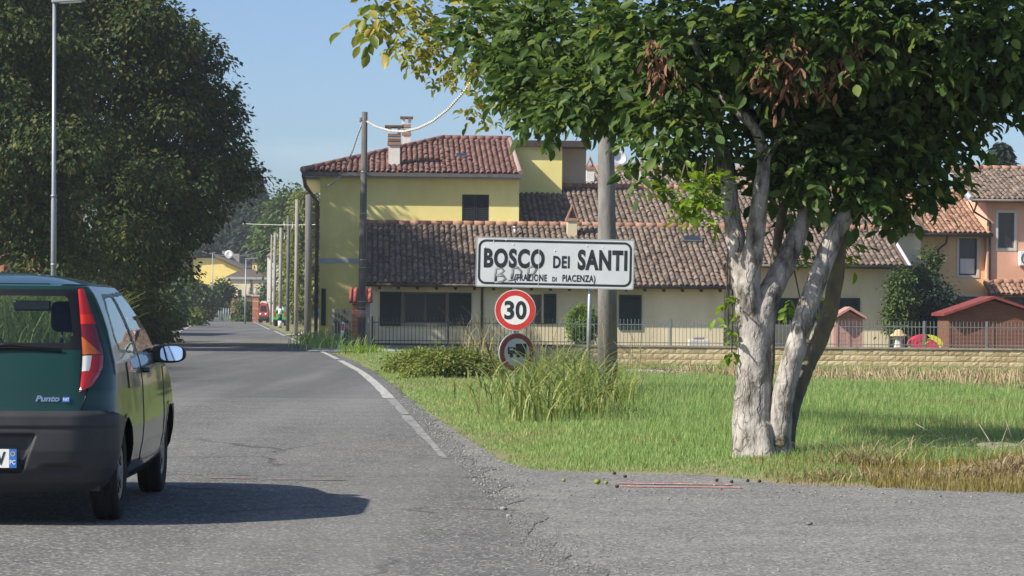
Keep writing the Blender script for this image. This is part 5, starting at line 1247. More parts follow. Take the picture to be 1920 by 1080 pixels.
# roof channels
for s in (1, -1):
    pts = []
    i0 = len(zl) + 3
    ring_ = G[i0]; sel = (ring_[:, 1] > .42) & (ring_[:, 1] < 1.95) & (ring_[:, 0] > .3)
    MB().tube([(s * p[0], p[1], p[2] + .001) for p in ring_[sel][::6]], .006, 5).build('roof_channel', M['trim'], car)
rt = G[len(zl) + 5]; sel = np.arange(NS) < 60
MB().tube([(x, l, z + .0005) for x, l, z in rt[sel][::4]][::-1] + [(-x, l, z + .0005) for x, l, z in rt[sel][4::4]], .0035, 5).build('hatch_shut_line', M['trim'], car)
# wiper, badges, plate, door lock
wl = lambda x, z: float(np.interp(x, outline(z, 1.0)[:60, 0], outline(z, 1.0)[:60, 1]))
wpp = MB(); wpp.tube([(-.02, wl(.02, 1.06) - .03, 1.065), (.2, wl(.2, 1.065) - .028, 1.078), (.36, wl(.36, 1.06) - .022, 1.062), (.5, wl(.5, 1.05) - .018, 1.047)], [.016, .012, .009, .007], 6); wpp.build('rear_wiper', M['trim'], car)
zb = .742
ctr = -51.0
tx0 = (64 - ctr) / 317.5; 
bl = wl(tx0 + .1, zb + .02)
bme = text_mesh('Punto', .14, .036, .004, .04, .25)
for v in bme.vertices: v.co.y = wl(tx0 + v.co.x, zb + v.co.z) - .005
bo = obj('model_lettering', bme, M['chrome'], car, (tx0, 0, zb))
bq = MB().box((0, -.004, 0), (.040, 0, .031)).build('maker_badge', M['blue'], car, (tx0 + .158, wl(tx0 + .17, zb) - .006, zb - .003)); bq.rotation_euler = (R(-9), 0, R(5))
ml = obj('badge_lettering', text_mesh('FIAT', .034, .018, .006, .01), M['white'], bq, (.003, 0, .0065))
pz0 = .352; px1 = (34 - ctr) / 318.0
pl = MB().box((px1 - .52, -.012, 0), (px1, 0, .128), .004).build('plate_frame', M['trim'], car, (0, wl(.1, .42) + .012, pz0 - .01))
for k, (x0, x1, m_) in enumerate(((px1 - .512, px1 - .472, M['blue']), (px1 - .471, px1 - .050, M['white']), (px1 - .049, px1 - .006, M['blue']))):
    MB().box((x0, -.0155, .010), (x1, -.0122, .120)).build('number_plate', m_, pl)
obj('plate_lettering', text_mesh('PC', .034, .026, .017, .02), M['white'], pl, (px1 - .046, 0, .03))
ring([(px1 - .028 + .014 * a, .092 + .014 * b) for a, b in circ(1, 20)], [(px1 - .028 + .010 * a, .092 + .010 * b) for a, b in circ(1, 20)], -.017).build('plate_ring', mat('plate_yellow', (.55, .5, .1), None), pl)
obj('plate_lettering', text_mesh('V', .055, .08, .017, .03), M['ink'], pl, (px1 - .125, 0, .025))
# wheels
for s in (1, -1):
    for lw in (RWL, FWL):
        r, w_ = WR, .165; cxw = .72
        wh = thing('wheel', None, None); wh.parent = car; wh.location = (s * cxw, lw, r)
        ty = MB(); ty.lathe([(r*.60, -w_/2*.9), (r*.80, -w_/2), (r*.93, -w_/2*.97), (r*.985, -w_/2*.82), (r, -w_/2*.55), (r, w_/2*.55), (r*.985, w_/2*.82), (r*.93, w_/2*.97), (r*.80, w_/2), (r*.60, w_/2*.9)], 40, 'X').build('tyre', M['tyre'], wh)
        gr = MB()
        for g_ in (-.3, 0, .3): gr.lathe([(r + .0006, g_*w_ - .005), (r + .0012, g_*w_), (r + .0006, g_*w_ + .005)], 40, 'X')
        gr.build('tread_groove', M['trim'], wh)
        hb = MB(); hb.lathe([(0, s*w_*.40), (r*.16, s*w_*.42), (r*.2, s*w_*.34), (r*.45, s*w_*.38), (r*.56, s*w_*.43), (r*.61, s*w_*.40)], 32, 'X')
        hb.build('hub_cap', mat('hub_cap_grey', (.20, .205, .21), None, rough=.45, metal=.4), wh)
        for k in range(8):
            a = 2 * math.pi * k / 8; q = MB(); q.box((s*w_*.37, -.018, r*.27), (s*w_*.405, .018, r*.43)); o = q.build('hub_slot', M['trim'], wh); o.rotation_euler = (a, 0, 0)
MB().tube([(-.35, .35, .2), (-.3, .02, .22)], .025, 8).build('exhaust', M['galv'], car)
# ---------------------------------------------------------------- vegetation
def leafmat(name, stops, transl=.3, rough=.5, spec=.35, isl=.8):
    m = mat(name, (.1, .1, .1), (.1, .1, .1), .6, rough, isl=isl, transl=transl, spec=spec); return ramp_colors(m, stops)
M['walnut'] = leafmat('walnut_leaf', [(0, (.026, .052, .016)), (.35, (.048, .098, .026)), (.7, (.092, .158, .038)), (1, (.19, .24, .06))], .42, .55, .28)
M['walnut_y'] = leafmat('yellowing_walnut_leaf', [(0, (.07, .12, .02)), (.4, (.16, .20, .035)), (.75, (.30, .28, .05)), (1, (.42, .33, .07))], .38, .45)
M['fresh'] = leafmat('fresh_green_leaf', [(0, (.09, .18, .02)), (1, (.20, .30, .035))], .4, .45)
M['dead'] = leafmat('dead_brown_leaf', [(0, (.14, .075, .045)), (1, (.30, .17, .105))], .15, .75, .15)
M['lime'] = leafmat('lime_tree_leaf', [(0, (.026, .056, .022)), (.45, (.050, .088, .028)), (.7, (.088, .118, .036)), (.9, (.165, .16, .052)), (1, (.26, .205, .075))], .32, .6, .2)
M['conifer'] = leafmat('dark_conifer', [(0, (.010, .026, .018)), (1, (.03, .055, .032))], .1, .7, .2)
M['poplar'] = leafmat('mid_green_leaf', [(0, (.03, .07, .015)), (1, (.09, .14, .03))], .25, .6)
M['acacia'] = leafmat('yellow_green_leaf', [(0, (.07, .12, .02)), (1, (.22, .24, .05))], .3, .6)
M['bush'] = leafmat('bush_leaf', [(0, (.02, .05, .012)), (.6, (.05, .10, .02)), (1, (.11, .16, .03))], .25, .6)
M['bark'] = ramp_colors(mat('pale_walnut_bark', (.3, .3, .3), (.3, .3, .3), 8, .92, 1.0, 30, detail=12, stretch=(1, 1, .45)), [(.33, (.06, .052, .045)), (.43, (.19, .175, .155)), (.52, (.33, .31, .285)), (.7, (.46, .44, .41))])
def fissures(m, dark, sc=(13, 13, 2.6), width=.09, amount=.8):
    t = m.node_tree; n = t.nodes; k = t.links.new; b = n['Principled BSDF']; src = b.inputs['Base Color'].links[0].from_socket
    tc = [x for x in n if x.type == 'TEX_COORD'][0]
    dn = n.new('ShaderNodeTexNoise'); dn.inputs['Scale'].default_value = 4; dn.inputs['Detail'].default_value = 5; k(tc.outputs['Object'], dn.inputs['Vector'])
    ad = n.new('ShaderNodeVectorMath'); ad.operation = 'MULTIPLY_ADD'; k(dn.outputs['Color'], ad.inputs[0]); ad.inputs[1].default_value = (.16, .16, .3); k(tc.outputs['Object'], ad.inputs[2])
    mp_ = n.new('ShaderNodeMapping'); mp_.inputs['Scale'].default_value = sc; k(ad.outputs[0], mp_.inputs['Vector'])
    v = n.new('ShaderNodeTexVoronoi'); v.feature = 'DISTANCE_TO_EDGE'; v.inputs['Scale'].default_value = 1; k(mp_.outputs[0], v.inputs['Vector'])
    r = n.new('ShaderNodeMapRange'); r.inputs['From Min'].default_value = width; r.inputs['From Max'].default_value = .0; k(v.outputs['Distance'], r.inputs['Value'])
    w = n.new('ShaderNodeTexNoise'); w.inputs['Scale'].default_value = 3.2; w.inputs['Detail'].default_value = 4; k(tc.outputs['Object'], w.inputs['Vector'])
    wr = n.new('ShaderNodeMapRange'); wr.inputs['From Min'].default_value = .42; wr.inputs['From Max'].default_value = .6; wr.inputs['To Max'].default_value = amount; k(w.outputs['Fac'], wr.inputs['Value'])
    f = n.new('ShaderNodeMath'); f.operation = 'MULTIPLY'; k(r.outputs[0], f.inputs[0]); k(wr.outputs[0], f.inputs[1])
    mx_ = n.new('ShaderNodeMix'); mx_.data_type = 'RGBA'; k(f.outputs[0], mx_.inputs['Factor']); k(src, mx_.inputs['A']); mx_.inputs['B'].default_value = tuple(dark) + (1,); k(mx_.outputs['Result'], b.inputs['Base Color'])
    bp = n.new('ShaderNodeBump'); bp.invert = True; bp.inputs['Strength'].default_value = .9; bp.inputs['Distance'].default_value = .02; k(f.outputs[0], bp.inputs['Height'])
    old = b.inputs['Normal'].links[0].from_socket; k(old, bp.inputs['Normal']); k(bp.outputs['Normal'], b.inputs['Normal']); return m
fissures(M['bark'], (.07, .06, .052), amount=.62)
M['bark_d'] = ramp_colors(mat('mossy_dark_bark', (.3, .3, .3), (.3, .3, .3), 5, .95, .9, 26, detail=10, stretch=(1, 1, .6)), [(.3, (.06, .052, .043)), (.5, (.14, .122, .10)), (.62, (.19, .175, .08)), (.85, (.26, .24, .2))])
M['twig'] = mat('brown_twig', (.085, .065, .05), (.14, .115, .09), 8, .9)
LEAF_V = [(0, 0, 0), (-.17, .22, .03), (-.235, .5, .035), (-.16, .8, .01), (0, 1, -.06), (.16, .8, .01), (.235, .5, .035), (.17, .22, .03), (0, .25, -.01), (0, .52, -.012), (0, .8, -.03)]
LEAF_F = [(0, 8, 1), (1, 8, 9), (1, 9, 2), (2, 9, 10), (2, 10, 3), (3, 10, 4), (0, 7, 8), (7, 9, 8), (7, 6, 9), (6, 10, 9), (6, 5, 10), (5, 4, 10)]
QUAD_V = [(0, 0, 0), (-.32, .45, .06), (0, 1, -.05), (.32, .45, .06), (0, .45, -.03)]; QUAD_F = [(0, 4, 1), (1, 4, 2), (0, 3, 4), (3, 2, 4)]

# ---- the walnut tree by the side road
Yt = 22.8; tb_ = gnd(1432, 866)
wal = thing('walnut_tree', 'pale barked walnut tree with forked trunks beside the place name sign', 'tree', (0, 0, 0))
def px3(l): return [at(x, y, Y) for x, y, Y in l]
def trunk(name, pts, rad, m, n=18, vox=.014):
    o = MB()
    for p_, r_ in zip(pts, rad): 
        # resample smoothly
        P = [Vector(q) for q in px3(p_)]; out, ro = [], []
        for i in range(len(P) - 1):
            p0, p1, p2, p3 = P[max(i-1, 0)], P[i], P[i+1], P[min(i+2, len(P)-1)]
            for k in range(6):
                t = k / 6; out.append(.5 * ((2*p1) + (p2-p0)*t + (2*p0-5*p1+4*p2-p3)*t*t + (3*p1-p0-3*p2+p3)*t**3)); ro.append(r_[i] * (1-t) + r_[i+1] * t)
        out.append(P[-1]); ro.append(r_[-1]); o.tube(out, ro, n)
    ob = o.build(name, m, wal)
    if vox:
        rm = ob.modifiers.new('remesh', 'REMESH'); rm.mode = 'VOXEL'; rm.voxel_size = vox; rm.use_smooth_shade = True
        sm = ob.modifiers.new('smooth', 'SMOOTH'); sm.iterations = 4; sm.factor = .5
        tx_ = bpy.data.textures.new('bark_lumps', 'CLOUDS'); tx_.noise_scale = .16; tx_.noise_depth = 3
        dsp = ob.modifiers.new('lumps', 'DISPLACE'); dsp.texture = tx_; dsp.strength = .028; dsp.mid_level = .5; dsp.texture_coords = 'LOCAL'
    return ob
g = Yt
trunk('trunk', [[(1422, 905, g), (1418, 850, g), (1412, 780, g), (1414, 700, g), (1412, 620, g), (1398, 560, g), (1385, 480, g+.05), (1372, 400, g+.1), (1358, 300, g+.15), (1340, 220, g+.2), (1322, 120, g+.3)],
                [(1412, 800, g), (1392, 862, g-.05), (1374, 900, g-.12)], [(1428, 800, g-.1), (1436, 862, g-.2), (1440, 905, g-.32)],
                [(1405, 610, g), (1402, 540, g-.05), (1414, 460, g-.1), (1424, 380, g-.15), (1432, 300, g-.15), (1415, 240, g-.2), (1372, 200, g-.25), (1345, 165, g-.25), (1290, 60, g-.4)],
                [(1424, 640, g), (1440, 560, g), (1478, 480, g+.05), (1506, 415, g+.1), (1530, 350, g+.2), (1560, 240, g+.3)],
                [(1432, 310, g-.15), (1460, 255, g-.1), (1500, 190, g), (1560, 80, g+.1)]],
      [[.26, .22, .18, .155, .148, .10, .088, .08, .07, .058, .045], [.12, .09, .05], [.1, .08, .045], [.12, .105, .088, .075, .06, .045, .04, .034, .025], [.12, .105, .095, .075, .055, .04], [.045, .036, .03, .02]], M['bark'])
trunk('trunk', [[(1468, 905, g-.05), (1464, 855, g-.05), (1462, 800, g-.08), (1474, 720, g-.1), (1495, 640, g-.1), (1520, 560, g-.1), (1552, 470, g-.05), (1585, 405, g), (1640, 360, g+.1), (1710, 290, g+.3), (1790, 210, g+.5)],
                [(1570, 430, g), (1590, 370, g), (1625, 250, g), (1650, 100, g)]],
      [[.15, .12, .104, .096, .094, .09, .085, .08, .058, .045, .03], [.06, .052, .042, .03]], M['bark'])
trunk('trunk', [[(1468, 850, g+.25), (1486, 760, g+.35), (1512, 690, g+.45), (1548, 610, g+.5), (1566, 530, g+.5), (1574, 460, g+.55), (1588, 400, g+.6), (1600, 330, g+.6)]],
      [[.10, .075, .074, .074, .07, .065, .056, .045]], M['bark_d'])
trunk('trunk', [[(1442, 850, g+.4), (1436, 760, g+.5), (1446, 690, g+.6), (1448, 620, g+.6), (1452, 500, g+.7), (1470, 380, g+.7)]], [[.05, .035, .03, .026, .04, .045]], M['bark_d'], 10, 0)
# knots
for x, y, r in ((1462, 828, .055), (1468, 763, .05), (1532, 548, .03), (1545, 510, .035), (1548, 590, .025), (1515, 640, .022)):
    p = at(x, y, g - .17 + (.06 if y < 600 else 0)); bm = bmesh.new(); bmesh.ops.create_uvsphere(bm, u_segments=12, v_segments=8, radius=r)
    for v in bm.verts:
        v.co.y *= .5; d_ = math.hypot(v.co.x, v.co.z) / r
        v.co *= 1 + .18 * math.sin(7 * math.atan2(v.co.z, v.co.x)) 
        if d_ < .55 and v.co.y < 0: v.co.y += r * .35
    MB().bm(bm, True).build('knot', M['bark_d'], wal, p)
# crown: sprays of leaflets spread through lumps (photo column, row, distance, radius in metres, spray count, kind)
lumps = []
def L_(x, y, Y, r, n, kind='walnut', droop=.5):
    if kind in ('walnut', 'walnut_y') and y > 130: y -= 26
    if kind in ('walnut', 'walnut_y') and y > 190 and 930 < x < 1130: y -= 34; n = int(n * .7)
    if x > 1800 and y > 100: y -= 20
    lumps.append((at(x, y, Y), r, n, kind, droop))
for x, y, Y, r, n in ((940, 40, 25.0, .45, 60), (1010, 100, 24.5, .5, 80), (1080, 60, 24.2, .55, 90), (1010, 180, 24.3, .36, 46), (1080, 190, 24.0, .42, 70), (1150, 120, 23.6, .55, 90),
    (1060, 255, 23.4, .20, 18), (1020, 275, 23.6, .16, 12), (1110, 235, 23.2, .26, 26), (1165, 190, 23.2, .30, 36), (1210, 60, 23.0, .55, 90), (1240, 180, 23.0, .40, 60), (1235, 290, 22.6, .24, 13), (1225, 345, 22.6, .15, 6), (1290, 250, 22.4, .34, 30), (1290, 320, 22.6, .22, 10),
    (1300, 90, 22.6, .55, 90), (1400, 60, 22.4, .55, 90), (1500, 40, 22.4, .6, 90), (1390, 170, 22.9, .45, 55), (1480, 150, 22.9, .5, 70), (1590, 60, 22.4, .6, 95), (1700, 50, 22.4, .6, 95), (1820, 50, 22.5, .65, 100), (1930, 60, 22.6, .6, 80),
    (1560, 180, 23.2, .5, 75), (1650, 170, 22.9, .5, 75), (1750, 170, 22.8, .5, 70), (1860, 150, 22.8, .5, 60), (1945, 170, 22.9, .4, 40), (1900, 210, 22.8, .2, 12), (1490, 260, 23.0, .40, 55), (1570, 280, 22.9, .40, 60), (1650, 280, 22.9, .42, 65), (1740, 270, 23.0, .38, 50), (1800, 230, 23.0, .35, 34),
    (1470, 340, 23.1, .28, 32), (1540, 350, 22.7, .28, 34), (1610, 360, 22.7, .28, 34), (1680, 370, 23.1, .30, 36), (1740, 345, 23.2, .26, 26), (1705, 425, 23.3, .14, 9), (1510, 300, 22.6, .3, 30), (1500, 420, 23.8, .16, 8), (1330, 290, 23.6, .28, 14)): L_(x, y, Y, r, n)
for x, y, Y, r, n in ((740, 22, 28.0, .35, 34), (800, 50, 27.5, .42, 52), (870, 70, 27.0, .45, 60), (780, 100, 27.6, .2, 16), (825, 120, 27.5, .2, 18), (890, 150, 26.6, .24, 20), (700, 20, 28.2, .22, 14), (950, 230, 25.4, .22, 18), (985, 240, 25.0, .25, 22), (920, 20, 26.6, .4, 40), (880, 205, 26.0, .12, 6), (905, 235, 26.0, .12, 7), (1000, 290, 24.8, .13, 7), (935, 285, 25.5, .06, 3)): L_(x, y, Y, r, n, 'walnut_y')
for x, y, Y, r, n in ((1300, 378, 22.1, .17, 26), (1268, 366, 22.1, .10, 9), (1332, 398, 22.2, .11, 12), (1318, 348, 22.1, .12, 14), (1362, 560, 22.7, .05, 4), (1365, 615, 22.7, .05, 4), (1372, 660, 22.7, .03, 2)): L_(x, y, Y, r, n, 'fresh', .2)
for x, y, Y, r, n in ((1500, 560, 23.6, .12, 6), (1510, 480, 23.8, .10, 6), (1590, 470, 23.4, .08, 5)): L_(x, y, Y, r, n, 'fresh')
for x, y, Y, r, n in ((1228, 85, 22.2, .13, 10), (1245, 135, 22.2, .10, 8), (1450, 110, 22.1, .20, 16), (1530, 90, 22.1, .26, 24), (1590, 85, 22.1, .16, 12), (1475, 160, 22.1, .09, 6), (1545, 135, 22.1, .12, 8)): L_(x, y, Y, r, n, 'dead', 1.6)
for k in range(40):       # the unseen upper crown that shades the lower one
    a = rng.uniform(0, 2*math.pi); rr = math.sqrt(rng.uniform(0, 1)); lumps.append((Vector((2.6 + 3.0 * rr * math.cos(a), 23.2 + 2.6 * rr * math.sin(a), rng.uniform(4.9, 7.4) + (.9 if 2.6 + 3.0 * rr * math.cos(a) < 1.0 else 0))), .8, 42, 'walnut', .5))
cent = Vector((2.0, 23.5, 3.6)); out = {k: [] for k in ('walnut', 'walnut_y', 'fresh', 'dead')}; twigs = MB()
for c, r, n, kind, droop in lumps:
    vis = c.z < 4.3
    if vis and kind != 'dead':
        st_ = c.lerp(cent, .55) + Vector((0, .1, .2)); twigs.tube([st_, st_.lerp(c, .5) + Vector((0, 0, .08)), c], [.016, .011, .006], 5)
    for _ in range(int(n * (2.1 if vis and kind == 'walnut' else 1.35 if vis and kind == 'walnut_y' else 1))):
        d = rng.normal(0, 1, 3); d /= np.linalg.norm(d); p = np.array(c) + d * r * rng.uniform(.2, 1.0) ** .5 * np.array([1, 1, .85])
        ax = d * .7 + rng.normal(0, .5, 3) + np.array([0, 0, -droop]); ax /= np.linalg.norm(ax)
        s = {'walnut': .128, 'walnut_y': .085, 'fresh': .095, 'dead': .11}[kind] * rng.uniform(.6, 1.35)
        nl = int(rng.integers(4, 8)) if vis else 4
        if not vis: s *= 1.9
        sd = np.cross(ax, [0.1, 0.2, 1]); sd /= np.linalg.norm(sd) + 1e-6
        for q in range(nl):
            if q == nl - 1: dv = ax + rng.normal(0, .15, 3); base = p + ax * s * 1.5
            else:
                sg = 1 if q % 2 else -1; base = p + ax * s * (.25 + .45 * (q // 2)); dv = ax * .45 + sd * sg * .8 + rng.normal(0, .2, 3) + np.array([0, 0, -.35 * droop])
            out[kind].append((base, dv, s * (.75 + .25 * q / nl) * rng.uniform(.8, 1.15)))
twigs.build('branches', M['twig'], wal)
crown_leaves = 0
for kind, Ls in out.items():
    P = np.array([l[0] for l in Ls]); D = np.array([l[1] for l in Ls]); S = np.array([l[2] for l in Ls])
    Mx = frames(D, rng.normal(0, .7, len(Ls)))
    if kind == 'dead': Mx = Mx * np.array([.62, 1, 1.0])[None, None, :]
    else: Mx = Mx * np.array([1.15, 1, 1.0])[None, None, :]
    Mx = Mx * S[:, None, None]; Mx[:, :, 2] *= rng.uniform(.5, 4.5, len(Ls))[:, None]
    front = np.zeros(len(Ls), bool)
    if kind == 'walnut':
        x_, y_ = proj(P); ok = (x_ > 0) & (x_ < 1920) & (y_ > 0) & (y_ < 1080); sc = np.where(ok, S / P[:, 1], -1); front[np.argsort(-sc)[:300]] = True
        lm = np_mesh('leaf', LEAF_V, LEAF_F, True); lm.materials.append(M['walnut'])
        for k in np.nonzero(front)[0]:
            o = bpy.data.objects.new('leaf', lm); COL.objects.link(o); o.parent = wal; o.matrix_local = Matrix.Translation(P[k]) @ Matrix(Mx[k].tolist()).to_4x4()
    nm = {'walnut': 'crown', 'walnut_y': 'yellowing_leaves', 'fresh': 'fresh_shoots', 'dead': 'dead_leaves'}[kind]
    o = obj(nm, inst(nm, LEAF_V, LEAF_F, Mx[~front], P[~front], True), M[kind], wal); o['kind'] = 'stuff'

# ---- other trees: trunk, limbs and a crown of leaf clumps
def crown_pts(ells, n, leaf, clump=None, outw=.75, seed=0, per=26, cl_r=.55):
    r = np.random.default_rng(seed); vol = np.array([e[1][0] * e[1][1] * e[1][2] for e in ells]) ** .67; pick = r.choice(len(ells), n // per, p=vol / vol.sum())
    P, D = [], []
    for i in pick:
        c, a = np.array(ells[i][0]), np.array(ells[i][1]); d = r.normal(0, 1, 3); d /= np.linalg.norm(d); q = c + d * a * (outw + (1 - outw) * r.uniform(-.6, 1.0))
        off = r.normal(0, 1, (per, 3)) * cl_r * np.array([1, 1, .75]); P.append(q + off); D.append(d * .55 + off / (cl_r * 4) + r.normal(0, .38, (per, 3)) + np.array([0, 0, -.65]))
    return np.concatenate(P), np.concatenate(D)
def boughs(ells, n, r0, r1, seed):
    r = np.random.default_rng(seed); vol = np.array([e[1][0] * e[1][1] * e[1][2] for e in ells]) ** .67; out = []
    for i in r.choice(len(ells), n, p=vol / vol.sum()):
        d = r.normal(0, 1, 3); d /= np.linalg.norm(d); q = np.array(ells[i][0]) + d * np.array(ells[i][1]) * r.uniform(.88, 1.08); k = r.uniform(r0, r1)
        out.append((tuple(q), (k, k, k * .55)))
    return out
def tree(name, label, base, ells, n, leaf, m, trunk_h, tr, group=None, seed=0, per=26, cl_r=.55, outw=.75, bark=None, cat='tree', bough=0):
    t = thing(name, label, cat, (0, 0, 0), 0, group); b = Vector(base)
    if tr > 0:
        mb = MB(); tops = [Vector(e[0]) for e in ells]; top = Vector((b.x, b.y, b.z + trunk_h)); mb.tube([b - Vector((0, 0, .3)), b + Vector((0, 0, .4)), b.lerp(top, .5), top], [tr * 1.4, tr * 1.1, tr * .95, tr * .8], 12)
        mb.build('trunk', bark or M['bark_d'], t); lb = MB()
        for c in tops[:8]: lb.tube([top - Vector((0, 0, .2)), top.lerp(c, .5) + Vector((0, 0, .15)), c], [tr * .55, tr * .35, tr * .12], 7)
        lb.build('limbs', bark or M['bark_d'], t)
    if bough:
        P0, D0 = crown_pts([(e[0], tuple(np.array(e[1]) * .86)) for e in ells], n // 3, leaf, seed=seed, per=per, cl_r=cl_r, outw=outw)
        P1, D1 = crown_pts(boughs(ells, bough, .6, 1.25, seed), n - n // 3, leaf, seed=seed + 1, per=14, cl_r=.16, outw=.85); P, D = np.concatenate([P0, P1]), np.concatenate([D0, D1])
    else: P, D = crown_pts(ells, n, leaf, seed=seed, per=per, cl_r=cl_r, outw=outw)
    r = np.random.default_rng(seed + 5)
    Mx = frames(D, r.normal(0, .5, len(P))) * (leaf * r.uniform(.7, 1.3, len(P)))[:, None, None]
    P[:, 2] = np.maximum(P[:, 2], b.z + .05)
    obj('crown', inst('crown', QUAD_V, QUAD_F, Mx, P), m, t); return t
def el(x, y, Y, rx, rz, ry=None): p = at(x, y, Y); return ((p.x, p.y, p.z), (rx, ry or rx, rz))
# two big limes on the left
tree('lime_tree', 'huge dark lime tree overhanging the left of the road', (at(205, 600, 91).x, 91, 0),
     [el(225, 95, 92, 2.7, 2.9), el(150, 150, 88, 3.6, 4.1), el(305, 190, 91, 2.5, 2.8), el(362, 282, 92, 1.75, 2.15), el(300, 340, 90, 3.0, 2.0), el(180, 360, 87, 3.2, 2.3), el(388, 352, 93, 1.3, 1.35), el(235, 70, 88, 2.4, 2.5), el(120, 10, 89, 3.2, 2.6), el(310, 410, 92, 1.9, .6), el(385, 235, 93, 1.3, 1.5), el(235, 470, 92, 1.9, .8), el(160, 500, 89, 1.6, .7), el(275, 480, 94, 1.1, .6), el(215, 530, 93, 1.1, .6)],
     88000, .19, M['lime'], 3.2, .42, 'lime trees on the left verge', 11, 30, .36, .82, bough=170)
tree('lime_tree', 'nearer lime tree at the left edge behind the tall street lamp', (at(-60, 600, 79).x, 79, 0),
     [el(-20, 200, 79, 2.6, 4.0), el(70, 345, 79, 1.7, 1.2), el(-60, 60, 79, 2.8, 3.4), el(30, 20, 79, 2.2, 3.0), el(110, 440, 79, 1.2, .9), el(150, 480, 80, 1.0, .7), el(20, 270, 77.5, 1.8, 1.6), el(-10, -120, 79, 2.6, 2.8)],
     52000, .17, M['lime'], 2.6, .32, 'lime trees on the left verge', 12, 30, .32, .82, bough=110)
# conifers and other trees at the end of the road
def conifer(label, x, yt, yb, Y, r, seed, m=None, n=9000, group='dark conifers at the end of the road'):
    b = at(x, yb, Y); t_ = at(x, yt, Y); h = t_.z; o = thing('conifer_tree', label, 'tree', (0, 0, 0), 0, group); q = np.random.default_rng(seed)
    MB().tube([(b.x, Y, -.3), (b.x, Y, h * .95)], [.3, .05], 8).build('trunk', M['bark_d'], o)
    u = q.uniform(0, 1, n) ** .6; a = q.uniform(0, 2*math.pi, n); rr = r * u ** .8 * (.75 + .35 * np.sin(u * 40 + 3 * np.sin(a * 2)) ** 2) * q.uniform(.55, 1.05, n)
    P = np.stack([b.x + rr * np.cos(a), Y + rr * np.sin(a), h - u * h * .92], -1); D = np.stack([np.cos(a), np.sin(a), -.45 - .3 * q.random(n)], -1) + q.normal(0, .25, (n, 3))
    Mx = frames(D, q.normal(0, .6, n)) * (q.uniform(.5, 1.0, n) * (.75 if r < 4 else 1.0))[:, None, None]; obj('crown', inst('crown', QUAD_V, QUAD_F, Mx, P), m or M['conifer'], o)
conifer('tallest dark conifer behind the lime tree', 478, 318, 600, 338, 4.8, 1); conifer('dark conifer half hidden behind the lime tree crown', 440, 335, 600, 345, 5, 2); conifer('lower dark conifer left of the poles', 505, 400, 600, 335, 3.4, 3)
conifer('dark conifer behind the grey hipped house', 405, 390, 600, 350, 5, 4); conifer('small dark evergreen rising behind the salmon house roof', 1875, 262, 500, 135, 2.6, 6, None, 6000, 'evergreens behind the houses')
tree('leafy_tree', 'rounded green tree behind the poles', (at(535, 600, 260).x, 260, 0), [el(530, 420, 260, 2.2, 2.6), el(548, 400, 262, 2.0, 2.4), el(520, 460, 258, 2.2, 2.2), el(560, 440, 262, 2.4, 3.0)], 9000, .5, M['poplar'], 5, .3, None, 21, 20, .6)
tree('leafy_tree', 'sunlit yellow green tree between the poles and the yellow house', (at(572, 608, 215).x, 215, 0), [el(568, 430, 215, 1.0, 2.0), el(577, 390, 216, 1.0, 1.6), el(562, 500, 215, 1.1, 2.4), el(578, 520, 214, 1.2, 2.4), el(562, 570, 215, 1.0, 1.4)], 10000, .34, M['acacia'], 2.4, .12, None, 22, 20, .35)
tree('leafy_tree', 'slim tree filling the gap beside the second pole', (at(547, 608, 222).x, 222, 0), [el(549, 470, 222, 1.0, 2.0), el(552, 530, 222, 1.0, 2.0), el(545, 560, 223, .8, 1.2)], 5000, .35, M['acacia'], 2.4, .12, None, 23, 20, .45)
tree('round_bush', 'big round green bush at the far bend of the road', (at(372, 603, 250).x, 250, 0), [el(362, 555, 250, 1.4, 1.5), el(350, 580, 249, 1.0, 1.0), el(382, 570, 250, 1.1, 1.3), el(348, 535, 251, .8, .9)], 9000, .35, M['poplar'], 1.2, .15, None, 24, 20, .3, cat='bush')
tree('round_bush', 'dark rounded bush in front of the grey hipped house', (at(415, 600, 268).x, 268, 0), [el(416, 550, 268, 1.0, 1.3), el(402, 560, 268, .9, 1.2), el(428, 565, 268, .7, 1.0)], 6000, .35, M['bush'], 1.2, .15, None, 25, 20, .3, cat='bush')
tree('shrub', 'climbing shrub on the brick gate pier', (at(456, 604, 249).x, 249, 0), [el(457, 580, 249, .6, 1.0), el(458, 595, 249, .6, .6)], 1500, .3, M['poplar'], .5, .05, None, 26, 20, .3, cat='bush')
tree('shrub', 'ivy clad shrub beside the far white house', (at(499, 600, 262).x, 262, 0), [el(499, 555, 262, .8, 1.6), el(497, 580, 262, .7, 1.0)], 2000, .35, M['bark'] and M['bush'], .6, .06, None, 27, 20, .4, cat='bush')
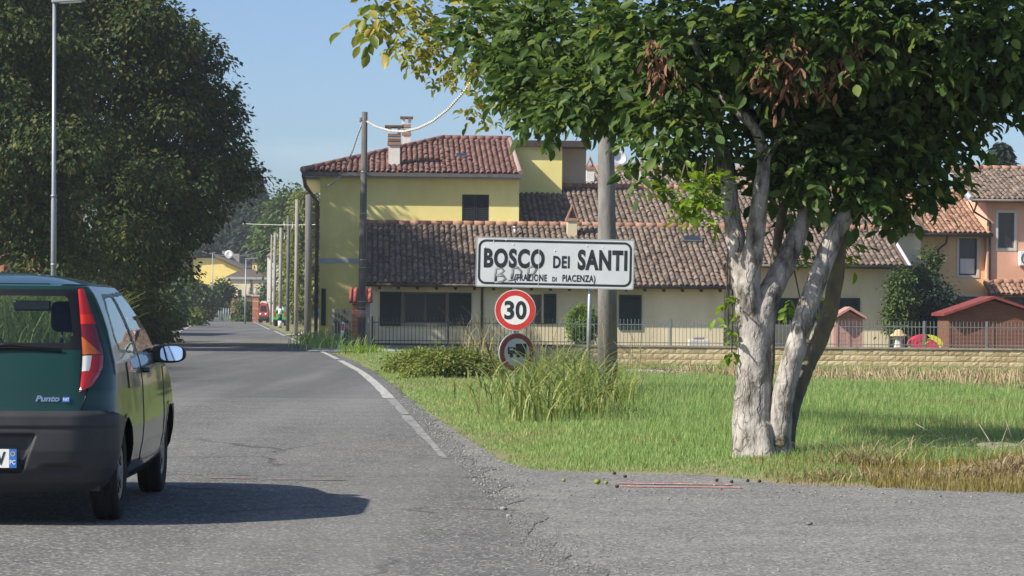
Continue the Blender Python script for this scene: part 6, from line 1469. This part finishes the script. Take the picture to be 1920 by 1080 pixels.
# left verge undergrowth
for i, (x, y, Y, rx, rz, n, lab) in enumerate(((272, 592, 96, .8, .8, 5000, 'sunlit leafy shrub beside the car mirror'), (248, 565, 100, .9, 1.0, 5000, 'taller shrub under the lime tree behind the car'), (292, 585, 150, .8, 1.1, 4000, 'dark shrub under the lime tree farther along the verge'), (230, 590, 92, 1.2, 1.2, 5000, 'shaded shrub behind the car window'), (352, 602, 190, .5, .55, 2500, 'yellowish grass tuft shrub by the far left verge'), (160, 590, 92, 1.3, 1.3, 5000, 'shrub hidden behind the car roof'), (300, 560, 175, 1.3, 2.0, 5000, 'dense dark hedge bush under the lime crown'), (60, 590, 95, 1.5, .9, 5000, 'shrub in front of the brick barn'))):
    c_ = at(x, y, Y); tree('verge_shrub', lab, (c_.x, Y, 0), [((c_.x, Y, max(c_.z, rz * .7)), (rx, rx, rz)), ((c_.x + rx * .5, Y + .5, rz * .5), (rx * .7, rx * .7, rz * .6))], n, .16 if Y < 120 else .3, M['acacia'] if i == 4 else M['bush'], .4, .04, None, 30 + i, 20, .22 if Y < 120 else .35, cat='bush')
# garden shrubs
c_ = at(1093, 605, 89); tree('topiary_bush', 'clipped oval green bush in front of the cream farm wall', (c_.x, 89, -.4), [((c_.x, 89, c_.z), (.5, .5, .55)), ((c_.x, 89, c_.z - .4), (.36, .36, .4))], 6000, .085, M['fresh'], .5, .05, None, 41, 20, .1, .85, cat='bush')
tree('garden_shrub', 'dark dense rounded shrub in front of the apricot house', (at(1738, 640, 95).x, 95, -.5), [el(1738, 570, 95, 1.0, .9), el(1765, 590, 95, .8, .8), el(1710, 600, 94, .7, .7), el(1735, 620, 95, 1.0, .6)], 11000, .13, M['conifer'], .5, .06, None, 42, 20, .2, cat='bush')
tree('garden_shrub', 'light green climbing shrub at the corner of the farm building', (at(1690, 640, 93).x, 93, -.5), [el(1690, 550, 93, .45, .9), el(1685, 600, 93, .4, .6), el(1715, 530, 96, .4, .5), el(1745, 490, 98, .2, .55), el(1735, 520, 98, .3, .4)], 6000, .13, M['poplar'], .5, .04, None, 43, 20, .16, cat='bush')
tree('distant_tree', 'broad distant tree behind the rear houses at the right', (40, 170, -.5), [((38, 170, 5), (6, 4, 5)), ((50, 172, 6), (6, 4, 6)), ((28, 175, 4), (5, 4, 4))], 9000, .6, M['poplar'], 3, .3, None, 44, 20, .8)
for k in range(9):
    x = -95 + k * 22; tree('distant_tree', 'distant tree far behind the village, %s along the skyline' % ['first', 'second', 'third', 'fourth', 'fifth', 'sixth', 'seventh', 'eighth', 'ninth'][k], (x, 380, 0), [((x, 380, 4.5), (9, 4, 4.5)), ((x + 6, 384, 6), (7, 4, 5))], 3500, 1.1, M['poplar'], 3, .4, 'distant skyline trees', 60 + k, 20, 1.3)

# ---- grass: one mass of blades
BL_V = [(-.5, 0, 0), (.5, 0, 0), (-.38, .10, .5), (.38, .10, .5), (0, .34, 1.0)]; BL_F = [(0, 1, 3), (0, 3, 2), (2, 3, 4)]
M['grass'] = leafmat('grass_blade', [(0, (.12, .235, .07)), (.45, (.20, .325, .10)), (.8, (.31, .40, .14)), (.93, (.44, .45, .20)), (1, (.54, .50, .30))], .4, .55, .25)
M['straw2'] = leafmat('dry_straw', [(0, (.18, .135, .075)), (.5, (.29, .23, .13)), (1, (.45, .38, .24))], .2, .8, .15)
def lumpy(X, Y, f=1.0): return (np.sin(X * 2.1 * f + 1.3 * np.sin(Y * .7 * f)) + np.sin(Y * 1.3 * f + 2 * np.sin(X * .9 * f)) + np.sin((X + Y) * 3.7 * f)) / 3
def blades(N, y0, y1, xl, xr_, hfun, wbase, accept, seed):
    q = np.random.default_rng(seed); Y = y0 * (y1 / y0) ** q.random(N); X = xl(Y) + (xr_(Y) - xl(Y)) * q.random(N); ok = accept(X, Y, q); X, Y = X[ok], Y[ok]; n = len(X)
    h = hfun(X, Y, q); w = wbase * (Y / 20) ** .75 * q.uniform(.6, 1.3, n); Z = terrain(X, Y) - .01
    Rm = rot_z(q.uniform(0, 2*math.pi, n)); lean = q.uniform(.3, 1.5, n)
    Mx = Rm * np.stack([w, h * lean, h], -1)[:, None, :]; return Mx, np.stack([X, Y, Z], -1)
def acc(X, Y, q):
    e = np.minimum(X - xg(Y), (Y - yg(X)) * .8 - .16 * smooth(.6, 1.0, X) * smooth(2.9, 2.5, X)) + .18 * lumpy(X, Y, 2.2) + q.normal(0, .08, len(X))
    a = (e > 0) & (Y < 85.2)
    dirt = (Y < 81) & (q.random(len(X)) < .85 * smooth(87, 96, Y + 5.5 * X + 4 * lumpy(X, Y, .8)))
    pt = (np.abs(Y - 77) < 1.2) & (X < 5.4) & (X > -1.2); dv = (np.abs(Y - 80.5) < 1.4) & (X < -3.2)
    ditch = ((X + .5) ** 2 / .4 + (Y - 52.3) ** 2 / 1.6) < .5
    dry = (Y < 22.2) & (X > 2.75) & (q.random(len(X)) < .75)
    hp0 = ((X - 4.15) / .75) ** 2 + ((Y - 21.0) / .5) ** 2 < 1
    return a & ~hp0 & ~dirt & ~pt & ~dv & ~ditch & ~dry
def hgt(X, Y, q):
    e = np.minimum(X - xg(Y), Y - yg(X)); base = .028 + .035 * smooth(0, .8, e) + .085 * smooth(.8, 3.5, e) + .04 * lumpy(X, Y, .9) * smooth(.3, 2, e)
    base = base * (1 - .72 * np.exp(-(((X - 2.2) / .7) ** 2 + ((Y - 21.9) / .9) ** 2)))
    base = np.where((X > 2.75) & (Y < 21.7), .035, base); return np.maximum(base, .03) * q.uniform(.5, 1.35, len(X))
Mx, P = blades(430000, 18.0, 88, lambda Y: xg(Y) - .3, lambda Y: .215 * Y + 1.0, hgt, .0068, acc, 91)
dryb = (lumpy(P[:, 0] + 7, P[:, 1] * .8, .55) + .5 * lumpy(P[:, 0], P[:, 1], 2.5) + rng.normal(0, .45, len(P))) > .72
tag(obj('grass', inst('grass', BL_V, BL_F, Mx[~dryb], P[~dryb]), M['grass']), 'green grass covering the verge and the field', kind='stuff')
M['drygrass'] = leafmat('dry_seeding_grass', [(0, (.17, .17, .06)), (.5, (.30, .26, .12)), (1, (.44, .37, .21))], .25, .7, .2)
tag(obj('dry_grass', inst('dry_grass', BL_V, BL_F, Mx[dryb] * np.array([1, 1, .8]), P[dryb]), M['drygrass']), 'dry yellowing grass patches in the lawn', kind='stuff')
lx = lambda Y: xr(Y) - RW
Mx, P = blades(70000, 22, 270, lambda Y: lx(Y) - 7, lambda Y: lx(Y) - .3, lambda X, Y, q: (.10 + .3 * smooth(.5, 2.5, lx(Y) - X)) * q.uniform(.5, 1.4, len(X)), .013, lambda X, Y, q: q.random(len(X)) < .95, 92)
tag(obj('grass', inst('grass', BL_V, BL_F, Mx, P), M['grass']), 'tall grass on the verge left of the road', kind='stuff')
# weeds of the near margin, straw tufts
def near_acc(X, Y, q):
    e = Y - yg(X) + .1 * lumpy(X, Y, 3); return (X > 2.0) & (e > -.05) & (e < 3.2) & (q.random(len(X)) < np.exp(-e * .55) * np.where(X > 2.75, 1, .25))
Mx, P = blades(60000, 17.8, 24, lambda Y: 0 * Y + 2.0, lambda Y: 0 * Y + 6.5, lambda X, Y, q: q.uniform(.02, .10, len(X)) + (q.random(len(X)) < .04) * .12, .007, near_acc, 93)
M['weedy'] = leafmat('drying_weeds', [(0, (.10, .12, .025)), (.4, (.18, .16, .045)), (.75, (.30, .22, .075)), (1, (.42, .33, .16))], .3, .7, .2)
tag(obj('weeds', inst('weeds', BL_V, BL_F, Mx, P), M['weedy']), 'low drying weeds along the edge of the side road', kind='stuff')
REED = []
def reed_template(n=6, curve=1.2):
    V, Fc = [], []
    for i in range(n):
        t = i / (n - 1); w = .5 * (1 - t ** 2.2) * (.55 + .9 * t if t < .5 else 1); y = (t ** curve) * .75 * t; z = t - .42 * t ** 3
        V += [(-w, y, z), (w, y, z - .0)]
    for i in range(n - 1): a = 2 * i; Fc += [(a, a+1, a+3), (a, a+3, a+2)]
    return V, Fc
RV, RF = reed_template()
def clump(name, label, spots, n, h0, h1, w0, m, seed, spread=(.3, .2), cat='plant', lean=(.4, 1.3), top=True, z=None):
    q = np.random.default_rng(seed); P, Hh = [], []
    for (x, Y, zz, k) in spots:
        for _ in range(int(n * k)): P.append((x + q.normal(0, spread[0]), Y + q.normal(0, spread[1]), zz)); Hh.append(q.uniform(h0, h1) * (.6 + .4 * k))
    P, Hh = np.array(P), np.array(Hh); P[:, 2] = terrain(P[:, 0], P[:, 1]) - .02; N = len(P)
    Mx = rot_z(q.uniform(0, 2*math.pi, N)) * np.stack([w0 * q.uniform(.6, 1.4, N), Hh * q.uniform(*lean, N), Hh], -1)[:, None, :]
    me = inst(name, RV, RF, Mx, P); 
    if top:
        o = obj(name, me, m); return tag(o, label, cat, None, 'stuff')
    return me, m
sp_ = [(gnd(x, y).x, gnd(x, y).y, 0, k) for x, y, k in ((955, 780, .18), (980, 780, .25), (1010, 790, .45), (1040, 795, .6), (1070, 795, .65), (1100, 790, .6), (1130, 782, .45), (1155, 775, .3), (1010, 765, .6), (1035, 758, 1), (1065, 760, 1), (1095, 765, .7), (1120, 762, .5), (940, 770, .15), (1000, 752, .8), (1040, 748, .9), (930, 760, .3), (925, 745, .35))]
M['reed'] = leafmat('wild_sorghum_blade', [(0, (.08, .13, .03)), (.5, (.16, .22, .055)), (.8, (.29, .32, .10)), (1, (.46, .42, .22))], .35, .5, .3)
tag(clump('tall_grass_clump', 'dense clump of tall arching grass around the sign posts', sp_, 85, .45, 1.5, .024, M['reed'], 101, (.22, .6), lean=(.3, 1.9)), None)
sp_ = [(gnd(x, y).x, gnd(x, y).y, 0, k) for x, y, k in ((905, 700, 1), (930, 705, 1), (960, 710, .9), (890, 690, .8), (1000, 700, .6), (1190, 745, .5))]
M['drygrass'] = leafmat('dry_seeding_grass', [(0, (.17, .17, .06)), (.5, (.30, .26, .12)), (1, (.44, .37, .21))], .25, .7, .2)
clump('dry_grass_clump', 'straw coloured seeding grass behind the round signs', sp_, 45, 1.2, 2.5, .012, M['drygrass'], 102, (.25, .8), lean=(.2, .8))
for i, (x, y, h, lab) in enumerate(((785, 700, .5, 'low green weeds nearest the road edge on the verge'), (830, 712, .62, 'thick green weeds beside the ditch mouth'), (868, 712, .6, 'weeds hanging over the dark ditch mouth'))):
    c_ = gnd(x, y); Yb = c_.y; tree('weed_clump', lab, (c_.x, Yb, 0), [((c_.x, Yb, h * .4), (.32, .8, h * .5)), ((c_.x + .3, Yb + .5, h * .35), (.4, .8, h * .45)), ((c_.x - .3, Yb - .2, h * .3), (.4, .6, h * .4))], 5500, .07, M['acacia'], .2, .01, 'weeds along the ditch', 110 + i, 20, .1, .8, cat='plant')
sp_ = [(gnd(x, y).x, gnd(x, y).y, 0, k) for x, y, k in ((595, 650, 1), (615, 655, 1), (640, 655, .8), (660, 658, .6), (580, 646, .8))]
clump('tall_grass_clump', 'shaded tall grass around the guide post', sp_, 130, .5, 1.1, .03, M['grass'], 103, (.4, 2.0))
sp_ = [(gnd(x, y).x, gnd(x, y).y, 0, k) for x, y, k in ((680, 662, 1), (690, 664, .8))]
clump('tall_grass_clump', 'bright green weeds at the foot of the grey pole', sp_, 120, .25, .5, .03, M['fresh'], 104, (.3, .8))
sp_ = [(min((px_ - 960) / F * Y, float(lx(Y)) - .5), Y, 0, 1) for px_, Y in zip(rng.uniform(-90, 150, 46), rng.uniform(44, 60, 46))]
clump('tall_grass_clump', 'tall sunlit rank grass seen through the car rear window', sp_, 60, 1.6, 2.9, .03, M['reed'], 105, (.4, 1.0))
# long dry leaning stems
st = MB(); a, b = gnd(907, 682), at(866, 603, 51); st.tube([a, a.lerp(b, .5) + Vector((0, 0, .05)), b], [.014, .012, .006], 6); tag(st.build('dry_stalk', M['straw2']), 'long pale dry stem leaning left behind the weeds', 'dry plant')
st = MB(); a, b = gnd(935, 712), at(910, 640, 46); st.tube([a, a.lerp(b, .5), b], [.026, .022, .02], 7); tag(st.build('dry_stalk', M['straw2']), 'short thick broken pale stalk beside the no lorries sign', 'dry plant')
# straw tufts and twig heap at the right margin
def tuft(label, x, y, n, h, seed, spread=(.14, .08)):
    c_ = gnd(x, y); me, m_ = clump('dry_tuft', '', [(c_.x, c_.y, 0, 1)], n, h * .4, h, .010, M['straw2'], seed, spread, lean=(.5, 2.2), top=False); return tag(obj('dry_tuft', me, m_), label, 'plant', 'dry straw tufts', 'stuff')
tuft('dry straw tuft right of the walnut trunk', 1618, 888, 190, .42, 121, (.22, .12)); tuft('flattened dry straw tuft at the side road edge', 1560, 905, 120, .26, 122, (.2, .08)); tuft('dry straw tuft at the right frame edge', 1890, 905, 150, .36, 123, (.2, .12)); tuft('thin straw tuft between the heap and the road', 1740, 905, 130, .22, 124, (.3, .1)); tuft('straw tuft with tall stems behind the flattened tuft', 1690, 872, 50, .5, 125, (.15, .1))
hp_ = gnd(1868, 868); heap = thing('twig_heap', 'grey heap of twigs and rubble at the right edge of the grass', 'heap', (hp_.x, hp_.y, float(terrain(hp_.x, hp_.y))))
mb = MB()
for k in range(70):
    a = Vector((rng.normal(0, .38), rng.normal(0, .12), rng.uniform(0, .1))); d = Vector((rng.normal(0, 1), rng.normal(0, .6), rng.normal(.25, .35))).normalized() * rng.uniform(.1, .42); mb.tube([a, a + d * .5 + Vector((0, 0, rng.uniform(-.03, .03))), a + d], [.006, .005, .003], 5)
MB().lathe([(.62, -.05), (.5, .05), (.3, .12), (.1, .16), (0, .165)], 22).build('soil', mat('dry_rubble_soil', (.2, .16, .115), (.36, .32, .27), 14, .95, .8, 40), heap).scale = (1.2, .55, 1)
mb.build('twigs', mat('grey_twig', (.24, .21, .17), (.40, .36, .30), 9, .9), heap)
ROCKV, ROCKF = None, None
bm = bmesh.new(); bmesh.ops.create_icosphere(bm, subdivisions=1, radius=1)
for v in bm.verts: v.co *= random.uniform(.75, 1.2)
bm.verts.index_update(); ROCKV = [v.co[:] for v in bm.verts]; ROCKF = [[v.index for v in f.verts] for f in bm.faces]; bm.free()
M['stone'] = mat('grey_limestone', (.17, .165, .155), (.33, .32, .30), 6, .92, .3, 40, isl=.6)
for k in range(16):
    o = obj('stone', np_mesh('stone', np.array(ROCKV) * rng.uniform(.025, .06) * np.array([1.2, 1, .7]), ROCKF), M['stone'], heap, (rng.normal(.0, .4), rng.normal(-.05, .14), rng.uniform(0, .08)))
# maize stubble
q = np.random.default_rng(55); N = 3000; Y = q.uniform(44, 79, N); X = q.uniform(4.6, 16, N); rowx = np.round(Y / .75) * .75 + q.normal(0, .09, N); Y = rowx; keep = q.random(N) < .55 * smooth(92, 104, Y + 5.5 * X + 6 * lumpy(X, Y, .8)); X, Y = X[keep], Y[keep]; n = len(X)
SV = [(-.5, -.5, 0), (.5, -.5, 0), (.5, .5, 0), (-.5, .5, 0), (-.35, -.35, 1), (.35, -.35, 1), (.35, .35, 1), (-.35, .35, 1)]; SF = [(0, 1, 5, 4), (1, 2, 6, 5), (2, 3, 7, 6), (3, 0, 4, 7), (4, 5, 6, 7)]
D = np.stack([q.normal(0, .35, n), np.full(n, .0) + q.normal(0, .3, n), np.ones(n)], -1); Fm = frames(D, q.uniform(0, 6, n)); Fm = Fm[:, :, [0, 2, 1]]; Mx = Fm * np.stack([np.full(n, .028), np.full(n, .028), q.uniform(.1, .42, n)], -1)[:, None, :]
tag(obj('maize_stubble', inst('maize_stubble', SV, SF, Mx, np.stack([X, Y, terrain(X, Y) - .03], -1)), M['straw2']), 'pale cut maize stubble in front of the stone wall', kind='stuff')
N = 20000; Y = q.uniform(42, 81, N); X = q.uniform(1.5, 17, N); keep = q.random(N) < .8 * smooth(88, 99, Y + 5.5 * X + 5 * lumpy(X, Y, .8)); X, Y = X[keep], Y[keep]; n = len(X)
D = np.stack([q.normal(0, 1, n), q.normal(0, 1, n), q.normal(.15, .25, n)], -1); Mx = frames(D, q.uniform(0, 6, n)) * np.stack([np.full(n, .05), q.uniform(.1, .35, n), np.full(n, .05)], -1)[:, None, :]
tag(obj('straw_litter', inst('straw_litter', QUAD_V, QUAD_F, Mx, np.stack([X, Y, terrain(X, Y) + .02], -1)), M['straw2']), 'dry straw litter on the stubble strip', kind='stuff')
# loose gravel on the shoulder and the side road
q = np.random.default_rng(56); N = 8000; Y = 13.0 * (46 / 13.0) ** q.random(N); sh = q.random(N) < .45
X = np.where(sh, xr(Y) + np.abs(q.normal(0, .32, N)) * np.clip((xg(Y) - xr(Y)) / .6, .6, 2.2) + .03, q.uniform(-.2, 5.5, N)); ok = (X < xg(Y) + .1) | (Y < yg(X)); X, Y = X[ok], Y[ok]; n = len(X); s = .003 + .004 * q.random(n) ** 3 * (1 + (Y > 18))
tag(obj('gravel', inst('gravel', ROCKV, ROCKF, rot_z(q.uniform(0, 6, n)) * np.stack([s * 1.2, s, s * .7], -1)[:, None, :], np.stack([X, Y, np.full(n, .008)], -1)), M['stone']), 'loose gravel along the road shoulder and side road', kind='stuff')
for x, y, s, lab in ((945, 957, .022, 'pale stone lying on the gravel near the road edge'), (1518, 985, .02, 'small white stone alone on the side road'), (955, 970, .018, 'second pale stone just below the first on the gravel')):
    p = gnd(x, y); tag(obj('loose_stone', np_mesh('loose_stone', np.array(ROCKV) * s * np.array([1.3, 1, .7]), ROCKF), M['stone'], None, (p.x, p.y, s * .55)), lab, 'stone')
# fallen walnuts
M['husk'] = mat('green_walnut_husk', (.15, .19, .03), (.24, .26, .05), 20, .7); M['huskb'] = mat('black_walnut_husk', (.018, .015, .012), (.05, .04, .03), 20, .8)
NUTS = [(1057, 905, 0, 'green walnut lying farthest left on the side road'), (1120, 908, 0, 'split green walnut husk in the middle of the fallen nuts'), (1136, 910, 0, 'small green walnut beside the split husk'), (1152, 892, 1, 'black walnut at the grass edge above the green ones'), (1172, 898, 1, 'larger black walnut near the start of the pink line'), (1157, 917, 1, 'black walnut in front of the pink line'), (1344, 905, 1, 'dark walnut on the upper pink line'), (1372, 908, 1, 'dark walnut beside the end of the upper pink line'), (1402, 906, 1, 'dark walnut right of the pink lines by the trunk'), (1424, 907, 1, 'rightmost dark walnut below the trunk')]
for i, (x, y, k, lab) in enumerate(NUTS):
    p = gnd(x, y); bm = bmesh.new(); bmesh.ops.create_uvsphere(bm, u_segments=12, v_segments=8, radius=(.024 if i == 1 else .017) if k == 0 else .015)
    for v in bm.verts: v.co *= 1 + .12 * math.sin(5 * v.co.x * 60 + i) * .5; v.co.z *= .85
    tag(MB().bm(bm, True).build('walnut', M['husk' if k == 0 else 'huskb'], None, (p.x, p.y, .02)), lab, 'walnut', 'fallen walnuts')
# scrap of paper on the verge
p = gnd(773, 705); tag(MB().add([(-.06, -.05, 0), (.07, -.03, .01), (.05, .06, .03), (-.04, .05, .015), (.01, 0, .035)], [(0, 1, 4), (1, 2, 4), (2, 3, 4), (3, 0, 4)]).build('paper_scrap', M['white'], None, (p.x, p.y, float(terrain(p.x, p.y)) + .07)), 'crumpled white paper scrap on the grass verge', 'litter')
# ---------------------------------------------------------------- thin summer haze over the whole place
hm = bpy.data.materials.new('haze_air'); hm.use_nodes = True; hn = hm.node_tree; hn.nodes.remove(hn.nodes['Principled BSDF'])
pv = hn.nodes.new('ShaderNodeVolumePrincipled'); pv.inputs['Color'].default_value = (.86, .92, 1, 1); pv.inputs['Density'].default_value = .00033; pv.inputs['Anisotropy'].default_value = .2
hn.links.new(pv.outputs[0], hn.nodes['Material Output'].inputs['Volume'])
tag(MB().box((-760, -90, -2.2), (760, 1600, 24)).build('haze', hm), 'thin pale summer haze', kind='stuff')
